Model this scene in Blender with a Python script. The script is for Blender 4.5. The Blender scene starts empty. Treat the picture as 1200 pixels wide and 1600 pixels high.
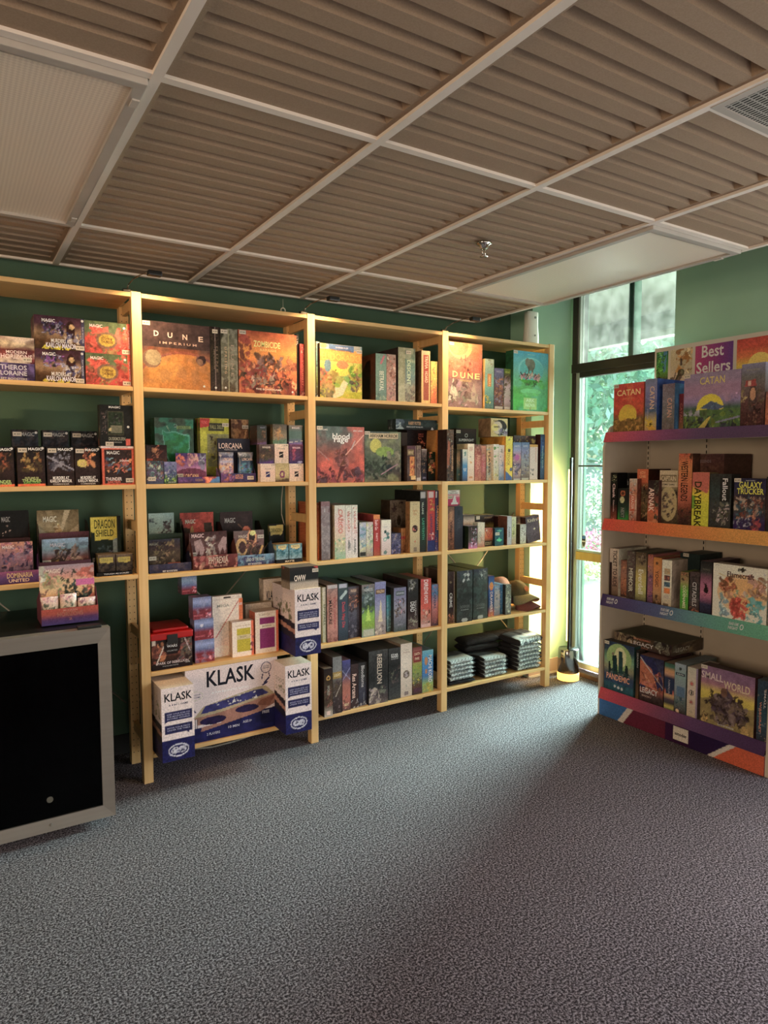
import bpy, bmesh, math, random, zlib
import numpy as np
from mathutils import Vector, Matrix, Euler
sc = bpy.context.scene
C = sc.collection
PI = math.pi

# ------------------------------------------------------------ camera
cam = bpy.data.cameras.new('camera')
cam.sensor_fit = 'VERTICAL'; cam.sensor_height = 32.0
cam.lens = 1074.99 / 1600 * 32.0
cam.clip_start = 0.02; cam.clip_end = 200
co = bpy.data.objects.new('camera', cam); C.objects.link(co)
yaw, pitch, roll = 0.5649, 0.0703, -0.0023
fw = Vector((math.sin(yaw)*math.cos(pitch), math.cos(yaw)*math.cos(pitch), -math.sin(pitch)))
rt = Vector((math.cos(yaw), -math.sin(yaw), 0)); up = rt.cross(fw)
r2 = rt*math.cos(roll) + up*math.sin(roll); u2 = -rt*math.sin(roll) + up*math.cos(roll)
M = Matrix((r2, u2, -fw)).transposed().to_4x4(); M.translation = Vector((0, 0, 1.4928))
co.matrix_world = M
sc.camera = co

# ------------------------------------------------------------ world, sun, daylight, exposure
w = bpy.data.worlds.new('world'); sc.world = w; w.use_nodes = True
nt = w.node_tree; bg = nt.nodes['Background']
sky = nt.nodes.new('ShaderNodeTexSky'); sky.sky_type = 'NISHITA'; sky.sun_disc = False
sky.sun_elevation = math.radians(48); sky.sun_rotation = math.radians(120); sky.air_density = 1.2; sky.dust_density = 2.0
nt.links.new(sky.outputs['Color'], bg.inputs['Color']); bg.inputs['Strength'].default_value = 0.6

def light(name, kind, loc, energy, col, size=None, size_y=None, aim=None, spread=None, angle=None, blend=None, radius=None):
    l = bpy.data.lights.new(name, kind); l.energy = energy; l.color = col
    if kind == 'AREA':
        l.shape = 'RECTANGLE'; l.size = size; l.size_y = size_y or size
        if spread: l.spread = spread
    if kind == 'SPOT': l.spot_size = angle; l.spot_blend = blend or .5
    if radius is not None and kind != 'AREA' and kind != 'SUN': l.shadow_soft_size = radius
    o = bpy.data.objects.new(name, l); C.objects.link(o); o.location = loc
    if aim is not None: o.rotation_euler = (Vector(aim) - Vector(loc)).to_track_quat('-Z', 'Y').to_euler()
    return o
sun = light('sun', 'SUN', (6, 8, 16), 4.5, (1, .95, .86), aim=(3.5, 4, 3)); sun.data.angle = .01
# sky light reaching the glazed door from beyond the awning, and daylight through the window out of frame
light('door_daylight', 'AREA', (8.0, 3.8, 2.6), 3600, (.93, .97, 1.0), 2.6, 1.6, aim=(3.2, 2.9, .8))
light('side_daylight', 'AREA', (8.0, 9.4, 2.9), 6500, (.93, .97, 1.0), 3.0, 1.6, aim=(3.2, 2.8, .8))
light('window_daylight', 'AREA', (3.70, .0, 1.2), 29, (.96, .97, 1.0), 2.2, 1.6, aim=(1.0, 1.3, 2.0))
light('rear_fill', 'AREA', (-.3, -2.9, 1.4), 14, (1, .86, .72), 3.4, 1.8, aim=(.8, 2.5, 1.0))  # unseen fill added behind the camera; the wall there has no opening
light('shop_lamps', 'AREA', (-3.3, -.4, 1.9), 105, (1, .72, .50), 1.4, 1.6, aim=(3.2, 1.9, 1.3))

vs = sc.view_settings
vs.view_transform = 'Standard'; vs.look = 'None'; vs.gamma = 1.0; vs.use_curve_mapping = False
vs.exposure = 0.1
sc.display_settings.display_device = 'sRGB'
sc.cycles.max_bounces = 8; sc.cycles.diffuse_bounces = 4; sc.cycles.glossy_bounces = 3
sc.cycles.transparent_max_bounces = 16; sc.cycles.caustics_reflective = False; sc.cycles.caustics_refractive = False
sc.cycles.sample_clamp_indirect = 4.0
try:
    sc.cycles.use_denoising = True; sc.cycles.denoiser = 'OPENIMAGEDENOISE'
except Exception: pass

# ------------------------------------------------------------ colours and materials
def lin(v):
    v = np.asarray(v, float)
    return np.where(v <= .04045, v/12.92, ((v+.055)/1.055)**2.4)
def hx(s):
    if len(s) == 3: s = ''.join(c+c for c in s)
    return lin([int(s[i:i+2], 16)/255 for i in (0, 2, 4)])
def mat(name, col, rough=.6, metal=0., spec=.5, coat=0., emis=None, estr=0.):
    m = bpy.data.materials.new(name); m.use_nodes = True
    b = m.node_tree.nodes['Principled BSDF']
    b.inputs['Base Color'].default_value = (*hx(col), 1); b.inputs['Roughness'].default_value = rough
    b.inputs['Metallic'].default_value = metal; b.inputs['Specular IOR Level'].default_value = spec
    b.inputs['Coat Weight'].default_value = coat
    if emis: b.inputs['Emission Color'].default_value = (*hx(emis), 1); b.inputs['Emission Strength'].default_value = estr
    return m
def noisy(name, c1, c2, scale=(8, 8, 8), rough=.6, detail=4, bump=0, bscale=60, metal=0., lo=.35, hi=.65, spec=.4):
    """two colours blended by a stretched noise, with an optional bump"""
    m = mat(name, c1, rough, metal, spec); nt = m.node_tree; N = nt.nodes; L = nt.links; b = N['Principled BSDF']
    tc = N.new('ShaderNodeTexCoord'); mp = N.new('ShaderNodeMapping'); mp.inputs['Scale'].default_value = scale
    n = N.new('ShaderNodeTexNoise'); n.inputs['Scale'].default_value = 1; n.inputs['Detail'].default_value = detail
    L.new(tc.outputs['Object'], mp.inputs['Vector']); L.new(mp.outputs['Vector'], n.inputs['Vector'])
    r = N.new('ShaderNodeValToRGB'); r.color_ramp.elements[0].position = lo; r.color_ramp.elements[1].position = hi
    r.color_ramp.elements[0].color = (*hx(c1), 1); r.color_ramp.elements[1].color = (*hx(c2), 1)
    L.new(n.outputs['Fac'], r.inputs['Fac']); L.new(r.outputs['Color'], b.inputs['Base Color'])
    if bump:
        n2 = N.new('ShaderNodeTexNoise'); n2.inputs['Scale'].default_value = bscale; n2.inputs['Detail'].default_value = 3
        L.new(tc.outputs['Object'], n2.inputs['Vector'])
        bp = N.new('ShaderNodeBump'); bp.inputs['Strength'].default_value = bump; bp.inputs['Distance'].default_value = .004
        L.new(n2.outputs['Fac'], bp.inputs['Height']); L.new(bp.outputs['Normal'], b.inputs['Normal'])
    return m
def printed(name, rough, coat):
    """printed card: ink from the 'ink' attribute, broken up by fine noise"""
    m = mat(name, '888', rough, 0, .22, coat); nt = m.node_tree; N = nt.nodes; L = nt.links; b = N['Principled BSDF']
    a = N.new('ShaderNodeAttribute'); a.attribute_name = 'ink'
    tc = N.new('ShaderNodeTexCoord'); n = N.new('ShaderNodeTexNoise'); n.inputs['Scale'].default_value = 170; n.inputs['Detail'].default_value = 2
    L.new(tc.outputs['Object'], n.inputs['Vector'])
    mr = N.new('ShaderNodeMapRange'); mr.inputs['From Min'].default_value = .3; mr.inputs['From Max'].default_value = .7
    mr.inputs['To Min'].default_value = .8; mr.inputs['To Max'].default_value = 1.18
    L.new(n.outputs['Fac'], mr.inputs['Value'])
    vm = N.new('ShaderNodeVectorMath'); vm.operation = 'SCALE'
    L.new(a.outputs['Color'], vm.inputs[0]); L.new(mr.outputs['Result'], vm.inputs['Scale'])
    hs = N.new('ShaderNodeHueSaturation'); hs.inputs['Saturation'].default_value = .9; hs.inputs['Value'].default_value = 1.0
    L.new(vm.outputs['Vector'], hs.inputs['Color']); L.new(hs.outputs['Color'], b.inputs['Base Color'])
    b.inputs['Coat Roughness'].default_value = .12
    return m
PR = printed('printed_card', .5, 0); PG = printed('shrink_wrapped_card', .4, .35)
CLOTH = printed('printed_cloth', .95, 0); LEAFM = printed('foliage', .6, 0)
PINE = noisy('pine_wood', 'e2b678', 'eec88e', (60, 60, 3), .5, 4, .1, 200, lo=.25, hi=.75)
PINEX = noisy('pine_board', 'deb276', 'ebc58a', (3, 60, 60), .5, 4, .1, 200, lo=.25, hi=.75)
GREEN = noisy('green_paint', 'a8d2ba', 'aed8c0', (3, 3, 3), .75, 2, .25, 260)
WALLG = noisy('shaded_green_paint', '4a6654', '4e6a58', (3, 3, 3), .75, 2, .25, 260)  # same wall paint as GREEN, darkened in colour to stand for shade
BLACK = mat('black_plastic', '141414', .4)
WHITEM = mat('white_metal', 'd9d2c6', .5)
STEEL = noisy('brushed_steel', '8f8983', '958f88', (2, 2, 60), .42, 3, 0, 60, .55)
DARK = mat('hole', '0d0906', .9)

# ------------------------------------------------------------ mesh builders
class MB:
    """collects patches (with printed colours) and writes ONE mesh"""
    def __init__(s): s.v = []; s.f = []; s.c = []; s.mi = []; s.sm = []; s.n = 0
    def patch(s, P, Cc=None, mi=0, smooth=False, flip=False):
        ny, nx = P.shape[:2]
        s.v.append(P.reshape(-1, 3)); idx = np.arange(ny*nx).reshape(ny, nx) + s.n; s.n += ny*nx
        q = np.stack([idx[:-1, :-1], idx[:-1, 1:], idx[1:, 1:], idx[1:, :-1]], -1).reshape(-1, 4)
        if flip: q = q[:, ::-1]
        cc = np.ones((ny*nx, 3))*.5 if Cc is None else (np.broadcast_to(Cc, (ny, nx, 3)).reshape(-1, 3))
        s.f += q.tolist(); s.c.append(cc); s.mi += [mi]*len(q); s.sm += [smooth]*len(q)
    def poly(s, V, F, col=None, mi=0, smooth=False):
        V = np.asarray(V, float); s.v.append(V)
        s.f += [[i + s.n for i in f] for f in F]; s.n += len(V)
        s.c.append(np.broadcast_to(np.ones(3)*.5 if col is None else col, (len(V), 3))); s.mi += [mi]*len(F); s.sm += [smooth]*len(F)
    def box(s, x0, x1, y0, y1, z0, z1, col=None, mi=0):
        V = [(x, y, z) for z in (z0, z1) for y in (y0, y1) for x in (x0, x1)]
        s.poly(V, [(0, 2, 3, 1), (4, 5, 7, 6), (0, 1, 5, 4), (1, 3, 7, 5), (3, 2, 6, 7), (2, 0, 4, 6)], col, mi)
    def bar(s, a, b, r, n=8, col=None, mi=0, caps=True, r2=None, smooth=True):
        a = Vector(a); b = Vector(b); d = (b-a).normalized(); t = Vector((0, 0, 1)) if abs(d.z) < .9 else Vector((1, 0, 0))
        u = d.cross(t).normalized(); v = d.cross(u); r2 = r if r2 is None else r2
        V = []
        for p, rr in ((a, r), (b, r2)):
            for i in range(n): V.append(p + (u*math.cos(2*PI*i/n) + v*math.sin(2*PI*i/n))*rr)
        F = [(i, i+n, (i+1) % n + n, (i+1) % n) for i in range(n)]
        s.poly([tuple(p) for p in V], F, col, mi, smooth)
        if caps: s.poly([tuple(p) for p in V], [tuple(range(n)), tuple(range(2*n-1, n-1, -1))], col, mi)
    def tube(s, pts, r, n=6, col=None, mi=0):
        for a, b in zip(pts[:-1], pts[1:]): s.bar(a, b, r, n, col, mi, True)
    def lathe(s, prof, c=(0, 0, 0), n=24, col=None, mi=0):
        P = np.zeros((len(prof), n+1, 3))
        for i, (r, z) in enumerate(prof):
            for j in range(n+1):
                a = 2*PI*j/n; P[i, j] = (c[0]+r*math.cos(a), c[1]+r*math.sin(a), c[2]+z)
        s.patch(P, col, mi, True)
    def build(s, name, mats, parent=None, weld=True, bevel=0):
        me = bpy.data.meshes.new(name)
        V = np.concatenate(s.v); me.from_pydata(V.tolist(), [], s.f)
        cc = np.concatenate(s.c)
        at = me.color_attributes.new('ink', 'FLOAT_COLOR', 'CORNER')
        li = np.zeros(len(me.loops), int); me.loops.foreach_get('vertex_index', li)
        buf = np.ones((len(li), 4), np.float32); buf[:, :3] = cc[li]; at.data.foreach_set('color', buf.ravel())
        me.polygons.foreach_set('material_index', s.mi); me.polygons.foreach_set('use_smooth', s.sm)
        for m in (mats if isinstance(mats, (list, tuple)) else [mats]): me.materials.append(m)
        if weld:
            bm = bmesh.new(); bm.from_mesh(me); bmesh.ops.remove_doubles(bm, verts=bm.verts, dist=1e-5)
            if bevel:
                bmesh.ops.bevel(bm, geom=[e for e in bm.edges if e.calc_face_angle(0) > .5], offset=bevel, segments=2, affect='EDGES', profile=.6)
            bm.to_mesh(me); bm.free()
        me.update()
        o = bpy.data.objects.new(name, me); C.objects.link(o)
        if parent: o.parent = parent
        return o
def tag(o, label=None, cat=None, group=None, kind=None):
    if label: o['label'] = label
    if cat: o['category'] = cat
    if group: o['group'] = group
    if kind: o['kind'] = kind
    return o
def empty(name, loc, rz=0):
    o = bpy.data.objects.new(name, None); C.objects.link(o); o.location = loc; o.rotation_euler = (0, 0, rz); o.empty_display_size = .05
    return o

# ------------------------------------------------------------ lettering
TXT = {}
def glyphs(s):
    if s not in TXT:
        cu = bpy.data.curves.new('t', 'FONT'); cu.body = s; cu.resolution_u = 2; cu.offset = .018
        o = bpy.data.objects.new('t', cu); C.objects.link(o)
        bpy.context.view_layer.update()
        me = bpy.data.meshes.new_from_object(o.evaluated_get(bpy.context.evaluated_depsgraph_get()))
        V = np.array([v.co[:2] for v in me.vertices]) if len(me.vertices) else np.zeros((0, 2)); F = [tuple(p.vertices) for p in me.polygons]
        bpy.data.objects.remove(o); bpy.data.curves.remove(cu); bpy.data.meshes.remove(me)
        if len(V):
            V = V - V.min(0); V = V/np.maximum(V.max(0), 1e-6) - .5
        TXT[s] = (V, F)
    return TXT[s]
def put_text(mb, s, O, U, Vv, Nn, u, v, w, h, col, rot=False, mi=0):
    """lettering on the plane O + u*U + v*Vv (fractions), w/h fractions, lifted along Nn"""
    V, F = glyphs(s)
    if not len(V): return
    O, U, Vv, Nn = map(np.array, (O, U, Vv, Nn))
    if rot: P = O + np.outer(u + V[:, 1]*h, U) + np.outer(v - V[:, 0]*w, Vv)
    else: P = O + np.outer(u + V[:, 0]*w, U) + np.outer(v + V[:, 1]*h, Vv)
    mb.poly(P + Nn*.0007, F, hx(col), mi)

# ------------------------------------------------------------ procedural printing
def vnoise(U, V, sc_, rng):
    n = int(sc_*max(1, U.max(), V.max())*1.01)+3; g = rng.random((n+2, n+2)); x = U*sc_; y = V*sc_
    xi = np.clip(np.floor(x).astype(int), 0, n); yi = np.clip(np.floor(y).astype(int), 0, n); fx = x-xi; fy = y-yi
    fx = fx*fx*(3-2*fx); fy = fy*fy*(3-2*fy)
    return (g[yi, xi]*(1-fx)+g[yi, xi+1]*fx)*(1-fy)+(g[yi+1, xi]*(1-fx)+g[yi+1, xi+1]*fx)*fy
def fbm(U, V, s, rng): return (vnoise(U, V, s, rng)*.55+vnoise(U, V, s*1.97, rng)*.3+vnoise(U, V, s*1.99, rng)*.15)
def inpoly(U, V, pts):
    r = np.zeros(U.shape, bool); n = len(pts)
    for i in range(n):
        x0, y0 = pts[i]; x1, y1 = pts[(i+1) % n]
        if y0 == y1: continue
        c = ((y0 > V) != (y1 > V)) & (U < (x1-x0)*(V-y0)/(y1-y0)+x0); r ^= c
    return r
def paint(spec, w_, h_, seed, cell=.004, rough=.12):
    nx = max(6, min(150, int(w_/cell))); ny = max(6, min(150, int(h_/cell)))
    U, V = np.meshgrid(np.linspace(0, 1, nx), np.linspace(0, 1, ny)); A = w_/h_
    rng = np.random.default_rng(seed); K = np.ones((ny, nx, 3))*.3; VV = V/A   # VV: height in widths
    for op in spec.split(';'):
        t = op.split()
        if not t: continue
        k = t[0]; a = t[1:]
        if k == 'g':
            cs = [hx(c) for c in a]
            if len(cs) == 1: K[:] = cs[0]
            else:
                p = V*(len(cs)-1); i = np.clip(p.astype(int), 0, len(cs)-2); f = (p-i)[..., None]; cs = np.array(cs)
                K = cs[i]*(1-f)+cs[i+1]*f
        elif k == 'n':
            c = hx(a[0]); am = float(a[1]); s = float(a[2]); th = float(a[3])
            m = np.clip((fbm(U, VV, s, rng)-th+.06)/.12, 0, 1)[..., None]*am; K = K*(1-m)+c*m
        elif k == 'd' or k == 'e':
            if k == 'd': cx, cy, rx, c = float(a[0]), float(a[1]), float(a[2]), a[3]; ry = rx*A
            else: cx, cy, rx, ry, c = float(a[0]), float(a[1]), float(a[2]), float(a[3]), a[4]
            K[((U-cx)/rx)**2+((V-cy)/ry)**2 < 1] = hx(c)
        elif k == 'r':
            x0, y0, x1, y1 = map(float, a[:4]); K[(U >= x0) & (U <= x1) & (V >= y0) & (V <= y1)] = hx(a[4])
        elif k == 'k':
            n = int(a[0]); x0, y0, x1, y1 = map(float, a[1:5])
            K[(U >= x0) & (U <= x1) & (V >= y0) & (V <= y1) & (np.floor((U-x0)/(x1-x0)*n*2) % 2 == 0)] = hx(a[5])
        elif k == 'm':
            b, am, s = map(float, a[:3]); line = b+am*(fbm(U, U*0+.3, s, rng)-.5)*2; K[V < line] = hx(a[3])
        elif k == 'p':
            pts = [tuple(map(float, q.split(','))) for q in a[:-1]]; K[inpoly(U, V, pts)] = hx(a[-1])
        elif k == 'l':
            x0, y0, x1, y1, wd = map(float, a[:5]); dx, dy = x1-x0, (y1-y0)/A; L2 = dx*dx+dy*dy+1e-9
            s = np.clip(((U-x0)*dx+(VV-y0/A)*dy)/L2, 0, 1); d = np.hypot(U-x0-s*dx, VV-y0/A-s*dy); K[d < wd*.7] = hx(a[5])
        elif k == 'c':
            x0, y0, x1, y1 = map(float, a[:4]); n = int(a[4]); sz = float(a[5]); cs = [hx(c) for c in a[6:]]
            wx = (fbm(U, VV, .9/sz+3, rng)-.5)*sz*1.5; wy = (fbm(U, VV, .9/sz+3, rng)-.5)*sz*1.5
            for q in range(n*2):
                k2 = 1 if q < n else .45
                cx = rng.uniform(x0, x1); cy = rng.uniform(y0, y1)/A; rx = k2*sz*rng.uniform(.25, 1.0)/2*1.3; ry = k2*sz*rng.uniform(.45, 1.7)/2*1.3; an = rng.normal()*.7
                X = U-cx+wx; Y = VV-cy+wy; Xr = X*math.cos(an)+Y*math.sin(an); Yr = -X*math.sin(an)+Y*math.cos(an)
                c = cs[rng.integers(len(cs))]*(rng.uniform(.6, 1.1) if q < n else rng.uniform(.5, 1.7))
                m = np.clip((1.2-((Xr/rx)**2+(Yr/ry)**2))*2.5, 0, 1)[..., None]*.92; K = K*(1-m)+c*m
    busy = ';c ' in spec or ';n ' in spec
    f = 1+(fbm(U, VV, 16, rng)-.5)*(1.5 if busy else .25)*np.clip(1-K.mean(-1), 0, 1)**3
    return np.clip(K*f[..., None], 0, 1)
def lattice(O, U, V, K):
    ny, nx = K.shape[:2]; u, v = np.meshgrid(np.linspace(0, 1, nx), np.linspace(0, 1, ny))
    return np.array(O)+u[..., None]*np.array(U)+v[..., None]*np.array(V)
def put_texts(mb, txt, O, U, V, Nn):
    for t in txt.split(';'):
        p = t.split('|')
        if len(p) < 6: continue
        put_text(mb, p[0], O, U, V, Nn, float(p[1]), float(p[2]), float(p[3]), float(p[4]), p[5], len(p) > 6)
def disc(mb, O, U, V, Nn, u, v, r, col):
    O, U, V, Nn = map(np.array, (O, U, V, Nn)); c = O+u*U+v*V+Nn*.0009; du = U/np.linalg.norm(U)*r; dv = V/np.linalg.norm(V)*r
    mb.poly([c+du*math.cos(a)+dv*math.sin(a) for a in np.linspace(0, 2*PI, 12, endpoint=False)], [tuple(range(12))], hx(col))

def carton(mb, w_, h_, d_, art, txt, seed, side='', top='', x0=None, y0=None, z0=0, cell=.004, st=''):
    """a printed carton: front faces local -Y; its base centre is the origin unless x0/y0 are given"""
    x0 = -w_/2 if x0 is None else x0; y0 = -d_/2 if y0 is None else y0
    K = paint(art, w_, h_, seed, cell); mean = K.reshape(-1, 3).mean(0)
    O = (x0, y0, z0); mb.patch(lattice(O, (w_, 0, 0), (0, 0, h_), K), K)
    put_texts(mb, txt, O, (w_, 0, 0), (0, 0, h_), (0, -1, 0))
    if side == 'K': sp = 'g edd;r 0 0 1 .3 115;p 0,.3 1,.24 1,.5 0,.56 223;p 0,.42 1,.34 1,.4 0,.5 b87;c .1 .6 .9 .75 6 .12 886'
    elif side == 'L' or side == '': sp = None
    else: sp = 'g %s;n %s .35 5 .55' % (side, '222')
    for sg in (-1, 1):
        if sp: S = paint(sp, d_, h_, seed+7, .006 if side == 'K' else .012)
        else:
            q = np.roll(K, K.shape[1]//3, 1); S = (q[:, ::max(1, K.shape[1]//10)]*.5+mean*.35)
        if sg < 0: Oo, Uu = (x0, y0+d_, z0), (0, -d_, 0)
        else: Oo, Uu = (x0+w_, y0, z0), (0, d_, 0)
        mb.patch(lattice(Oo, Uu, (0, 0, h_), S), S)
        if side == 'L': put_texts(mb, 'LEGACY|.35|.45|.45|.35|bba', Oo, Uu, (0, 0, h_), (sg, 0, 0))
        if side == 'K' and sg < 0:
            for a in range(4):
                for b in range(2): disc(mb, Oo, Uu, (0, 0, h_), (-1, 0, 0), .2+.2*a, .63+.13*b, .011, '998'); disc(mb, Oo, Uu, (0, 0, h_), (-1.3, 0, 0), .2+.2*a, .63+.13*b, .008, 'edd')
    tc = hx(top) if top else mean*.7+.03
    T = np.clip(tc*np.ones((5, 5, 3))*(.9+.2*np.random.default_rng(seed).random((5, 5, 1))), 0, 1)
    mb.patch(lattice((x0, y0, z0+h_), (w_, 0, 0), (0, d_, 0), T), T)
    mb.patch(lattice((x0+w_, y0+d_, z0), (-w_, 0, 0), (0, 0, h_), T[:2, :2]), T[:2, :2])
    mb.patch(lattice((x0, y0+d_, z0), (w_, 0, 0), (0, -d_, 0), T[:2, :2]), T[:2, :2])
    for t in st.split(';'):
        p = t.split()
        if len(p) == 3 and p[2] in 'dg': disc(mb, O, (w_, 0, 0), (0, 0, h_), (0, -1, 0), float(p[0]), float(p[1]), .0055 if p[2] == 'd' else .011, 'ddd' if p[2] == 'd' else 'cb6')
STK = {}
def stickers(root, st, w_, h_, yf, seed, x0=0.):
    for t in st.split(';'):
        p = t.split()
        if len(p) < 2 or p[0] == 'R' or (len(p) == 3 and p[2] != 'T'): continue
        u, v = float(p[0]), float(p[1]); key = seed % 3
        sw = min(.034, w_*.55); sh = .0185
        if key not in STK:
            mb = MB(); mb.box(-.5, .5, -.0006, 0, -.5, .5, hx('d8cdbd'))
            disc(mb, (-.5, -.0006, -.5), (1, 0, 0), (0, 0, 1), (0, -1, 0), .25, .5, .13, '776')
            put_text(mb, ('$45', '$60', '$5')[key], (-.5, -.0006, -.5), (1, 0, 0), (0, 0, 1), (0, -1, 0), .68, .5, .4, .36, '554')
            o = mb.build('price_sticker', PR); C.objects.unlink(o); STK[key] = o
        o = STK[key].copy(); C.objects.link(o); o.parent = root; o.scale = (sw, 1, sh)
        cx = min(max(u*w_, sw/2), w_-sw/2) if u <= 1 else u*w_; cz = min(max(v*h_, sh/2), h_-sh/2)
        o.location = (x0-w_/2+cx, yf-.0008, cz); o['label'] = 'white price sticker'
# ================================================================ THE SETTING
XW, YB, ZC = 3.735, 3.655, 2.4274      # window wall, back wall, suspended ceiling
def struct(name, mb, m, **k):
    o = mb.build(name, m, **k); o['kind'] = 'structure'; return o
def boxobj(name, b, m, parent=None, bevel=0):
    mb = MB(); mb.box(*b); return mb.build(name, m, parent, bevel=bevel)

def carpet_material():
    m = mat('carpet', '70747c', .97, 0, .1); nt = m.node_tree; N = nt.nodes; L = nt.links; b = N['Principled BSDF']
    tc = N.new('ShaderNodeTexCoord')
    n = N.new('ShaderNodeTexNoise'); n.inputs['Scale'].default_value = 140; n.inputs['Detail'].default_value = 3; n.inputs['Roughness'].default_value = .8
    n2 = N.new('ShaderNodeTexNoise'); n2.inputs['Scale'].default_value = 2.2; n2.inputs['Detail'].default_value = 4
    for q in (n, n2): L.new(tc.outputs['Object'], q.inputs['Vector'])
    r = N.new('ShaderNodeValToRGB'); e = r.color_ramp.elements
    e[0].position = .42; e[0].color = (*hx('2b272b'), 1); e[1].position = .59; e[1].color = (*hx('a29ca3'), 1)
    x = r.color_ramp.elements.new(.5); x.color = (*hx('575257'), 1)
    L.new(n.outputs['Fac'], r.inputs['Fac'])
    mr = N.new('ShaderNodeMapRange'); mr.inputs['To Min'].default_value = .82; mr.inputs['To Max'].default_value = 1.15; L.new(n2.outputs['Fac'], mr.inputs['Value'])
    vm = N.new('ShaderNodeVectorMath'); vm.operation = 'SCALE'; L.new(r.outputs['Color'], vm.inputs[0]); L.new(mr.outputs['Result'], vm.inputs['Scale'])
    L.new(vm.outputs['Vector'], b.inputs['Base Color'])
    bp = N.new('ShaderNodeBump'); bp.inputs['Strength'].default_value = .8; bp.inputs['Distance'].default_value = .006
    L.new(n.outputs['Fac'], bp.inputs['Height']); L.new(bp.outputs['Normal'], b.inputs['Normal'])
    return m
mb = MB(); mb.box(-4, XW+.15, -3.2, YB+.1, -.1, 0); struct('floor', mb, carpet_material())
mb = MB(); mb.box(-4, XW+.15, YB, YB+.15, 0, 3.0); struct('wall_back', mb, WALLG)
# column boxed out beside the shelving
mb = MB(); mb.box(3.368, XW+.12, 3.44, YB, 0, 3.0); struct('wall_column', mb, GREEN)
# window wall: opening Y 2.617..3.40 (door + transom), solid, then the shop window out of frame
mb = MB()
mb.box(XW, XW+.15, 3.41, YB, 0, 3.0)
mb.box(XW, XW+.15, 1.15, 2.617, 0, 3.0)
mb.box(XW, XW+.15, 2.617, 3.41, 2.72, 3.0)
mb.box(XW, XW+.15, -1.3, 1.15, 2.35, 3.0); mb.box(XW, XW+.15, -1.3, 1.15, 0, .35)
mb.box(XW, XW+.15, -3.2, -1.3, 0, 3.0)
struct('wall_right', mb, GREEN)
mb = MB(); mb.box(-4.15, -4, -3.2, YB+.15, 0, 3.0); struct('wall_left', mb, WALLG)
mb = MB(); mb.box(-4, XW+.15, -3.35, -3.2, 0, 3.0); struct('wall_front', mb, noisy('cream_paint', 'b8ad9c', 'c0b5a4', (3, 3, 3)))
mb = MB(); mb.box(-4.15, XW+.15, -3.35, YB+.15, 3.0, 3.1); struct('roof', mb, mat('roof_slab', '55524e', .9))
BASEM = noisy('cove_base', 'b7a294', 'c2ae9f', (4, 4, 4), .6)
mb = MB(); mb.box(-4, 3.368, YB-.008, YB, 0, .1); struct('baseboard_back', mb, mat('dark_base', '1a1a1a', .6))
mb = MB(); mb.box(3.36, XW, 3.43, 3.44, .012, .105); mb.box(3.36, 3.368, 3.44, YB, .012, .105); struct('baseboard_column', mb, BASEM)
mb = MB(); mb.box(3.36, XW, 3.424, 3.44, 0, .014); struct('trim_4', mb, mat('caulk', 'd8d4ca', .6))

# ---- suspended ceiling: ribbed tiles, T-bars
XA, DX = .464, .6295
cols = [XA+DX*i for i in range(-7, 5)]            # ... A B C D E
XE = 2.99; YE = 3.585; Y1, Y2, Y0 = 1.7504, 2.9679, 1.1199
TILE = noisy('ribbed_tile', '9d8670', 'a68f79', (260, 260, 260), .9, 2, .1, 500)
def rib_tile(mb, x0, x1, y0, y1, z):
    m = .03; pitch = .0835; n = max(1, int((y1-y0-.05)/pitch)); off = (y1-y0-n*pitch)/2
    xa, xb = x0+m, x1-m; s = .014; dz = .034
    mb.poly([(x0, y0, z), (xa, y0, z), (xa, y1, z), (x0, y1, z)], [(0, 3, 2, 1)]); mb.poly([(xb, y0, z), (x1, y0, z), (x1, y1, z), (xb, y1, z)], [(0, 3, 2, 1)])
    yy = y0
    for k in range(n):
        g0 = y0+off+k*pitch+.024; g1 = g0+.036
        mb.poly([(xa, yy, z), (xb, yy, z), (xb, g0, z), (xa, g0, z)], [(0, 3, 2, 1)])
        V = [(xa, g0, z), (xb, g0, z), (xb, g1, z), (xa, g1, z), (xa+s, g0+.002, z+dz), (xb-s, g0+.002, z+dz), (xb-s, g1-.003, z+dz), (xa+s, g1-.003, z+dz)]
        mb.poly(V, [(0, 4, 5, 1), (1, 5, 6, 2), (2, 6, 7, 3), (3, 7, 4, 0), (4, 7, 6, 5)]); yy = g1
    mb.poly([(xa, yy, z), (xb, yy, z), (xb, y1, z), (xa, y1, z)], [(0, 3, 2, 1)])
mb = MB(); gb = MB(); T = .013; zt = ZC-.004
def bar_y(x, y0, y1): gb.box(x-T, x+T, y0, y1, zt-.004, zt+.03)
def bar_x(y, x0, x1): gb.box(x0, x1, y-T, y+T, zt-.003, zt+.03)
rows = [-3.1, -1.9, -.685, .533, Y1, Y2, YE]
special = {(7, 4): 1}
for i in range(len(cols)-1):
    for j in range(len(rows)-1):
        x0, x1, y0, y1 = cols[i], cols[i+1], rows[j], rows[j+1]
        if i == len(cols)-2: x1 = XE
        if abs(x1-XA) < .01 and j == 4: continue         # left light fixture
        if i == len(cols)-2 and j == 4: continue          # light fixture by the window
        if abs(x0-(XA+2*DX)) < .01 and j == 3:            # column C-D: split at Y0, vent beyond
            rib_tile(mb, x0, x1, Y0, y1, zt+.006); bar_x(Y0, x0, x1); continue
        rib_tile(mb, x0, x1, y0, y1, zt+.006)
struct('ceiling', mb, TILE, weld=False)
for x in cols[:-1]: bar_y(x, -3.1, YE)
for y in rows[1:-1]: bar_x(y, cols[0], XE)
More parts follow.
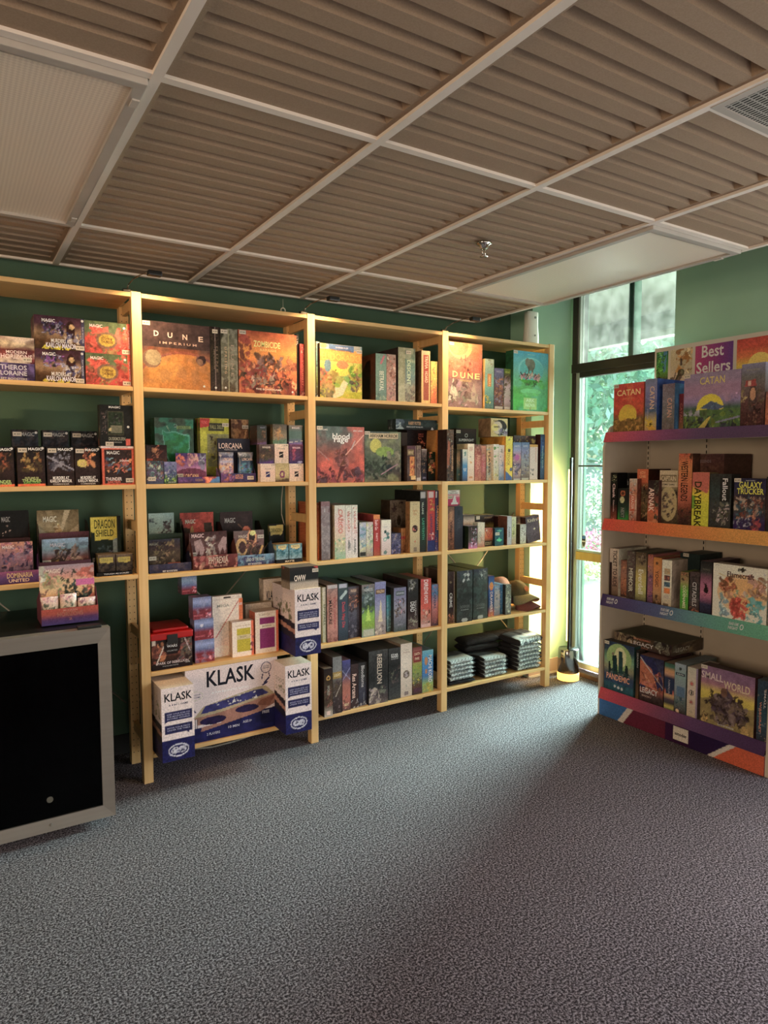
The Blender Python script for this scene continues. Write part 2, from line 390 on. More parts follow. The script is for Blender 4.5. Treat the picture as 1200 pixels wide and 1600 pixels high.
gb.box(cols[0], XE+.012, YE-.01, YE+.012, zt-.004, zt+.05); gb.box(XE-.01, XE+.014, -3.1, YE+.012, zt-.004, zt+.05)
TBAR = noisy('ceiling_grid_paint', 'e6dacd', 'eee3d8', (5, 5, 5), .55)
struct('trim_1', gb, TBAR)
mb = MB(); mb.box(XE-.006, XE+.02, -3.1, YE+.02, zt+.01, zt+.03); mb.box(XE+.0, XE+.026, -3.1, YE+.02, zt+.034, zt+.05); struct('trim_2', mb, noisy('edge_trim', 'a08878', 'b09a8a', (4, 4, 4), .5))
mb = MB(); mb.box(-4, XE+.03, -3.2, YE+.02, zt+.06, zt+.08); struct('trim_3', mb, mat('plenum_board', '3a3733', .9))
def diffuser_mat(name, c1, c2, sc_):
    m = mat(name, c1, .35, 0, .5); nt = m.node_tree; N = nt.nodes; L = nt.links; b = N['Principled BSDF']
    tc = N.new('ShaderNodeTexCoord'); mp = N.new('ShaderNodeMapping'); mp.inputs['Scale'].default_value = (sc_, sc_, sc_); mp.inputs['Rotation'].default_value = (0, 0, .785)
    ck = N.new('ShaderNodeTexChecker'); ck.inputs['Scale'].default_value = 1; ck.inputs['Color1'].default_value = (*hx(c1), 1); ck.inputs['Color2'].default_value = (*hx(c2), 1)
    L.new(tc.outputs['Object'], mp.inputs['Vector']); L.new(mp.outputs['Vector'], ck.inputs['Vector']); L.new(ck.outputs['Color'], b.inputs['Base Color'])
    bp = N.new('ShaderNodeBump'); bp.inputs['Strength'].default_value = .5; bp.inputs['Distance'].default_value = .003; L.new(ck.outputs['Fac'], bp.inputs['Height']); L.new(bp.outputs['Normal'], b.inputs['Normal'])
    return m
DIF = diffuser_mat('prismatic_diffuser', 'fdeedb', 'efdfcc', 120)
FIX = noisy('fixture_frame', 'b4aca3', 'bfb7ae', (4, 4, 4), .45)
def fixture(x0, x1, y0, y1, label):
    r = empty('ceiling_light', ((x0+x1)/2, (y0+y1)/2, zt-.012)); tag(r, label, 'ceiling light')
    cx, cy, cz = r.location; x0 += .016; x1 -= .016; y0 += .016; y1 -= .016; f = .03
    mb = MB()
    for b in ((x0, x1, y0, y0+f), (x0, x1, y1-f, y1), (x0, x0+f, y0+f, y1-f), (x1-f, x1, y0+f, y1-f)):
        mb.box(b[0]-cx, b[1]-cx, b[2]-cy, b[3]-cy, -.006, .03)
    mb.build('frame', FIX, r, bevel=.003)
    mb = MB(); mb.box(x0+f-cx, x1-f-cx, y0+f-cy, y1-f-cy, .004, .012); mb.build('diffuser', DIF, r)
    mb = MB()
    for yy in (y0+.1, y1-.1): mb.box(x1-.02-cx, x1-.002-cx, yy-.02-cy, yy+.02-cy, -.010, -.004)
    mb.build('latch', mat('latch', 'c8c0b6', .4), r)
fixture(XA-DX, XA, Y1, Y2, 'large unlit ceiling light panel above the first bay, cut by the left edge')
fixture(cols[-2], XE, Y1, Y2, 'unlit ceiling light panel above the window')
# return-air grille
v = empty('ceiling_vent', (XA+2.5*DX, .82, zt)); tag(v, 'square perforated vent tile in the ceiling at the upper right', 'ceiling vent')
mb = MB(); mb.box(-.30, .30, -.285, .285, -.002, .004)
for k in range(48):
    for j in range(24):
        x = -.286+k*.0122; y = -.272+j*.0236; mb.poly([(x, y, -.0022), (x+.0055, y, -.0022), (x+.0055, y+.019, -.0022), (x, y+.019, -.0022)], [(0, 3, 2, 1)], None, 1)
mb.build('perforated_panel', [mat('vent_grey', 'a9a49c', .6), DARK], v, weld=False)
mb = MB()
for b in ((-.315, .315, -.30, -.28), (-.315, .315, .28, .30), (-.315, -.29, -.28, .28), (.29, .315, -.28, .28)): mb.box(*b, -.006, .0)
mb.build('frame', FIX, v)
# sprinkler head
CHROME = mat('chrome', 'd8d2c8', .12, 1.)
s = empty('sprinkler_head', (1.959, 2.296, ZC-.005)); tag(s, 'small chrome fire sprinkler head hanging under the ceiling tiles', 'sprinkler')
mb = MB(); mb.lathe([(0, .004), (.032, .004), (.036, -.004), (.02, -.010), (.016, -.022), (0, -.022)], n=20); mb.build('escutcheon', CHROME, s)
mb = MB(); mb.bar((-.010, 0, -.02), (-.006, 0, -.05), .0025); mb.bar((.010, 0, -.02), (.006, 0, -.05), .0025); mb.bar((-.007, 0, -.05), (.007, 0, -.05), .003); mb.build('frame_arms', CHROME, s)
mb = MB(); mb.lathe([(0, -.052), (.015, -.052), (.017, -.055), (0, -.056)], n=14); mb.build('deflector', CHROME, s)

# ================================================================ DOOR AND TRANSOM
BRONZE = noisy('bronze_frame', '2a211a', '33281f', (4, 4, 4), .4)
ALU = noisy('aluminium_frame', 'b9b9b4', 'c6c6c2', (4, 4, 4), .35, metal=.6)
LAMPLIT = noisy('lamplit_rail', 'b08a4a', 'bb9654', (4, 30, 4), .45)  # rail yellowed in its colour to stand for the floor lamp's reflection
def glass(name, tint, haze):
    m = bpy.data.materials.new(name); m.use_nodes = True; nt = m.node_tree; N = nt.nodes; L = nt.links; N.clear()
    out = N.new('ShaderNodeOutputMaterial'); tr = N.new('ShaderNodeBsdfTransparent'); tr.inputs['Color'].default_value = (*hx(tint), 1)
    gl = N.new('ShaderNodeBsdfGlossy'); gl.inputs['Roughness'].default_value = .02; gl.inputs['Color'].default_value = (.9, .9, .9, 1)
    fr = N.new('ShaderNodeFresnel'); fr.inputs['IOR'].default_value = 1.45
    mx = N.new('ShaderNodeMixShader'); L.new(fr.outputs['Fac'], mx.inputs['Fac']); L.new(tr.outputs['BSDF'], mx.inputs[1]); L.new(gl.outputs['BSDF'], mx.inputs[2])
    df = N.new('ShaderNodeBsdfTranslucent'); df.inputs['Color'].default_value = (.7, .72, .68, 1)
    tc = N.new('ShaderNodeTexCoord'); no = N.new('ShaderNodeTexNoise'); no.inputs['Scale'].default_value = 14; no.inputs['Detail'].default_value = 8; L.new(tc.outputs['Object'], no.inputs['Vector'])
    mr = N.new('ShaderNodeMapRange'); mr.inputs['From Min'].default_value = .35; mr.inputs['From Max'].default_value = .75; mr.inputs['To Min'].default_value = haze*.5; mr.inputs['To Max'].default_value = haze*1.6; L.new(no.outputs['Fac'], mr.inputs['Value'])
    m2 = N.new('ShaderNodeMixShader'); L.new(mr.outputs['Result'], m2.inputs['Fac']); L.new(mx.outputs['Shader'], m2.inputs[1]); L.new(df.outputs['BSDF'], m2.inputs[2])
    L.new(m2.outputs['Shader'], out.inputs['Surface']); return m
GLS = glass('door_glass', 'dceee8', .006); GLT = glass('dusty_transom_glass', 'd0dcd2', .03)
d = empty('door_1', (XW, 3.0, 0)); d['kind'] = 'structure'
def dpart(name, b, m, bevel=0): mb = MB(); mb.box(b[0]-XW, b[1]-XW, b[2]-3.0, b[3]-3.0, b[4], b[5]); return mb.build(name, m, d, bevel=bevel)
dpart('door_jamb', (XW-.012, XW+.10, 3.385, 3.41, 0, 2.12), BRONZE); dpart('stile', (XW, XW+.05, 3.352, 3.385, .05, 2.12), ALU, .003)
dpart('stile', (XW, XW+.05, 2.56, 2.617, .05, 2.12), ALU, .003)
dpart('head_bar', (XW-.02, XW+.11, 2.617, 3.41, 2.118, 2.178), BRONZE, .003)
dpart('top_rail', (XW, XW+.045, 2.617, 3.352, 2.085, 2.118), BRONZE)
dpart('push_rail', (XW-.012, XW+.05, 2.617, 3.352, .815, .872), LAMPLIT, .004)
dpart('glazing_bar', (XW-.002, XW+.045, 2.617, 3.352, .872, .888), ALU, .002)
dpart('glazing_bar', (XW+.004, XW+.02, 2.617, 3.352, 1.468, 1.478), BRONZE)
dpart('bottom_rail', (XW, XW+.05, 2.617, 3.352, .045, .085), ALU, .003)
dpart('threshold', (XW-.045, XW+.12, 2.617, 3.41, 0, .032), noisy('threshold', '4a3226', '5a4032', (4, 20, 4), .5), .004)
dpart('pane', (XW+.02, XW+.026, 2.617, 3.352, .085, 2.085), GLS)
w_ = empty('window_1', (XW, 3.0, 2.2)); w_['kind'] = 'structure'
def wpart(name, b, m): mb = MB(); mb.box(b[0]-XW, b[1]-XW, b[2]-3.0, b[3]-3.0, b[4]-2.2, b[5]-2.2); return mb.build(name, m, w_)
wpart('jamb', (XW-.012, XW+.10, 3.37, 3.41, 2.178, 2.72), BRONZE); wpart('bead', (XW, XW+.04, 3.352, 3.37, 2.178, 2.72), ALU)
wpart('mullion', (XW+.03, XW+.10, 2.935, 2.975, 2.178, 2.72), noisy('sage_mullion', '6d8f82', '77988b', (4, 4, 4)))
wpart('pane', (XW+.02, XW+.026, 2.617, 3.352, 2.178, 2.72), GLT)
w2 = empty('window_2', (XW, 0, 1.35)); w2['kind'] = 'structure'
mb = MB(); mb.box(.02, .06, -1.3, -1.25, -1, 1); mb.box(.02, .06, 1.10, 1.15, -1, 1); mb.box(.02, .06, -1.25, 1.1, -1, -.95); mb.box(.02, .06, -1.25, 1.1, .95, 1); mb.box(.02, .06, -.1, -.05, -.95, .95); mb.build('window_frame', ALU, w2)
# sticker on the door glass, remote control on the jamb
mb = MB(); K = paint('g 211 322 433;r 0 .42 1 .62 dbb;r 0 .7 1 1 37c;r .1 .2 .9 .26 ddd', .028, .055, 5, .001)
n = 24; out_ = [(-.5, .5), (-.42, .62), (0, .75), (.42, .62), (.5, .5), (.5, 0), (.45, -.3), (.25, -.6), (0, -.75), (-.25, -.6), (-.45, -.3), (-.5, 0)]
mb.poly([(0, -p[0]*.040, p[1]*.062) for p in out_], [tuple(range(12))], hx('e4dcd4'))
for lo_, hi_, c_ in ((.3, .68, '2a62b0'), (.08, .3, '201a1a'), (-.08, .08, 'd8c8c0'), (-.66, -.08, '2c2622')):
    P_ = [(-.001, -x*.032, z*.058) for x, z in ((-.5, hi_), (.5, hi_), (.5, lo_), (-.5, lo_))] if lo_ > -.5 else [(-.001, -x*.032, z*.058) for x, z in ((-.48, -.08), (.48, -.08), (.3, -.45), (0, -.68), (-.3, -.45))]
    mb.poly(P_, [tuple(range(len(P_)))], hx(c_))
o = mb.build('door_sticker', PR); o.location = (XW+.018, 3.305, .945); tag(o, 'small shield-shaped blue and black sticker on the door glass', 'sticker')
rc = empty('remote_control', (XW-.022, 3.395, .87)); tag(rc, 'slim grey remote control fixed to the door jamb above the floor lamp', 'remote control')
mb = MB(); mb.box(-.006, .006, -.016, .016, -.062, .062); mb.build('remote_body', mat('remote_grey', '7d8788', .4), rc, bevel=.005)
mb = MB(); Yv = (0, -1, 0)
for z, r_ in ((.045, .008), (-.045, .004)): mb.bar((-.008, 0, z), (-.005, 0, z), r_, 10)
for z in (.02, .005, -.01): mb.bar((-.008, 0, z), (-.005, 0, z), .003, 8)
mb.build('buttons', BLACK, rc)

# ================================================================ OUTSIDE
mb = MB(); mb.box(XW+.15, 40, -30, 40, -.2, -.04); struct('pavement', mb, noisy('sunlit_concrete', '5c5a55', '6e6c66', (.8, .8, .8), .9, 6, .3, 30))
aw = MB(); aw.box(XW+.16, 6.0, 1.6, 6.2, 2.95, 3.05); aw.box(5.9, 6.02, 1.6, 6.2, 2.72, 2.95); struct('soffit', aw, noisy('soffit_paint', '6e6860', '7a746b', (2, 2, 2), .8))
mb = MB()
mb.box(8.0, 8.35, 6.3, 6.7, -.04, 1.3); o = mb.build('brick_pillar', noisy('brick', '8e6456', 'a57868', (6, 6, 30), .9, 4)); tag(o, 'pinkish brick pillar in the planting seen through the door', 'pillar')
mb = MB(); mb.box(11.5, 11.8, 6, 16, -.04, 1.5); o = mb.build('garden_wall', noisy('pale_wall', 'b8c2b8', 'c8d0c6', (1, 1, 8), .9)); tag(o, 'low pale wall behind the shrubs outside the door', 'wall')
def foliage(name, label, cat, c, rx, ry, rz, n, cols_, trunk=None, seed=1, sz=.09, group=None):
    rng = np.random.default_rng(seed); r = empty(name, (c[0], c[1], -.04)); tag(r, label, cat, group)
    ctr = rng.normal(size=(14, 3))*np.array([rx, ry, rz])*.42
    V = []; F = []; Cc = []
    for i in range(n):
        b = ctr[rng.integers(14)]; p = b+rng.normal(size=3)*np.array([rx, ry, rz])*.26+np.array([0, 0, c[2]+.04])
        if p[2] < .02: p[2] = .02+rng.random()*.2
        a = rng.normal(size=3); a /= np.linalg.norm(a); q = np.cross(a, rng.normal(size=3)); q /= np.linalg.norm(q); s_ = sz*rng.uniform(.6, 1.4)
        k = len(V); V += [p-a*s_, p+q*s_*.45, p+a*s_, p-q*s_*.45]; F.append((k, k+1, k+2, k+3)); Cc += [hx(cols_[rng.integers(len(cols_))])*rng.uniform(.7, 1.2)]*4
    mb = MB(); mb.poly(V, F, np.clip(np.array(Cc), 0, 1)); mb.build('leaves', LEAFM, r, weld=False)
    if trunk:
        mb = MB(); mb.bar((0, 0, 0), (.1, .05, trunk), .12, 10, r2=.07); mb.bar((.1, .05, trunk), (.6, .3, trunk+.9), .06, 8, r2=.03); mb.bar((.1, .05, trunk), (-.4, -.3, trunk+1), .06, 8, r2=.03)
        mb.build('trunk', noisy('bark', '4c4038', '6a5a4c', (8, 8, 2), .9), r)
G3 = ['4f8a5a', '3c7548', '7fb58a', 'a8d8b0', '2c5a3c', '5f9f80']
foliage('deciduous_tree', 'tall dark-trunked tree directly outside the door', 'tree', (12.5, 15.0, 3.3), 2.6, 2.6, 2.2, 3200, G3, 2.3, 3, .13, )
foliage('deciduous_tree', 'pale green bushy tree right of the dark-trunked one outside', 'tree', (13.5, 10.2, 3.1), 2.4, 2.4, 2.4, 3000, ['8fd0a0', 'b4e4c0', '6fae84', 'd0f0d8'], 1.8, 5, .13)
foliage('deciduous_tree', 'distant tree filling the view above the awning edge', 'tree', (22, 20, 4.5), 4.5, 4.5, 3.4, 3600, ['9cc07a', 'b8d890', '7aa860', 'd4e8b0'], 2.5, 8, .2)
foliage('garden_shrub', 'speckled green shrub behind the brick pillar outside', 'shrub', (9.3, 7.6, .95), .5, .9, .55, 2400, ['8a9c82', 'a8b8a0', '6c7c66', 'd0d4c4'], None, 9, .035)
foliage('flowering_shrub', 'small shrub with pink flowers outside the door glass', 'shrub', (7.3, 6.2, .42), .22, .45, .2, 800, ['e060a0', 'f080b8', '5c8a50', 'c04888'], None, 10, .025)
foliage('ground_cover', 'yellow-green low planting at the foot of the pillar outside', 'plant', (7.0, 6.0, .14), .4, 1.3, .1, 1500, ['c8cc8a', 'b4b070', 'd8d8a8', '94a468'], None, 11, .03)
# ================================================================ WOODEN SHELVING
YP, PT, PITCH, X1 = 3.2316, .0427, .8659, .7208
PXS = [X1+PITCH*k for k in range(-1, 4)]
ZS = {0: [2.255, 1.84, 1.40, .99], 1: [2.255, 1.84, 1.40, .98, .525, .135], 2: [2.255, 1.84, 1.39, .975, .525, .135], 3: [2.255, 1.825, 1.385, .972, .525, .135]}
unit = empty('shelving_unit', (PXS[0], YP, 0)); tag(unit, 'four-bay pale pine shelving unit along the green back wall', 'shelving')
U0 = Vector((PXS[0], YP, 0))
def upart(name, b, m, bevel=.002): mb = MB(); mb.box(b[0]-U0.x, b[1]-U0.x, b[2]-U0.y, b[3]-U0.y, b[4], b[5]); return mb.build(name, m, unit, bevel=bevel)
for x in PXS:
    upart('upright_post', (x, x+PT, YP, YP+.044, 0, 2.26), PINE)
    mb = MB(); mb.box(x-U0.x, x+PT-U0.x, .256, .30, 0, 2.26)
    bm_n = 68
    for k in range(bm_n):
        z = .06+k*.032
        for dx in (.011, .032):
            c = np.array([x+dx-U0.x, .2555, z]); mb.poly([c+np.array([math.cos(a)*.0026, 0, math.sin(a)*.0026]) for a in np.linspace(0, 2*PI, 6, endpoint=False)], [(0, 1, 2, 3, 4, 5)], None, 1)
    mb.build('upright_post', [PINE, DARK], unit, weld=False)
    for z in (2.195, 1.73, 1.18, .67, .175): upart('rung', (x+.012, x+.032, YP+.044, YP+.256, z, z+.045), PINE)
for k in range(4):
    for z in ZS[k]: upart('shelf_board', (PXS[k]+PT+.001, PXS[k+1]-.001, YP+.002, YP+.298, z-.020, z), PINEX, .0025)
GALV = mat('galvanised', 'b8b4a8', .4, .8)
for k in (0, 1, 3):
    a, b = PXS[k]+PT+.01-U0.x, PXS[k+1]-.01-U0.x
    mb = MB(); mb.bar((a, .308, .30), (b, .308, 1.15), .004); mb.bar((a, .313, 1.15), (b, .313, .30), .004); mb.build('cross_brace', GALV, unit)
mb = MB(); mb.tube([(PXS[2]-.012, 3.535, 1.375), (PXS[2]-.017, 3.545, 1.29), (PXS[2]-.015, 3.55, 1.21), (PXS[2]-.002, 3.545, 1.15)], .003, 8)
o = mb.build('cable', mat('white_cable', 'c9c4b8', .5)); tag(o, 'white cable hanging beside the rear post, third shelf of second bay', 'cable')
mb = MB(); pts = [(1.0, 3.5, .0075), (1.12, 3.46, .0075), (1.25, 3.47, .0075), (1.36, 3.5, .0075), (1.45, 3.56, .0075)]; mb.tube(pts, .005, 8)
o = mb.build('cable', mat('grey_cable', 'a8a49c', .5)); tag(o, 'pale cable lying on the carpet under the second bay', 'cable')

# ---- clip-on gooseneck lamps
def gooseneck(x, label, dz=0):
    r = empty('gooseneck_lamp', (x, YP+.02, 2.2555)); tag(r, label, 'lamp', 'clip-on lamps along the shelving top')
    mb = MB(); mb.box(-.018, .018, -.005, .02, .0, .016); mb.build('clamp', BLACK, r, bevel=.003)
    mb = MB(); pts = [(0, .0, .012), (.002, -.02, .03), (.012, -.07, .045), (.035, -.13, .056), (.05, -.165, .054)]; mb.tube(pts, .003, 8); mb.build('neck', mat('lamp_neck', '8a7a66', .3, .8), r)
    mb = MB(); mb.box(.045, .105, -.200, -.165, .040, .062); mb.build('lamp_head', BLACK, r, bevel=.006)
    mb = MB(); mb.box(.049, .101, -.1649, -.1635, .043, .057); mb.build('lens', mat('lit_lens', 'ffe0a8', .4, emis='ffcf8a', estr=12), r)
    l = light('gooseneck_light', 'AREA', (x+.075, YP-.143, 2.303), LAMPW, (1, .66, .34), .05, .014, aim=(x+.075, YP+.04, 1.72), spread=math.radians(128)); l.parent = r; l.matrix_parent_inverse = Matrix.Translation(-r.location)
LAMPW = 4.9
gooseneck(PXS[0]+.03, 'clip-on gooseneck lamp on the shelving top, left end outside the view')
gooseneck(PXS[1]-.012, 'clip-on gooseneck lamp on the shelving top, first bay side')
gooseneck(PXS[2]-.012, 'clip-on gooseneck lamp on the shelving top, second post from left')
gooseneck(PXS[3]+.03, 'black clip-on gooseneck lamp on the shelving top, third post from left')
h = MB(); P_ = []
for i in range(12):
    a = 2*PI*i/12; P_.append((.012*math.cos(a), 0, .012*math.sin(a)))
h.tube([tuple(p) for p in P_]+[P_[0]], .003, 6); h.bar((0, 0, .012), (0, 0, .055), .001, 5)
o = h.build('ring_hook', mat('white_ring', 'c8c0b0', .4)); o.location = (1.475, YP+.05, 2.268+.003); o.rotation_euler = (0, 0, 0); tag(o, 'tiny pale ring standing on top of the second bay', 'hook')

# ---- white device on the fourth bay
r = empty('wireless_router', (3.267, 3.35, 2.2555)); tag(r, 'tall white plastic device with wooden foot standing on the fourth bay', 'electronic device')
def rrect(hx_, hy_, z, n=24):
    out_ = []
    for i in range(n+1):
        a = 2*PI*i/n; c_, s_ = math.cos(a), math.sin(a); e = .45
        out_.append((hx_*abs(c_)**e*math.copysign(1, c_), hy_*abs(s_)**e*math.copysign(1, s_), z))
    return out_
P = np.array([rrect(a*.9, .025, z) for a, z in ((.058, .022), (.062, .035), (.062, .05), (.058, .09), (.052, .14), (.052, .18), (.054, .215), (.05, .222), (.002, .2225))]); mb = MB(); mb.patch(P, None, 0, True); mb.build('housing', mat('white_plastic', 'dcd8cc', .4), r)
P = np.array([rrect(a, .026, z) for a, z in ((.05, 0), (.053, .006), (.053, .022), (.002, .0225))]); mb = MB(); mb.patch(P, None, 0, True); mb.build('wooden_foot', PINE, r)
mb = MB(); mb.bar((.012, -.0275, .185), (.012, -.0235, .185), .008, 14); mb.bar((.012, -.0275, .07), (.012, -.0235, .07), .006, 14); mb.build('sensor', mat('sensor_grey', '8f8f88', .3), r)

# ================================================================ PRODUCTS (table at the end of this file is read here)
XG = 3.23
def product(row):
    name, label, group, g, s, u0, u1, z0, z1, dep, rot, gloss, art, txt, st, side, top = row[:17]
    W_ = u1-u0; H_ = z1-z0; seed = zlib.crc32(label.encode()) % 99991; M_ = PG if gloss else PR
    cell = .0028 if W_ > .4 else .0036
    disp = len(row) > 17
    cat = {'board_game_box': 'board game', 'puzzle_box': 'puzzle'}.get(name, 'box')
    if name in ('booster_pack',): cat = 'card pack'
    if name == 'header_card': cat = 'display card'
    if name == 'display_tray': cat = 'tray'
    uc = (u0+u1)/2; mb = MB()
    if not disp:
        if name == 'booster_pack':
            K = paint(art, W_, H_, seed, cell); ny, nx = K.shape[:2]; u, v = np.meshgrid(np.linspace(-1, 1, nx), np.linspace(0, 1, ny))
            bul = np.clip(1-u**4, 0, 1)*np.clip(1-(2*v-1)**8, 0, 1)*dep/2
            for sg in (-1, 1):
                P = np.stack([u*W_/2*sg*-1, sg*bul+0*u, v*H_], -1); mb.patch(P, K if sg < 0 else K*.5, 0, True)
            put_texts(mb, txt, (-W_/2, -dep/2, 0), (W_, 0, 0), (0, 0, H_), (0, -1, 0)); M_ = PG
        elif name == 'header_card':
            carton(mb, W_, H_, .012, art, txt, seed, side, top, y0=-.006, cell=cell); dep = .012
        elif name == 'display_tray':
            mb.box(-W_/2, W_/2, -dep/2, -dep/2+.003, 0, H_, hx('151212')); mb.box(-W_/2, W_/2, -dep/2+.003, dep/2, 0, .002, hx('151212'))
            mb.box(-W_/2, -W_/2+.002, -dep/2+.003, dep/2, .002, H_, hx('151212')); mb.box(W_/2-.002, W_/2, -dep/2+.003, dep/2, .002, H_, hx('151212'))
            put_texts(mb, txt, (-W_/2, -dep/2, 0), (W_, 0, 0), (0, 0, H_), (0, -1, 0))
        else: carton(mb, W_, H_, dep, art, txt, seed, side, top, cell=cell, st=st)
        o = mb.build(name, M_)
        stickers(o, st, W_, H_, -dep/2, seed)
        if rot: o.rotation_euler = (0, math.radians(rot), 0)
    else:
        ta, tb, tz, tart, ttxt = row[17]
        TW = tb-ta; TH = max(.03, tz-z0); tc = (ta+tb)/2; uc0 = uc; uc = tc
        K = paint(tart, TW, TH, seed+3, cell); mean = K.reshape(-1, 3).mean(0)
        mb.patch(lattice((-TW/2, -dep/2, 0), (TW, 0, 0), (0, 0, TH), K), K); put_texts(mb, ttxt, (-TW/2, -dep/2, 0), (TW, 0, 0), (0, 0, TH), (0, -1, 0))
        mb.box(-TW/2, TW/2, -dep/2+.0005, -dep/2+.003, 0, TH-.0005, mean*.5); mb.box(-TW/2, TW/2, -dep/2+.003, dep/2, 0, .002, mean*.5)
        hoff = .045
        for x in (-TW/2, TW/2-.002):   # side walls rising towards the header
            V = [(x, -dep/2+.003, 0), (x, dep/2, 0), (x, dep/2, min(H_, TH*1.25)), (x, -dep/2+hoff, min(H_*.8, TH*1.8+.02)), (x, -dep/2+.003, TH)]
            mb.poly(V+[(x+.002, b, c) for a, b, c in V], [(4, 3, 2, 1, 0), (5, 6, 7, 8, 9), (3, 4, 9, 8), (2, 3, 8, 7)], mean*.6)
        o = mb.build(name, M_)
        mb = MB(); x0 = uc0-tc-W_/2
        carton(mb, W_, H_-.003, .004, art, txt, seed, '', '', x0=x0, y0=-dep/2+hoff, z0=.003, cell=cell)
        hc = mb.build('header_card', M_, o)
        stickers(o, st, W_, H_, -dep/2+hoff if H_ > TH*1.3 and 'T' not in st else -dep/2, seed, uc0-tc)
    if g: o.location = (XG+s+dep/2, uc, z0+.0006); o.rotation_euler = (0, o.rotation_euler[1], -PI/2)
    else: o.location = (uc, YP+s+dep/2, z0+.0006+abs(math.sin(math.radians(rot)))*W_/2)
    tag(o, label, cat, group)
    return o
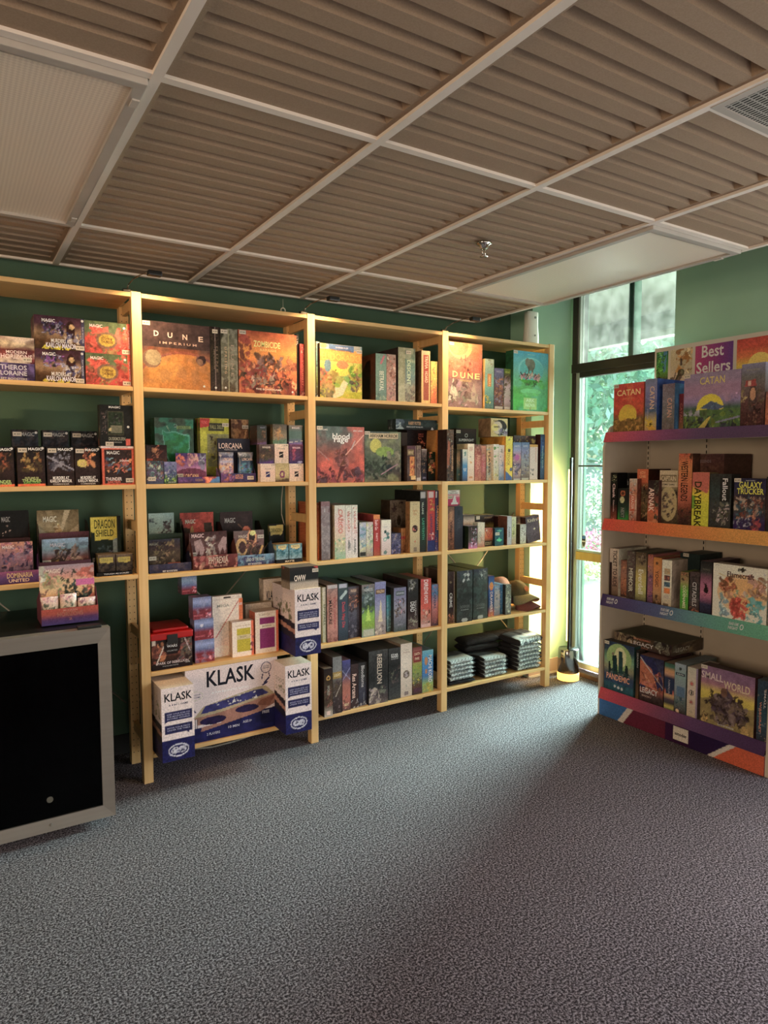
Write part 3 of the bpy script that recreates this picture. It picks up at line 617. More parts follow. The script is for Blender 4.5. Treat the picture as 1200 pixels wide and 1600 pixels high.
ITEMS = [
('booster_box', 'dark violet booster box with silver lettering, at the cut left edge, top shelf, first bay', 'boxes on the top shelf of the first bay', 0, 0.03, 0.133, 0.328, 1.84, 1.912, 0.12, 0, 0, 'g 214 436 325;n 76a .6 5 .5;n 213 .6 9 .55', 'THEROS|.6|.75|.5|.28|ccd;LORAINE|.6|.42|.5|.26|ccd;SET BOOSTERS|.6|.1|.5|.12|ccc', '', '', ''),
('booster_box', 'booster box with pale clouds over red, standing on a violet one, top shelf, first bay', 'boxes on the top shelf of the first bay', 0, 0.03, 0.137, 0.33, 1.912, 2.019, 0.12, 0, 0, 'g 512 944 622 dca 866;n edc .7 3 .5;n 523 .6 7 .55', 'MODERN|.65|.42|.4|.12|edd;HORIZONS|.65|.25|.6|.18|edd', '.85 .15', '', ''),
('booster_box', 'lower of two stacked booster boxes showing a seated bearded person, top shelf, first bay', 'boxes on the top shelf of the first bay', 0, 0.03, 0.331, 0.523, 1.84, 1.98, 0.13, 0, 0, 'g 321 642 a86 534 423;e .72 .6 .09 .3 311;d .74 .72 .055 db8;c .6 .25 .95 .5 16 .07 ccd 447 88a edc;c .15 .5 .6 .85 26 .07 759 95b bbd 447 223;n 210 .5 6 .6;c .15 .02 .7 .08 14 .06 dc2 ed3;r .93 0 1 1 446', 'MAGIC|.28|.86|.26|.1|fff;MURDERS AT|.52|.27|.4|.12|eee;KARLOV MANOR|.52|.13|.6|.15|eef;PLAY BOOSTER|.965|.5|.5|.03|ccd|r', '.9 .1;.96 .93 d', '', ''),
('booster_box', 'upper of two stacked booster boxes showing a seated bearded person, top shelf, first bay', 'boxes on the top shelf of the first bay', 0, 0.03, 0.332, 0.528, 1.98, 2.12, 0.13, 0, 0, 'g 321 642 a86 534 423;e .72 .6 .09 .3 311;d .74 .72 .055 db8;c .6 .25 .95 .5 16 .07 ccd 447 88a edc;c .15 .5 .6 .85 26 .07 759 95b bbd 447 223;n 210 .5 6 .6;c .15 .02 .7 .08 14 .06 dc2 ed3;r .93 0 1 1 446', 'MAGIC|.28|.86|.26|.1|fff;MURDERS AT|.52|.27|.4|.12|eee;KARLOV MANOR|.52|.13|.6|.15|eef;PLAY BOOSTER|.965|.5|.5|.03|ccd|r', '.9 .1;.96 .93 d', '', ''),
('booster_box', 'lower of two red and green booster boxes with gold medallion, top shelf, first bay', 'boxes on the top shelf of the first bay', 0, 0.03, 0.528, 0.718, 1.84, 1.979, 0.13, 0, 0, 'g b33 c43 675 564;c 0 0 .35 .5 22 .09 c32 e54 843;c .7 .1 1 .9 18 .12 d43 e65 a22;c .1 .6 .5 .8 10 .1 d43 e54;c .3 .0 .7 .16 10 .07 864 a85;e .48 .42 .24 .26 865;e .48 .42 .18 .19 ca3;c .35 .3 .62 .55 14 .04 db4 a82;r .94 0 1 1 e53', 'MAGIC|.25|.85|.28|.1|fee;OUTLAWS OF|.48|.47|.25|.08|742;THUNDER|.48|.37|.25|.08|742;PLAY BOOSTER|.97|.5|.6|.03|fff|r', '.9 .1;.87 .85 d', '', ''),
('booster_box', 'upper of two red and green booster boxes with gold medallion, top shelf, first bay', 'boxes on the top shelf of the first bay', 0, 0.03, 0.528, 0.718, 1.979, 2.118, 0.13, 0, 0, 'g b33 c43 675 564;c 0 0 .35 .5 22 .09 c32 e54 843;c .7 .1 1 .9 18 .12 d43 e65 a22;c .1 .6 .5 .8 10 .1 d43 e54;c .3 .0 .7 .16 10 .07 864 a85;e .48 .42 .24 .26 865;e .48 .42 .18 .19 ca3;c .35 .3 .62 .55 14 .04 db4 a82;r .94 0 1 1 e53', 'MAGIC|.25|.85|.28|.1|fee;OUTLAWS OF|.48|.47|.25|.08|742;THUNDER|.48|.37|.25|.08|742;PLAY BOOSTER|.97|.5|.6|.03|fff|r', '.9 .1;.87 .85 d', '', ''),
('deck_box', 'left black deck box of the back row, second shelf, first bay', 'deck boxes on the second shelf of the first bay', 0, 0.15, 0.242, 0.344, 1.4, 1.643, 0.06, 0, 0, 'g 111 223 111;n 345 .4 5 .55;n 655 .3 8 .6', 'MAGIC|.6|.92|.5|.07|aaa', '.2 .92;.92 .95 d', '', ''),
('deck_box', 'middle black deck box of the back row, second shelf, first bay', 'deck boxes on the second shelf of the first bay', 0, 0.15, 0.361, 0.467, 1.4, 1.643, 0.06, 0, 0, 'g 111 223 111;n 345 .4 5 .55;n 655 .3 8 .6', 'MAGIC|.6|.92|.5|.07|aaa', '.2 .92;.92 .95 d', '', ''),
('deck_box', 'right black deck box of the back row, second shelf, first bay', 'deck boxes on the second shelf of the first bay', 0, 0.15, 0.478, 0.589, 1.4, 1.642, 0.06, 0, 0, 'g 111 223 111;n 345 .4 5 .55;n 655 .3 8 .6', 'MAGIC|.6|.92|.5|.07|aaa', '.2 .92;.92 .95 d', '', ''),
('deck_box', 'dark orange-footed deck box cut by the left edge, second shelf, first bay', 'deck boxes on the second shelf of the first bay', 0, 0.04, 0.139, 0.238, 1.4, 1.566, 0.07, 0, 0, 'g 211 322 111;c .1 .4 .9 .85 20 .14 532 a53 432 753;r 0 0 1 .06 e63', 'MAGIC|.66|.93|.5|.07|fff;THUNDER|.5|.12|.75|.08|bd8;JUNCTION|.5|.06|.75|.08|bd8', '.93 .95 d', '', ''),
('deck_box', 'dark deck box with golden figure, green lettering and orange foot, second shelf, first bay', 'deck boxes on the second shelf of the first bay', 0, 0.04, 0.25, 0.355, 1.4, 1.569, 0.07, 0, 0, 'g 211 322 111;c .15 .4 .85 .85 26 .13 542 963 432 b95 653;r 0 0 1 .06 e63', 'MAGIC|.66|.93|.5|.07|fff;OUTLAWS OF|.5|.2|.5|.06|cd9;THUNDER|.5|.14|.7|.07|bd8;JUNCTION|.5|.08|.6|.07|7c5', '.2 .9;.93 .95 d', '', ''),
('deck_box', 'dark deck box with a grey curved blade, second shelf, first bay', 'deck boxes on the second shelf of the first bay', 0, 0.04, 0.363, 0.47, 1.4, 1.568, 0.07, 0, 0, 'g 211 322 111;c .1 .4 .9 .9 26 .13 334 556 223 889 99a;l 0 .75 1 .4 .04 99a', 'MAGIC|.66|.93|.5|.07|fff;MURDERS AT|.5|.2|.6|.08|fff;KARLOV MANOR|.5|.12|.8|.08|fff;COMMANDER|.5|.04|.6|.04|ccc', '.2 .9;.93 .95 d', '', ''),
('deck_box', 'dark deck box with orange figure and yellow round cat, second shelf, first bay', 'deck boxes on the second shelf of the first bay', 0, 0.04, 0.474, 0.577, 1.4, 1.567, 0.07, 0, 0, 'g 211 322 111;c .35 .5 .75 .95 16 .13 e85 fa6 843;e .28 .58 .2 .1 dc6;c .1 .5 .5 .65 8 .06 a94 ec8', 'MAGIC|.66|.93|.5|.07|fff;MURDERS AT|.5|.2|.6|.08|fff;KARLOV MANOR|.5|.12|.8|.08|fff;COMMANDER|.5|.04|.6|.04|ccc', '.2 .9;.93 .95 d', '', ''),
('booster_box', 'orange framed booster box with reclining figures, second shelf, first bay', 'deck boxes on the second shelf of the first bay', 0, 0.02, 0.582, 0.718, 1.4, 1.563, 0.1, 0, 0, 'g d53 d53;r .06 .04 .94 .96 322;c .1 .35 .9 .75 26 .12 d65 a43 468 8bc 743 e96;c .1 .8 .9 .95 12 .05 532 322', 'MAGIC|.35|.88|.4|.09|eee;THUNDER|.35|.16|.5|.09|fee;JUNCTION|.35|.07|.4|.08|f76;OUTLAWS|.7|.66|.3|.05|fff', '.85 .12', '', ''),
('deck_box', 'black window deck box on the orange booster box, second shelf, first bay', 'deck boxes on the second shelf of the first bay', 0, 0.02, 0.578, 0.718, 1.563, 1.755, 0.05, 0, 0, 'g 111 222 111;r 0 0 1 .045 edd;r .24 .3 .72 .86 443;r .27 .33 .69 .83 232;r .3 .36 .66 .52 776;c .32 .55 .64 .8 14 .07 222 444 565;d .3 .43 .05 cb8;r .76 .07 .9 .22 d54;c .05 .3 .2 .85 14 .05 444 655', 'MAGIC|.45|.95|.35|.05|eee;DUSKMOURN|.5|.22|.5|.08|aa9;COMMANDER|.5|.14|.3|.03|999;MAGIC THE GATHERING|.55|.022|.5|.02|765', '.27 .1;.85 .5 d', '', ''),
('display_box', 'dark display box with firelit ruins, cut by the left edge, third shelf, first bay', 'booster displays on the third shelf of the first bay', 0, 0.16, 0.148, 0.3, 0.99, 1.289, 0.1, 0, 0, 'g 420 743 211 111 111;c 0 .0 1 .45 30 .08 b63 e94 311 432 211;c .3 .6 .5 .8 4 .03 dba', 'MAGIC|.4|.87|.22|.08|aaa', '', '', '', (0.142, 0.299, 1.171, 'g 311 422', 'THE STORY|.6|.5|.5|.5|865')),
('display_box', 'pink and purple display box of tumbling warriors, third shelf, first bay', 'booster displays on the third shelf of the first bay', 0, 0.03, 0.129, 0.299, 0.99, 1.162, 0.13, 0, 0, 'g 546 867 a78 d97;c .3 0 1 1 60 .09 768 435 a89 c87 546 e9a 324 b67', 'MAGIC|.45|.88|.26|.08|fee', '', '', '', (0.123, 0.317, 1.043, 'g 426 648 a58', 'DOMINARIA|.62|.66|.5|.42|ec9;UNITED|.6|.25|.4|.26|fdb')),
('display_box', 'tan and green display box with a radiant crowned figure, third shelf, first bay', 'booster displays on the third shelf of the first bay', 0, 0.17, 0.333, 0.507, 0.99, 1.284, 0.1, 0, 0, 'g 231 353 763 a97 764;p .5,.5 0,.75 0,.5 cb9;p .5,.5 1,.55 1,.78 cb9;p .5,.5 .2,1 .35,1 986;p .5,.5 .65,1 .8,1 cb9;e .5 .5 .1 .28 b96;c .4 .2 .6 .8 20 .05 dca 863 fda;r .72 .2 1 .32 e75', 'MAGIC|.3|.86|.32|.09|eed', '.02 .45', '', '', (0.334, 0.543, 1.185, 'g 232 343 634', '')),
('display_box', 'display box with armoured rider on brown peaks under blue sky, third shelf, first bay', 'booster displays on the third shelf of the first bay', 0, 0.04, 0.336, 0.525, 0.99, 1.165, 0.13, 0, 0, 'g 322 532 855 79a 9bd;m .45 .3 3 432;c .3 .4 .8 .8 34 .08 433 764 322 a87;n 322 .5 8 .6;c 0 .0 .5 .4 16 .09 a65 c94 533', 'MAGIC|.33|.84|.32|.1|ccd', '.02 .42', '', '', (0.319, 0.526, 1.07, 'g 322 534', '')),
('header_card', 'black dragon header card with ragged yellow banner, third shelf, first bay', 'booster displays on the third shelf of the first bay', 0, 0.12, 0.542, 0.672, 0.99, 1.252, 0.02, 0, 0, 'g 111 121 111;c .2 .05 .9 .5 30 .12 233 455 122 778;e .8 .4 .08 .3 899;p 0,1 .88,1 .88,.62 .7,.58 .5,.6 .12,.58 .12,.72 0,.74 dc4', 'DRAGON|.46|.87|.68|.16|552;SHIELD|.46|.71|.6|.12|552', '.16 .25', '', ''),
('display_tray', 'low black tray holding two dark deck boxes, third shelf, first bay', 'booster displays on the third shelf of the first bay', 0, 0.03, 0.546, 0.7, 0.99, 1.006, 0.087, 0, 0, 'g 111 211', 'TOUGH AS SCALES|.55|.5|.7|.4|eee', '', '', ''),
('deck_box', 'left dark deck box with yellow crest in the black tray, third shelf, first bay', 'booster displays on the third shelf of the first bay', 0, 0.035, 0.555, 0.628, 1.008, 1.086, 0.085, 0, 0, 'g 211 222 433 765;n 654 .5 7 .5;p .1,.85 .85,.85 .85,.55 .6,.48 .4,.52 .2,.5 .1,.6 cb5', 'DRAGON|.47|.7|.6|.15|885', '', '', 'a86'),
('deck_box', 'right dark deck box with yellow crest in the black tray, third shelf, first bay', 'booster displays on the third shelf of the first bay', 0, 0.035, 0.632, 0.703, 1.008, 1.084, 0.085, 0, 0, 'g 211 222 433 765;n 654 .5 7 .5;p .1,.85 .85,.85 .85,.55 .6,.48 .4,.52 .2,.5 .1,.6 cb5', 'DRAGON|.47|.7|.6|.15|885', '', '', 'a86'),
('board_game_box', 'very large brown box with an orange planet and two moons, top shelf, second bay', 'big games on the top shelf of the second bay', 0, 0.03, 0.771, 1.084, 1.84, 2.145, 0.1, 0, 1, 'g a62 c73 b62 533 433 433;e .6 -.2 .8 .78 844;e .6 -.22 .78 .76 c83;n a51 .4 3 .5;d .13 .44 .135 865;d .15 .46 .115 a97;n 765 .25 9 .5;d .86 .46 .075 644;d .875 .48 .06 322;e .84 .44 .05 .05 865;r 0 .62 1 1 433;g2 0', 'D|.2|.82|.07|.08|ecb;U|.4|.81|.07|.08|ecb;N|.62|.8|.07|.08|ecb;E|.86|.79|.07|.08|ecb;I M P E R I U M|.52|.69|.55|.035|ca9', '.06 .96;.9 .07 d', '', ''),
('board_game_box', 'narrow black spine box with faint lettering, right of the planet box, top shelf, second bay', 'big games on the top shelf of the second bay', 0, 0.03, 1.086, 1.134, 1.84, 2.147, 0.27, 0, 1, 'g 322 221 211;l .5 0 .5 1 .06 877;n 543 .4 6 .6', 'D U N E|.66|.5|.4|.22|765|r;IMPERIUM|.4|.5|.3|.16|765|r', '.5 .93;.5 .06 d', '', ''),
('board_game_box', 'grey shrink-wrapped spine box with pale torn film, top shelf, second bay', 'big games on the top shelf of the second bay', 0, 0.03, 1.138, 1.222, 1.84, 2.145, 0.27, 0, 1, 'g 543 665 776 665;n aa9 .5 4 .55;l .45 0 .45 1 .03 aa8;p 0,.8 .3,1 0,1 332', 'U P R I S I N G|.28|.5|.42|.14|ca8|r;D U N E|.68|.5|.5|.18|a98|r;IMPERIUM|.5|.52|.35|.08|987|r', '.2 .95;.25 .07 d', '', ''),
('board_game_box', 'large orange box with a battling crowd of figures, top shelf, second bay', 'big games on the top shelf of the second bay', 0, 0.03, 1.227, 1.538, 1.84, 2.148, 0.27, 0, 1, 'g 732 b42 d62 e82 e93 d73 a42;n e84 .4 3 .5;c 0 0 1 .5 80 .09 732 933 c64 543 e96 833 a75 421;c .3 .4 .75 .62 26 .07 754 977 643;c .75 .4 1 .65 14 .06 943 b64 d85;c 0 .4 .2 .9 16 .08 a43 843;c .15 .15 .6 .35 14 .06 ca9 a98 655', 'ZOMBICIDE|.48|.8|.46|.1|ee9;BLACK PLAGUE|.5|.71|.28|.04|fd8;THE BOARDGAME|.5|.08|.44|.03|fed', '.07 .96;.92 .06 d', '', ''),
('board_game_box', 'red spine box with a pale picture, against the right post, top shelf, second bay', 'big games on the top shelf of the second bay', 0, 0.03, 1.557, 1.584, 1.84, 2.108, 0.25, 0, 0, 'g 722 933 a33 a33;c .1 .78 .9 .97 8 .2 dba a87 654;c .1 0 .9 .12 8 .2 ca9 544', 'TWILIGHT|.55|.45|.5|.3|d76|r', '', '', ''),
('board_game_box', 'thin black spine behind the red spine box, top shelf, second bay', 'big games on the top shelf of the second bay', 0, 0.04, 1.541, 1.555, 1.84, 2.155, 0.06, 0, 0, 'g 111 222;c .1 .8 .9 1 6 .3 ccc 444', '', '', '', ''),
('card_box', 'green box with an outlined winged emblem, second shelf, second bay', 'cards and cubes on the second shelf of the second bay', 0, 0.18, 0.853, 1.042, 1.4, 1.717, 0.08, 0, 1, 'g 132 354 465 454;n 243 .6 3 .5;p .18,.82 .3,.78 .5,.8 .7,.76 .9,.74 .88,.5 .78,.33 .6,.3 .45,.28 .35,.32 .26,.45 7cb;p .2,.8 .3,.76 .5,.78 .7,.74 .88,.72 .86,.5 .76,.35 .6,.32 .45,.3 .36,.34 .28,.46 184;n 2a8 .5 6 .55;e .42 .18 .07 .1 195;l .62 .3 .78 .06 .02 7cb;l .55 .3 .66 .1 .02 7cb;r .55 .83 .93 .88 8a6;l .3 .88 .38 .8 .01 aca;d .53 .88 .04 9cb;d .53 .88 .03 354', 'SHROUDED|.75|.855|.3|.04|564', '.88 .24', '', ''),
('card_box', 'yellow tin-shaped box with red corner and small cartoon scene, second shelf, second bay', 'cards and cubes on the second shelf of the second bay', 0, 0.16, 1.069, 1.217, 1.4, 1.721, 0.08, 0, 0, 'g 321 bb3 cc4 dd4 cc3;n 992 .5 7 .5;r .25 .25 1 .75 996;c .25 .3 .95 .7 24 .09 887 433 aa9 cc5 664;r .3 .8 .85 .93 443;p -.05,1 .35,1 .3,.87 -.05,.84 c22;r .05 .0 .4 .12 654', 'PROMO|.15|.93|.2|.05|e66;FALL 2023|.57|.865|.45|.06|aa7', '.93 .9', '', ''),
('card_box', 'brown swirling patterned box behind the dark display, second shelf, second bay', 'cards and cubes on the second shelf of the second bay', 0, 0.19, 1.24, 1.335, 1.4, 1.721, 0.07, 0, 0, 'g 311 853 a75 422;n c96 .7 4 .5;l .3 0 .9 .9 .05 da7;l .5 0 1 .8 .03 311;n 311 .5 8 .55', '', '.8 .88', '', ''),
('card_box', 'orange-red creature display above the two comic packs, second shelf, second bay', 'cards and cubes on the second shelf of the second bay', 0, 0.1, 0.793, 0.888, 1.4, 1.583, 0.077, 0, 0, 'g dba a74 533 211;r 0 .45 .3 .65 e53;c .25 .4 .75 1 24 .11 c75 e96 843 a54;r 0 .35 1 .42 edb;r 0 .8 .2 .96 433', '', '', '', ''),
('deck_box', 'left comic-covered pack with red-brown hero and price tag, second shelf, second bay', 'cards and cubes on the second shelf of the second bay', 0, 0.03, 0.775, 0.852, 1.4, 1.507, 0.05, 0, 0, 'g 346 657 345;c 0 .1 1 1 44 .13 744 a76 9ab 344 bcb 533 588 353', '', '.3 .22', '', ''),
('deck_box', 'right comic-covered pack, blue with green claws, second shelf, second bay', 'cards and cubes on the second shelf of the second bay', 0, 0.03, 0.855, 0.913, 1.4, 1.503, 0.05, 0, 0, 'g 353 457 88b;c 0 .1 1 1 40 .13 66a 99c 345 578 ccd 447;c 0 .1 1 .4 12 .13 9c4 683', 'STAR REALMS|.6|.07|.6|.05|ccc', '', '', ''),
('display_box', 'pink and purple display with character busts and gold lettering, second shelf, second bay', 'cards and cubes on the second shelf of the second bay', 0, 0.06, 0.93, 1.079, 1.4, 1.545, 0.05, 0, 0, 'g 947 b7a c8b 748 437;c .4 .6 .75 1 14 .13 e9b c89 fcb;c .78 .5 1 .95 12 .12 99b 667 bbc;c 0 .6 .25 .9 12 .1 e64 f86;p 0,0 1,0 1,.35 .8,.45 .5,.5 .2,.45 0,.35 735', 'LORCANA|.5|.22|.5|.14|fc9;TRADING CARD GAME|.5|.1|.35|.03|fdb', '.05 .25;.9 .3 g', '', '', (0.926, 1.131, 1.428, 'g 326 437;c .7 .1 1 1 12 .2 d75 a46;c .85 .2 1 .8 4 .2 37b;c 0 .0 .3 .9 8 .15 648', 'FLOODBORN|.5|.5|.18|.4|a87')),
('display_box', 'dark card display with arched header and gold lettering, second shelf, second bay', 'cards and cubes on the second shelf of the second bay', 0, 0.08, 1.144, 1.315, 1.4, 1.62, 0.02, 0, 0, 'g 223 223 334', 'LORCANA|.4|.83|.72|.13|fdc;TRADING CARD GAME|.4|.74|.4|.03|dcc', '.9 .1 T', '', '', (1.143, 1.327, 1.445, 'g 336 437;c 0 0 .3 1 10 .2 648 a66;e .55 1 .3 .3 336', 'INTO THE|.52|.75|.22|.25|d97;INKLANDS|.52|.5|.22|.25|d97')),
('booster_pack', 'booster pack with golden and lilac artwork in the dark display, second shelf, second bay', 'cards and cubes on the second shelf of the second bay', 0, 0.09, 1.142, 1.219, 1.405, 1.552, 0.028, 0, 0, 'g 535 668 b8a da7 bbd 447 ccd;c .1 .15 .9 .6 26 .15 da8 eb9 98c ccd 648 a76;c 0 .93 1 1 4 .3 fee ccd', 'LORCANA|.55|.75|.7|.1|ecb', '', '', ''),
('booster_pack', 'booster pack with teal and blue artwork in the dark display, second shelf, second bay', 'cards and cubes on the second shelf of the second bay', 0, 0.09, 1.241, 1.323, 1.405, 1.552, 0.028, 0, 0, 'g 842 354 47a 357 234 ccc;c .1 .1 .9 .6 26 .15 49b 5ab 233 376 c75 347;c 0 .93 1 1 4 .3 eee ccd', 'LORCANA|.55|.75|.7|.1|ecb', '', '', ''),
('deck_box', 'cream cube box with navy mark, bottom left of the stack, second shelf, second bay', 'cards and cubes on the second shelf of the second bay', 0, 0.04, 1.336, 1.416, 1.4, 1.493, 0.037, 0, 0, 'g dcb ecb edc;p .38,.28 .62,.28 .62,.58 .38,.58 226;l .36 .38 .64 .5 .03 edc', 'BOULDER|.5|.72|.4|.05|887;ULTRA|.85|.93|.25|.06|433', '', '', ''),
('deck_box', 'brown window cube box in the middle of the left column, second shelf, second bay', 'cards and cubes on the second shelf of the second bay', 0, 0.04, 1.331, 1.41, 1.493, 1.59, 0.037, 0, 0, 'g 336 543 433 655;c .1 .2 .9 .8 14 .15 654 864 443;p 0,0 1,0 1,.18 0,.03 537', 'BOULDER|.5|.85|.55|.09|fed', '', '', ''),
('deck_box', 'dark clear cube box topping the left column, second shelf, second bay', 'cards and cubes on the second shelf of the second bay', 0, 0.06, 1.329, 1.38, 1.59, 1.687, 0.1, 0, 1, 'g 634 332 443 333;c .5 .2 .9 .7 8 .2 964 642;p 0,0 1,0 1,.16 0,.05 647', 'BOULDER|.6|.88|.5|.07|aab', '', '', ''),
('deck_box', 'tan cube box with purple mark, bottom middle of the stack, second shelf, second bay', 'cards and cubes on the second shelf of the second bay', 0, 0.04, 1.417, 1.493, 1.4, 1.495, 0.1, 0, 0, 'g 332 cb8 cb8 ba7;p 0,0 1,0 1,.2 0,.05 543;e .5 .4 .2 .2 726;e .5 .4 .1 .1 cb8', 'SHELL|.5|.7|.3|.05|886', '', '', ''),
('deck_box', 'cream cube box with black mark, middle of the stack, second shelf, second bay', 'cards and cubes on the second shelf of the second bay', 0, 0.04, 1.414, 1.491, 1.495, 1.594, 0.1, 0, 0, 'g dcb ecb edc;p .35,.3 .63,.3 .63,.6 .35,.6 211;l .33 .4 .66 .52 .03 edc', 'BOULDER|.5|.75|.5|.05|887;ULTRA|.8|.92|.3|.06|433', '', '', ''),
('deck_box', 'clear cube box with amber glow, top middle of the stack, second shelf, second bay', 'cards and cubes on the second shelf of the second bay', 0, 0.05, 1.41, 1.488, 1.594, 1.694, 0.1, 0, 1, 'g 476 875 764 654;c .1 .2 .6 .8 10 .2 b84 975;p 0,0 1,.1 1,.25 0,.15 575', '', '', '', ''),
('deck_box', 'cream cube box with black mark, bottom right of the stack, second shelf, second bay', 'cards and cubes on the second shelf of the second bay', 0, 0.04, 1.495, 1.576, 1.4, 1.493, 0.1, 0, 0, 'g dcb ecb edc;p .38,.28 .62,.28 .62,.58 .38,.58 211;l .36 .38 .64 .5 .03 edc', 'BOULDER|.5|.72|.4|.05|887;ULTRA|.75|.93|.25|.06|433', '', '', ''),
('deck_box', 'purple window cube box in the middle of the right column, second shelf, second bay', 'cards and cubes on the second shelf of the second bay', 0, 0.04, 1.496, 1.576, 1.493, 1.592, 0.1, 0, 0, 'g 325 536 535 746;c .0 .2 .4 .8 6 .2 a46;p 0,0 1,0 1,.18 0,.05 326;e .75 .08 .18 .05 aad', 'BOULDER|.5|.83|.55|.09|fde', '', '', ''),
('deck_box', 'dark green clear cube box topping the right column, second shelf, second bay', 'cards and cubes on the second shelf of the second bay', 0, 0.04, 1.495, 1.573, 1.592, 1.691, 0.1, 0, 1, 'g 537 354 354 765;p 0,0 1,0 1,.14 0,.04 638;l 0 .1 1 .2 .02 dcc', 'BOULDER|.5|.86|.55|.09|edd', '', '', ''),
('display_box', 'pale grey display box with a dark rearing horse shape, third shelf, second bay', 'booster displays on the third shelf of the second bay', 0, 0.17, 0.822, 0.945, 0.98, 1.251, 0.1, 0, 0, 'g 651 766 9a9 9bb;c .3 .2 .9 .85 40 .13 322 433 544 211 655;c .6 .1 1 .5 12 .1 a93 cb4 654;c 0 0 .3 .2 8 .1 a83', 'MAGIC|.12|.87|.2|.08|334', '1.08 .4', '', '', (0.808, 0.973, 1.153, 'g 232 343', '')),
('display_box', 'dark brown display box with coiled armoured figure, third shelf, second bay', 'booster displays on the third shelf of the second bay', 0, 0.05, 0.791, 0.939, 0.98, 1.134, 0.12, 0, 0, 'g 322 432 543 433 334;c .1 .1 .8 .9 44 .1 654 875 322 433 764 a86;r .6 .12 1 .24 b53', 'MAGIC|.16|.86|.28|.08|998', '.02 .42', '', '', (0.781, 0.979, 1.021, 'g 224 335;n 655 .4 8 .6', 'SET BOOSTERS|.48|.15|.35|.2|eee')),
('display_box', 'red display box with a dark hooded silhouette, third shelf, second bay', 'booster displays on the third shelf of the second bay', 0, 0.17, 0.975, 1.146, 0.98, 1.247, 0.1, 0, 0, 'g 532 943 a32 a32;n 622 .4 4 .55;p .0,.0 .3,.0 .3,.7 .1,.72 .05,.9 0,.9 321;p .7,.8 .95,.8 1,.3 1,0 .7,.0 .75,.4 321;e .35 .5 .06 .25 974;d .87 .3 .04 b97', 'MAGIC|.3|.83|.3|.08|ccb', '.02 .55', '', '', (0.985, 1.179, 1.149, 'g 311 422', '')),
('display_box', 'maroon display box with pale winged dragon, third shelf, second bay', 'booster displays on the third shelf of the second bay', 0, 0.04, 0.981, 1.17, 0.98, 1.159, 0.12, 0, 0, 'g 522 633 644 422;p .12,.75 .3,.8 .4,.5 .3,.25 .25,.5 .18,.3 .15,.55 b99;p .75,.6 .9,.85 1,.8 .95,.35 .88,.55 .8,.35 b99;c .4 .2 .65 .85 34 .08 cba a99 edc 855;l .5 .5 .6 .1 .04 cba', 'MAGIC|.22|.9|.32|.11|fdd', '.02 .4', '', '', (0.985, 1.208, 1.047, 'g 411 622 733;c 0 0 1 1 20 .08 b87 a55', 'PHYREXIA|.56|.62|.44|.5|cba;ALL WILL BE ONE|.56|.2|.4|.14|b98')),
('display_box', 'near-black display box with a glowing orange insect, third shelf, second bay', 'booster displays on the third shelf of the second bay', 0, 0.17, 1.181, 1.358, 0.98, 1.243, 0.1, 0, 0, 'g 211 211 322;n 433 .3 4 .6;e .8 .62 .12 .08 c64;l .7 .55 .95 .45 .03 c64;l .55 .75 .75 .6 .02 754', 'MAGIC|.3|.83|.32|.1|bbb', '.0 .4', '', '', (1.181, 1.395, 1.145, 'g 211 221', '')),
('display_box', 'display box with gold rings and dark figure, third shelf, second bay', 'booster displays on the third shelf of the second bay', 0, 0.05, 1.209, 1.371, 0.98, 1.153, 0.12, 0, 0, 'g 322 433 866 766;e .25 .5 .2 .28 eb7;e .28 .5 .12 .18 533;e .6 .75 .16 .28 ea7;e .6 .8 .1 .2 322;c .4 .2 .9 .7 30 .1 422 543 322 a65;l .95 .5 .75 .0 .05 eb6;c .1 .0 .5 .2 8 .1 ea6;e .63 .92 .1 .08 ee9', 'MAGIC|.3|.83|.3|.09|edc', '0 .3;.95 .8', '', '', (1.209, 1.411, 1.033, 'g 335 579 8ac;c 0 0 1 1 20 .1 69b 336', 'LORD OF THE RINGS|.48|.55|.5|.3|cdd;SET BOOSTERS|.46|.12|.36|.16|eee')),
('header_card', 'black header card with ragged yellow crest, third shelf, second bay', 'booster displays on the third shelf of the second bay', 0, 0.19, 1.44, 1.528, 0.98, 1.17, 0.02, 0, 0, 'g 111 111;p .0,.95 .95,.97 .9,.72 .8,.68 .5,.7 .1,.68 .08,.85 dc7', 'DRAGON|.48|.82|.7|.12|774', '', '', ''),
('display_tray', 'low black tray holding two teal deck boxes, third shelf, second bay', 'booster displays on the third shelf of the second bay', 0, 0.03, 1.413, 1.56, 0.98, 0.996, 0.12, 0, 0, 'g 111 211', 'MATTE|.5|.5|.35|.6|fec', '', '', ''),
('deck_box', 'left teal deck box with yellow crest in the black tray, third shelf, second bay', 'booster displays on the third shelf of the second bay', 0, 0.035, 1.415, 1.482, 0.998, 1.077, 0.085, 0, 0, 'g 9bc 489 38a 699;n 9cd .5 6 .5;n 255 .5 8 .6;p .15,.95 .85,.95 .8,.7 .55,.62 .3,.68 .15,.75 ed9', 'DRAGON|.5|.83|.5|.12|997', '', '', 'da6'),
('deck_box', 'right teal deck box with yellow crest in the black tray, third shelf, second bay', 'booster displays on the third shelf of the second bay', 0, 0.035, 1.487, 1.56, 0.998, 1.077, 0.085, 0, 0, 'g 9bc 489 38a 699;n 9cd .5 6 .5;n 255 .5 8 .6;p .15,.95 .85,.95 .8,.7 .55,.62 .3,.68 .15,.75 ed9', 'DRAGON|.5|.83|.5|.12|997', '', '', 'da6'),
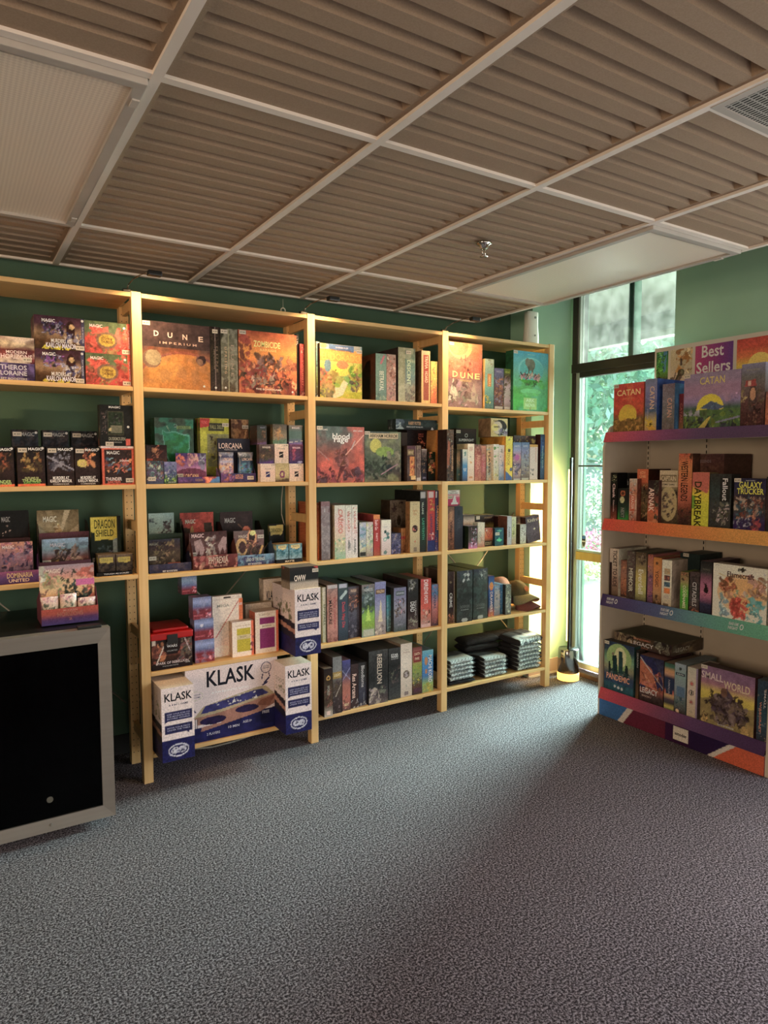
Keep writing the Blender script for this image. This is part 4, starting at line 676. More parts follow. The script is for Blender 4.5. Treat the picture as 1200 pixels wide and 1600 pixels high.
('deck_box', 'lowest box in the short red and blue stack, fourth shelf, second bay', 'boxes on the fourth shelf of the second bay', 0, 0.03, 0.981, 1.077, 0.525, 0.638, 0.07, 0, 1, 'g 823 823 823 67a 9ad 67a;n 99b .4 4 .6;c .7 .1 .95 .4 8 .08 c45 fab', 'MAGIC|.3|.18|.5|.08|d67', '', '', ''),
('deck_box', 'second lowest box in the short red and blue stack, fourth shelf, second bay', 'boxes on the fourth shelf of the second bay', 0, 0.03, 0.98, 1.075, 0.638, 0.74, 0.07, 0, 1, 'g 823 823 823 67a 9ad 67a;d .38 .7 .08 dde;c .7 .1 .95 .4 8 .08 c45 fab', 'MAGIC|.3|.18|.5|.08|d67', '', '', ''),
('deck_box', 'third box up in the short red and blue stack, fourth shelf, second bay', 'boxes on the fourth shelf of the second bay', 0, 0.03, 0.975, 1.066, 0.74, 0.848, 0.07, 0, 1, 'g 823 823 823 67a 9ad 67a;n aac .4 4 .6;c .7 .1 .95 .4 8 .08 c45 fab', 'MAGIC|.3|.18|.5|.08|d67', '', '', ''),
('deck_box', 'lone red and blue box topping the leaning stack behind, fourth shelf, second bay', 'boxes on the fourth shelf of the second bay', 0, 0.14, 0.955, 1.03, 0.848, 0.94, 0.07, 0, 1, 'g 823 823 67a 8ac 67a;n aac .4 4 .6;c .7 .1 .95 .4 8 .08 c45 fab', 'MAGIC|.3|.18|.5|.08|d67', '', '', ''),
('board_game_box', 'cream box with a diagonal stick, orange at its edge, fourth shelf, second bay', 'boxes on the fourth shelf of the second bay', 0, 0.08, 1.087, 1.245, 0.525, 0.812, 0.1, 0, 0, 'g fdc edc fed;r .88 0 1 1 e73;l .1 .35 .85 .95 .02 c65;e .3 .1 .3 .1 fed', 'MEGA|.35|.9|.4|.05|aa9;SLEEVES|.93|.9|.1|.04|fff', '', 'dcb', 'cb9'),
('card_box', 'pale flap board on the cream box, with a hook hole, fourth shelf, second bay', 'boxes on the fourth shelf of the second bay', 0, 0.08, 1.087, 1.241, 0.812, 0.833, 0.03, 0, 0, 'g edc fed;e .5 .5 .14 .2 322', '', '', '', ''),
('board_game_box', 'back pair of pale sleeve packs with beige tops, fourth shelf, second bay', 'boxes on the fourth shelf of the second bay', 0, 0.13, 1.279, 1.424, 0.525, 0.765, 0.047, 0, 0, 'g cb9 dcb;n a98 .4 6 .5', '', '', '', 'cb9'),
('board_game_box', 'cream pack with a lemon yellow window, fourth shelf, second bay', 'boxes on the fourth shelf of the second bay', 0, 0.03, 1.169, 1.282, 0.525, 0.703, 0.047, 0, 0, 'g fed fed;r .22 .14 .85 .8 cb1;r .22 .5 .85 .62 dc9;r .9 0 1 1 e63;c .85 .1 1 .6 6 .1 635 c45', 'SOLID SLEEVES|.5|.88|.7|.04|cb9;YELLOW|.5|.56|.3|.04|876', '', 'ca8', 'dcb'),
('board_game_box', 'cream pack with a magenta window, fourth shelf, second bay', 'boxes on the fourth shelf of the second bay', 0, 0.03, 1.291, 1.418, 0.525, 0.739, 0.08, 0, 0, 'g fed fed;r .2 .12 .85 .86 927;r .2 .6 .85 .7 fed;r .9 0 1 1 e63', 'SLEEVES|.4|.93|.5|.04|cb9;MAGENTA|.5|.65|.4|.03|876', '.93 .93 h', 'c64', 'dcb'),
('board_game_box', 'white and navy box left of the wide one, bottom shelf, second bay', 'boxes on the bottom shelf of the second bay', 0, -0.127, 0.775, 0.923, 0.135, 0.478, 0.38, 0, 0, 'g edd edd;r -.1 0 1.1 .29 115;r .08 .55 .94 .68 225;r .08 .38 .94 .49 225;p .1,.53 .2,.55 .1,.56 225;p .72,.38 .85,.38 .82,.355 225;e .5 .14 .32 .09 ccd;e .5 .14 .29 .07 115;e .4 .14 .13 .045 ccd;e .6 .14 .13 .045 ccd;c .3 .11 .7 .17 14 .05 115 ccd', 'KLASK|.52|.87|.85|.11|112;A 4 IN 1 GAME|.52|.765|.6|.025|225;KEEP YOUR EYES ON|.51|.64|.7|.02|aac;THE MAGNETS AND|.51|.61|.7|.02|aac;SCORE GOALS|.51|.58|.7|.02|aac;MOVE YOUR PIECE|.51|.455|.7|.02|aac;UNDER THE TABLE|.51|.425|.7|.02|aac', '', 'K', 'dcb'),
('board_game_box', 'very wide white box with a big pictured wooden table game, bottom shelf, second bay', 'boxes on the bottom shelf of the second bay', 0, 0.015, 0.925, 1.402, 0.135, 0.5, 0.27, 0, 0, 'g 114 115 115 edd edd edd edd edd edd;r 0 .2 1 1 edd;p 0,0 1,0 1,.26 .78,.3 .3,.16 0,.12 115;p .08,.34 .18,.48 .78,.62 .86,.62 .98,.46 .84,.42 .34,.35 ba8;p .15,.38 .2,.48 .75,.58 .82,.58 .9,.5 .36,.4 337;p .08,.34 .36,.36 .96,.48 .96,.34 .8,.26 .15,.14 .16,.2 .4,.22 .1,.24 a76;e .28 .27 .14 .055 214;e .65 .34 .13 .05 214;p .8,.42 .98,.47 .9,.32 .75,.36 854;p .8,.26 1,.3 1,.06 .8,.08 114;l .05 .5 .08 .45 .012 225;l .07 .45 .1 .42 .01 225;l .85 .66 .9 .72 .012 225;l .83 .63 .88 .66 .012 225;e .1 .64 .08 .06 cca;e .1 .64 .075 .055 edd;e .87 .87 .06 .08 225;e .87 .87 .052 .07 edd;l .83 .78 .82 .72 .008 225;l .9 .79 .91 .74 .008 225;c .3 .45 .75 .58 12 .02 fff ddd;r .02 .2 .12 .32 444;k 5 .02 .2 .12 .32 edd', 'KLASK|.48|.84|.52|.22|112;A FUN MAGNETIC BATTLE|.47|.645|.4|.028|fff;KIDS LOVE|.1|.655|.1|.02|446;THIS GAME|.1|.62|.1|.02|446;2 PLAYERS|.28|.09|.14|.035|ccd;10 MIN|.5|.13|.12|.035|ccd;AGES 8+|.65|.16|.1|.035|ccd;FREE|.86|.24|.08|.04|ccd;TOY OF|.87|.89|.07|.015|225;THE YEAR|.87|.865|.08|.015|225', 'R', 'dcb', 'cb9'),
('board_game_box', 'white and navy box right of the wide one, bottom shelf, second bay', 'boxes on the bottom shelf of the second bay', 0, -0.127, 1.383, 1.527, 0.135, 0.486, 0.139, 0, 0, 'g edd edd;r -.1 0 1.1 .29 115;r .08 .55 .94 .68 225;r .08 .38 .94 .49 225;p .1,.53 .2,.55 .1,.56 225;p .72,.38 .85,.38 .82,.355 225;e .5 .14 .32 .09 ccd;e .5 .14 .29 .07 115;e .4 .14 .13 .045 ccd;e .6 .14 .13 .045 ccd;c .3 .11 .7 .17 14 .05 115 ccd', 'KLASK|.52|.87|.85|.11|112;A 4 IN 1 GAME|.52|.765|.6|.025|225;KEEP YOUR EYES ON|.51|.64|.7|.02|aac;THE MAGNETS AND|.51|.61|.7|.02|aac;SCORE GOALS|.51|.58|.7|.02|aac;MOVE YOUR PIECE|.51|.455|.7|.02|aac;UNDER THE TABLE|.51|.425|.7|.02|aac', '', 'K', 'dcb'),
('board_game_box', 'white and navy box overhanging the fourth shelf beside the right post, fourth shelf, second bay', 'boxes on the fourth shelf of the second bay', 0, -0.127, 1.44, 1.583, 0.525, 0.864, 0.28, 0, 0, 'g edd edd;r -.1 0 1.1 .29 115;r .08 .55 .94 .68 225;r .08 .38 .94 .49 225;p .1,.53 .2,.55 .1,.56 225;p .72,.38 .85,.38 .82,.355 225;e .5 .14 .32 .09 ccd;e .5 .14 .29 .07 115;e .4 .14 .13 .045 ccd;e .6 .14 .13 .045 ccd;c .3 .11 .7 .17 14 .05 115 ccd', 'KLASK|.52|.87|.85|.11|112;A 4 IN 1 GAME|.52|.765|.6|.025|225;KEEP YOUR EYES ON|.51|.64|.7|.02|aac;THE MAGNETS AND|.51|.61|.7|.02|aac;SCORE GOALS|.51|.58|.7|.02|aac;MOVE YOUR PIECE|.51|.455|.7|.02|aac;UNDER THE TABLE|.51|.425|.7|.02|aac', '', 'K', 'dcb'),
('deck_box', 'black box with red corner lying on the overhanging white box, fourth shelf, second bay', 'boxes on the fourth shelf of the second bay', 0, -0.11, 1.422, 1.58, 0.864, 0.974, 0.105, 0, 0, 'g dcb dcb 111 111 111 211;r 0 0 1 .25 ba9;p .8,1 1,1 1,.85 c22', 'OWW|.35|.5|.4|.28|fed', '.92 .8', '', ''),
('board_game_box', 'second white box with rings, set back behind the overhanging one, fourth shelf, second bay', 'boxes on the fourth shelf of the second bay', 0, 0.18, 1.4, 1.515, 0.525, 0.877, 0.06, 0, 0, 'g edc edc', 'KLASK|.4|.75|.5|.14|334', '', 'dcb', 'cb9'),
('board_game_box', 'thin blue-green spine leaning on the left post, top shelf, third bay', 'games on the top shelf of the third bay', 0, 0.06, 1.666, 1.686, 1.84, 2.134, 0.24, 0, 0, 'g 435 9a6 7ab 9bb;c 0 0 1 1 10 .4 cb5 568 9bb', '', '', '', ''),
('board_game_box', 'bright jungle box with a golden valley and orange lettering, top shelf, third bay', 'games on the top shelf of the third bay', 0, 0.03, 1.672, 1.927, 1.84, 2.123, 0.027, 0, 0, 'g cb3 cc4 7a4 7a6 ec4 ad7 8bc 9bc;e .5 .52 .2 .1 ed4;p .25,.0 .5,.0 .66,.3 .55,.35 .45,.2 .3,.2 ddb;c 0 .2 .25 .5 16 .1 955 c43 786;c .75 .15 1 .55 22 .1 853 a64 655 cb4;c .2 .3 .4 .45 8 .1 463 574;c .7 .45 1 .7 10 .1 7a3 ac4;c 0 0 .3 .25 12 .1 775 986 564;p .35,0 .65,.1 1,.15 1,0 bb2;r .0 .68 1 .9 e93;n fb5 .3 8 .5;p .22,.9 .8,.88 .8,.99 .2,1 57a;e .08 .96 .08 .05 ec5;e .53 .63 .14 .08 c85;e .18 .6 .08 .12 689', 'EL DORADO|.5|.77|.92|.14|fb4;THE QUEST FOR|.5|.89|.5|.035|864;RAVENSBURGER|.52|.945|.3|.03|ccd', '.94 .9', '543', ''),
('board_game_box', 'pale teal spine box with white vertical lettering, top shelf, third bay', 'games on the top shelf of the third bay', 0, 0.03, 2.015, 2.085, 1.84, 2.098, 0.27, 0, 1, 'g 576 798 8a9 8a9;c .0 0 1 .15 6 .2 bca 465;l .5 .8 .8 .95 .12 d78', 'BETRAYAL|.55|.42|.42|.4|eed|r', '', '421', ''),
('board_game_box', 'spine box with pink figures in a row, top shelf, third bay', 'games on the top shelf of the third bay', 0, 0.03, 2.087, 2.148, 1.84, 2.099, 0.2, 0, 1, 'g a76 c98 b98;c 0 0 1 1 60 .2 d98 a65 ecb 865 c76 955', '', '', '', ''),
('board_game_box', 'tallest grey-teal spine box in shrink wrap, top shelf, third bay', 'games on the top shelf of the third bay', 0, 0.03, 2.164, 2.28, 1.84, 2.144, 0.27, 0, 1, 'g 665 887 799 798 776;r 0 0 .4 1 aa8;c .4 0 1 .3 16 .15 544 987 765;n cca .5 5 .55', 'DESCENT|.62|.55|.45|.22|dec|r;LEGENDS|.4|.5|.45|.1|998|r', '.6 .92', '433', ''),
('board_game_box', 'dark thin spine with red flecks, top shelf, third bay', 'games on the top shelf of the third bay', 0, 0.1, 2.332, 2.359, 1.84, 2.126, 0.18, 0, 0, 'g 311 532 421;c 0 .1 1 .9 24 .3 c53 844 211', '', '', '', ''),
('board_game_box', 'cream spine box with red vertical panel, top shelf, third bay', 'games on the top shelf of the third bay', 0, 0.03, 2.324, 2.386, 1.84, 2.139, 0.067, 0, 0, 'g ec8 fc8 fc9;r .2 .05 .85 .92 b43;r .25 .05 .85 .4 a54', 'TRIVIA|.55|.78|.25|.35|fdb|r;HOARD|.55|.5|.22|.35|fdb|r', '', '864', ''),
('board_game_box', 'short yellow and orange spine at the right post, top shelf, third bay', 'games on the top shelf of the third bay', 0, 0.03, 2.391, 2.437, 1.84, 2.083, 0.25, 0, 0, 'g d64 ea5 ec6 ed7;c 0 .2 1 1 20 .25 fe9 d75 fd6 e95', 'CARIBOU|.5|.25|.35|.4|e64|r', '', '', ''),
('board_game_box', 'large square box with a warrior amid red smoke, second shelf, third bay', 'games on the second shelf of the third bay', 0, 0.02, 1.645, 1.934, 1.39, 1.69, 0.08, 0, 0, 'g 433 a44 c54 a54 766 677 566;n e65 .6 3 .5;n 755 .4 7 .55;c 0 0 1 .25 34 .1 522 834 645 a54;e .55 .35 .12 .1 a66;e .55 .35 .08 .07 b76;c .4 .3 .65 .6 24 .07 744 955 632;p .4,.0 .6,.3 .48,.3 622;l .6 .5 .98 .85 .012 eba;l .72 .6 .8 .75 .015 cbb;l 0 .6 .25 .4 .012 b88', 'blood|.5|.83|.36|.1|fff;rage|.5|.74|.3|.1|fff;CMON GAMES|.12|.94|.2|.03|ddd;ERIC LANG|.86|.93|.2|.03|ddd', '.06 .98', '', ''),
('board_game_box', 'square grey box with a green moon and shadowy figures, second shelf, third bay', 'games on the second shelf of the third bay', 0, 0.04, 1.948, 2.189, 1.39, 1.67, 0.08, 0, 0, 'g 543 444 565 776 566;n 787 .4 3 .5;d .3 .72 .16 cc6;n 9a7 .4 4 .6;e .55 .6 .25 .1 8a5;p .35,.2 .5,.55 .6,.3 .7,.65 .75,.2 233;c .0 .1 .6 .45 40 .1 343 565 232 454;c .6 .35 .95 .55 12 .12 665 887;l .45 .15 .9 .35 .02 a89;r .12 .86 .92 .97 dca', 'ARKHAM HORROR|.52|.915|.76|.07|332;THE CARD GAME|.52|.855|.3|.02|886', '.06 .97', '', ''),
('board_game_box', 'plain dark brown spine beside the green moon box, second shelf, third bay', 'games on the second shelf of the third bay', 0, 0.1, 2.233, 2.273, 1.39, 1.672, 0.2, 0, 0, 'g 211 311 432', '', '', '', ''),
('board_game_box', 'black box with a small orange emblem, behind smaller spines, second shelf, third bay', 'games on the second shelf of the third bay', 0, 0.14, 2.298, 2.45, 1.39, 1.69, 0.1, 0, 0, 'g 111 211 211;c .5 .6 .85 .85 14 .06 d64 e85 322', 'GAME OF|.66|.92|.25|.03|c65;THRONES|.66|.88|.25|.03|c65', '', '', ''),
('board_game_box', 'short spine with stacked orange portraits, second shelf, third bay', 'games on the second shelf of the third bay', 0, 0.03, 2.225, 2.286, 1.39, 1.593, 0.067, 0, 0, 'g 322 655 433 645;r .3 .15 .8 .7 d84;c .3 .15 .8 .7 18 .15 c54 ec6 843 fb6;r .05 .74 .75 .9 875;r .45 .05 .95 .16 ec8;l .97 0 .97 1 .05 cba', 'UNMATCHED|.4|.83|.6|.04|eda;BATTLE|.4|.79|.5|.04|eda', '', '433', ''),
('board_game_box', 'short grey-violet spine with pale frame, second shelf, third bay', 'games on the second shelf of the third bay', 0, 0.03, 2.291, 2.322, 1.39, 1.596, 0.107, 0, 0, 'g cba 655 877 876;r .1 .05 .85 .9 766;c .1 .3 .9 .9 16 .3 876 a98 544;r .1 0 .9 .1 ccc', '', '', '', ''),
('board_game_box', 'short black spine with faint figure portrait, second shelf, third bay', 'games on the second shelf of the third bay', 0, 0.04, 2.334, 2.371, 1.39, 1.576, 0.097, 0, 0, 'g 334 223 222 988;c .1 .2 .9 .9 24 .2 544 766 a86 333;r 0 .97 1 1 bbb', 'LEGEND|.5|.1|.6|.05|aac', '', '', ''),
('board_game_box', 'black spine with orange cards pictured, second shelf, third bay', 'games on the second shelf of the third bay', 0, 0.03, 2.373, 2.425, 1.39, 1.56, 0.107, 0, 0, 'g 111 232 121;c .1 .3 .9 .6 14 .22 e84 fa6 c32 fd8;c .0 .75 .5 1 8 .15 e95 a43;r .3 .62 .75 .72 a86', 'MYSTERY|.5|.69|.45|.05|432;CHESS|.5|.65|.35|.04|432', '', '211', ''),
('board_game_box', 'leaning orange plank-like spine between dark boxes, second shelf, third bay', 'games on the second shelf of the third bay', 0, 0.045, 2.426, 2.45, 1.39, 1.688, 0.092, 3, 0, 'g 853 d94 d94 d94;n b73 .3 8 .55', 'SHARDS OF INFINITY|.55|.7|.5|.4|b73|r', '', '', ''),
('board_game_box', 'thick dark spine with red panel and gold lettering, by the post, second shelf, third bay', 'games on the second shelf of the third bay', 0, -0.09, 2.418, 2.467, 1.39, 1.686, 0.088, 0, 0, 'g 322 432 322 543;p .05,.25 .4,.3 .45,.75 .1,.8 a53;n 853 .4 5 .5;c 0 0 1 .3 30 .15 654 877 322 433;c .2 .75 1 1 16 .15 765 433 887', 'GLOOMHAVEN|.78|.45|.5|.2|da7|r;JAWS OF THE LION|.5|.5|.3|.07|ccc|r', '', '322', ''),
('board_game_box', 'long flat black box laid across the tops of others, second shelf, third bay', 'games on the second shelf of the third bay', 0, 0.05, 2.161, 2.45, 1.688, 1.745, 0.087, 0, 0, 'g 222 344 233;c .0 0 .12 1 10 .12 abb 678;c .8 0 .9 .3 3 .05 eee', 'HARRY POTTER|.45|.62|.3|.35|da7;DEFENCE AGAINST THE DARK ARTS|.45|.25|.4|.12|ddd', '', '', ''),
('board_game_box', 'thin orange-red spine at the left post, third shelf, third bay', 'games on the third shelf of the third bay', 0, 0.06, 1.663, 1.685, 0.975, 1.282, 0.24, 0, 0, 'g c42 d73 c52 732;n e95 .4 5 .5', '', '', '', ''),
('board_game_box', 'glossy maroon and grey spine box in film, third shelf, third bay', 'games on the third shelf of the third bay', 0, 0.03, 1.671, 1.724, 0.975, 1.291, 0.027, 0, 1, 'g 544 655 766 644 733;n 988 .5 3 .55', 'ORLEANS|.4|.85|.12|.06|ccc', '', '733', ''),
('board_game_box', 'thin black spine with yellow leaf, third shelf, third bay', 'games on the third shelf of the third bay', 0, 0.08, 1.751, 1.775, 0.975, 1.256, 0.22, 0, 0, 'g 311 422 211;e .5 .65 .3 .12 bb3;e .5 .4 .3 .06 d95;e .5 .2 .3 .04 edc;c 0 0 1 1 10 .3 532', '', '', '', ''),
('board_game_box', 'white spine with red swirling letters and green foliage, third shelf, third bay', 'games on the third shelf of the third bay', 0, 0.03, 1.752, 1.818, 0.975, 1.268, 0.047, 0, 0, 'g 8ba dca ecc eed;c 0 0 1 .4 24 .15 8b8 cc9 7b9 dda;c .3 .5 .8 .95 20 .12 d87 ecb d98', 'CALICO|.55|.7|.45|.4|d76|r', '', 'cb9', ''),
('board_game_box', 'middle narrow white spine with red swirls, third shelf, third bay', 'games on the third shelf of the third bay', 0, 0.03, 1.82, 1.858, 0.975, 1.267, 0.25, 0, 0, 'g ddd edd eed;c .2 .35 .8 .95 20 .18 d87 ecc d98;c .2 0 .8 .3 8 .25 999 bbb', 'VILLAGE|.5|.72|.35|.3|c65|r;GREEN|.5|.25|.2|.3|666|r', '', '', ''),
('board_game_box', 'right narrow white spine with red swirls, third shelf, third bay', 'games on the third shelf of the third bay', 0, 0.03, 1.86, 1.895, 0.975, 1.266, 0.25, 0, 0, 'g ddd edd eed;c .2 .35 .8 .95 20 .18 c76 ecc d98;c .2 0 .8 .3 8 .25 888 bbb', 'VILLAGE|.5|.72|.35|.3|c65|r;RAILS|.5|.25|.2|.3|555|r', '', '', ''),
('board_game_box', 'short pale blue spine with watercolour scene, third shelf, third bay', 'games on the third shelf of the third bay', 0, 0.03, 1.907, 1.949, 0.975, 1.168, 0.15, 0, 0, 'g 998 ccb 9ac bbc;c 0 .2 1 1 20 .3 dda 7ab ccc;r .1 .03 .9 .15 222', '', '', '554', ''),
('board_game_box', 'short pale spine with yellow and pink watercolour, third shelf, third bay', 'games on the third shelf of the third bay', 0, 0.03, 1.951, 1.994, 0.975, 1.168, 0.15, 0, 0, 'g 988 cca ddc cbb;c 0 .1 1 1 24 .3 dd9 cab ccc 9b9', '', '', '', ''),
('board_game_box', 'red spine with white script and orange top, third shelf, third bay', 'games on the third shelf of the third bay', 0, 0.04, 2.004, 2.046, 0.975, 1.206, 0.2, 0, 0, 'g a53 b22 b22 b22 d63;r 0 .9 1 1 e83', 'Sushi Go|.45|.75|.25|.45|fdd|r;PARTY|.5|.45|.2|.3|fdd|r', '', 'a22', 'd64'),
('board_game_box', 'white spine with dark teal hexagons, third shelf, third bay', 'games on the third shelf of the third bay', 0, 0.03, 2.05, 2.114, 0.975, 1.175, 0.2, 0, 0, 'g cbb edd eed;d .4 .66 .15 355;d .65 .6 .17 688;d .68 .5 .15 477;d .38 .45 .17 4aa;d .38 .45 .11 eed;d .4 .08 .17 688', 'HEXED|.4|.8|.4|.05|ccc;GAME|.5|.17|.4|.03|bbb', '', 'dcc', ''),
('board_game_box', 'short dark blue spine with portraits, third shelf, third bay', 'games on the third shelf of the third bay', 0, 0.04, 2.124, 2.187, 0.975, 1.094, 0.12, 0, 0, 'g 335 447 557 335;c 0 0 1 1 36 .18 88a 446 a99 335 66a', '', '', '', ''),
('board_game_box', 'tan box with a dark blot picture, set back, third shelf, third bay', 'games on the third shelf of the third bay', 0, 0.17, 2.198, 2.312, 0.975, 1.275, 0.1, 0, 0, 'g 421 643 765 765;c .1 .35 .9 .95 20 .13 322 433;e .55 .65 .22 .2 876;e .55 .6 .12 .1 432', '', '', '432', ''),
('board_game_box', 'yellow-tan spine with red stripe, half behind, third shelf, third bay', 'games on the third shelf of the third bay', 0, 0.08, 2.218, 2.276, 0.975, 1.116, 0.087, 0, 0, 'g a63 c84 c84;r 0 .55 1 .68 c43;c 0 0 1 .3 8 .2 853', '', '', '', ''),
('board_game_box', 'cream spine box with round dark emblem, third shelf, third bay', 'games on the third shelf of the third bay', 0, 0.03, 2.245, 2.314, 0.975, 1.272, 0.047, 0, 0, 'g ba8 dc9 dc9;d .5 .47 .33 b97;e .5 .47 .28 .07 322;c .3 .43 .75 .5 10 .1 d76 433;r .35 .02 .7 .1 876', 'Agent|.5|.82|.5|.06|c96;Fox|.5|.76|.35|.06|c96;4|.5|.22|.14|.05|c54;THE GAME|.5|.95|.5|.02|a97', '', 'a74', ''),
('board_game_box', 'dark spine with green vertical lettering, third shelf, third bay', 'games on the third shelf of the third bay', 0, 0.03, 2.317, 2.356, 0.975, 1.332, 0.27, 0, 0, 'g 222 243 222 333;r .1 .88 .9 .98 bbb', 'VILLAINS|.45|.72|.2|.35|bcb|r;LABYRINTH|.55|.38|.35|.4|4a8|r', '', '222', ''),
('board_game_box', 'red spine with blue foot, third shelf, third bay', 'games on the third shelf of the third bay', 0, 0.03, 2.37, 2.423, 0.975, 1.333, 0.27, 0, 0, 'g 237 b22 c33 b22;r 0 0 1 .18 237;r .15 .88 .8 .98 dcc;c .3 .65 .8 .85 8 .2 da5 b84;c .3 .18 .9 .3 8 .2 fdd c54', 'LABYRINTH|.5|.45|.32|.3|347|r', '', 'dcb', ''),
('board_game_box', 'dark blue spine with orange vertical lettering, third shelf, third bay', 'games on the third shelf of the third bay', 0, 0.03, 2.426, 2.45, 0.975, 1.332, 0.27, 0, 0, 'g 437 346 335 335;r .1 .88 .5 .98 ccc;c 0 .15 1 .35 12 .2 c65 eca a54;c 0 0 1 .1 10 .15 9ac', 'LABYRINTH|.72|.55|.4|.5|ea6|r;STAR WARS|.3|.55|.2|.12|aac|r', '', '', ''),
('board_game_box', 'thin cream spine beside the navy box, fourth shelf, third bay', 'games on the fourth shelf of the third bay', 0, 0.04, 1.68, 1.701, 0.525, 0.828, 0.25, 0, 0, 'g cca dcb', 'SPYFALL|.5|.5|.4|.6|886|r', '', '', ''),
('board_game_box', 'reddish spine with black vertical lettering, fourth shelf, third bay', 'games on the fourth shelf of the third bay', 0, 0.03, 1.702, 1.767, 0.525, 0.839, 0.25, 0, 1, 'g 744 c87 b76 a65 877;n d98 .4 4 .5;r .1 .94 .95 .99 cbb', 'MASSACRE|.3|.52|.42|.3|211|r;TEXAS CHAINSAW|.72|.5|.55|.2|b44|r', '', '322', ''),
('board_game_box', 'dark blue-grey spine with pink-red vertical lettering, fourth shelf, third bay', 'games on the fourth shelf of the third bay', 0, 0.03, 1.771, 1.831, 0.525, 0.839, 0.27, 0, 1, 'g 234 456 345 455;r .1 .93 .9 .99 bbc;l .3 .75 .8 .85 .2 bcc', 'Death May Die|.5|.45|.45|.42|c34|r', '', '223', ''),
('board_game_box', 'dark slate spine with orange armoured warriors, fourth shelf, third bay', 'games on the fourth shelf of the third bay', 0, 0.05, 1.844, 1.914, 0.525, 0.812, 0.25, 0, 1, 'g 334 445 667 544 556;c .1 .52 .9 .85 24 .15 c86 e97 843 433;r .1 .87 .9 .97 766;c 0 0 1 .45 14 .2 556 778', 'RISE|.5|.92|.5|.05|eca', '', '222', ''),
('board_game_box', 'wide dark green spine with lime glow, fourth shelf, third bay', 'games on the fourth shelf of the third bay', 0, 0.02, 1.914, 1.997, 0.525, 0.821, 0.28, 0, 1, 'g 899 8a3 8b4 343 566 877;p .3,.3 .5,.6 .7,.3 bd5;c 0 .45 1 1 26 .18 567 455 899 344;r .1 .02 .95 .14 bba', 'NEMESIS|.5|.9|.7|.06|bbb', '', '322', ''),
('board_game_box', 'lavender spine with a pale beam of light, fourth shelf, third bay', 'games on the fourth shelf of the third bay', 0, 0.02, 1.999, 2.071, 0.525, 0.828, 0.28, 0, 1, 'g 988 a99 99b 77a 88b;p .3,.25 .7,.25 .55,.7 dca;r .1 .78 .9 .86 642;c 0 .0 1 .2 10 .2 877 cba', 'WINGSPAN|.5|.82|.7|.06|db9', '', '445', ''),
('board_game_box', 'narrow teal spine between thick boxes, fourth shelf, third bay', 'games on the fourth shelf of the third bay', 0, 0.06, 2.101, 2.132, 0.525, 0.738, 0.2, 0, 1, 'g 566 799 5ab 399;c 0 0 1 .9 12 .3 588 9bb', '', '', '335', ''),
('board_game_box', 'silver-blue spine with a fighting figure, fourth shelf, third bay', 'games on the fourth shelf of the third bay', 0, 0.03, 2.133, 2.218, 0.525, 0.78, 0.27, 0, 1, 'g 455 778 99a 88a 779;c .15 .35 .85 .75 34 .13 544 a98 c9a 766 322;r .15 .82 .85 .92 566', 'OATHSWORN|.5|.87|.6|.05|ccd;INTO|.5|.15|.4|.04|aab', '', '444', ''),
('board_game_box', 'black spine with pale scratch marks, fourth shelf, third bay', 'games on the fourth shelf of the third bay', 0, 0.03, 2.229, 2.303, 0.525, 0.821, 0.27, 0, 1, 'g 655 322 222 333;c .2 .8 .8 1 10 .2 aaa 887;c 0 0 1 .25 14 .2 998 433', 'DEAD|.45|.45|.2|.4|ddd|r;WALKING|.75|.42|.3|.15|bbb|r', '', '322', ''),
('board_game_box', 'red-orange spine with white tilted lettering, fourth shelf, third bay', 'games on the fourth shelf of the third bay', 0, 0.03, 2.321, 2.397, 0.525, 0.814, 0.25, 0, 0, 'g b99 c76 d54 c43 c43 c44;c .2 .1 .9 .4 14 .15 dba 543 ca9;r .1 .0 .9 .07 dbb', 'DIRE|.5|.88|.2|.4|fee|r;THE FORTS|.5|.64|.3|.35|fee|r', '', '432', ''),
('board_game_box', 'blue spine fading to red with blue lettering, fourth shelf, third bay', 'games on the fourth shelf of the third bay', 0, 0.03, 2.403, 2.45, 0.525, 0.775, 0.22, 0, 0, 'g 334 a66 c88 58b 58b;n c77 .4 4 .6', 'CANVAS|.45|.62|.4|.4|346|r', '', '', ''),
('board_game_box', 'dark spine with golden disc and small portraits, bottom shelf, third bay', 'games on the bottom shelf of the third bay', 0, -0.02, 1.655, 1.706, 0.135, 0.399, 0.28, 0, 0, 'g cba 432 543 321 211;d .5 .8 .25 c94;d .5 .8 .15 432;c .1 .2 .9 .6 16 .2 a65 754 422;r .25 .03 .75 .12 ecb', 'WORLD|.5|.55|.2|.3|aa9|r', '', '211', ''),
('board_game_box', 'grey filmed spine with golden band, bottom shelf, third bay', 'games on the bottom shelf of the third bay', 0, 0.0, 1.718, 1.774, 0.135, 0.448, 0.28, 0, 1, 'g 322 433 543 888 777;r 0 .62 1 .74 a84;l .3 .3 .9 .5 .05 cba;c 0 .0 1 .6 16 .2 544 766', 'LIGHT|.5|.68|.7|.05|eda', '', '433', ''),
('board_game_box', 'blue and red spine with diagonal streaks, bottom shelf, third bay', 'games on the bottom shelf of the third bay', 0, 0.01, 1.782, 1.833, 0.135, 0.418, 0.27, 0, 0, 'g 544 b65 a65 446 448;l 0 .8 1 .6 .05 99b;l 0 .6 1 .85 .04 99c;c 0 .0 1 .3 10 .2 c87 643', 'HEAT|.5|.12|.6|.05|eda', '', '223', ''),
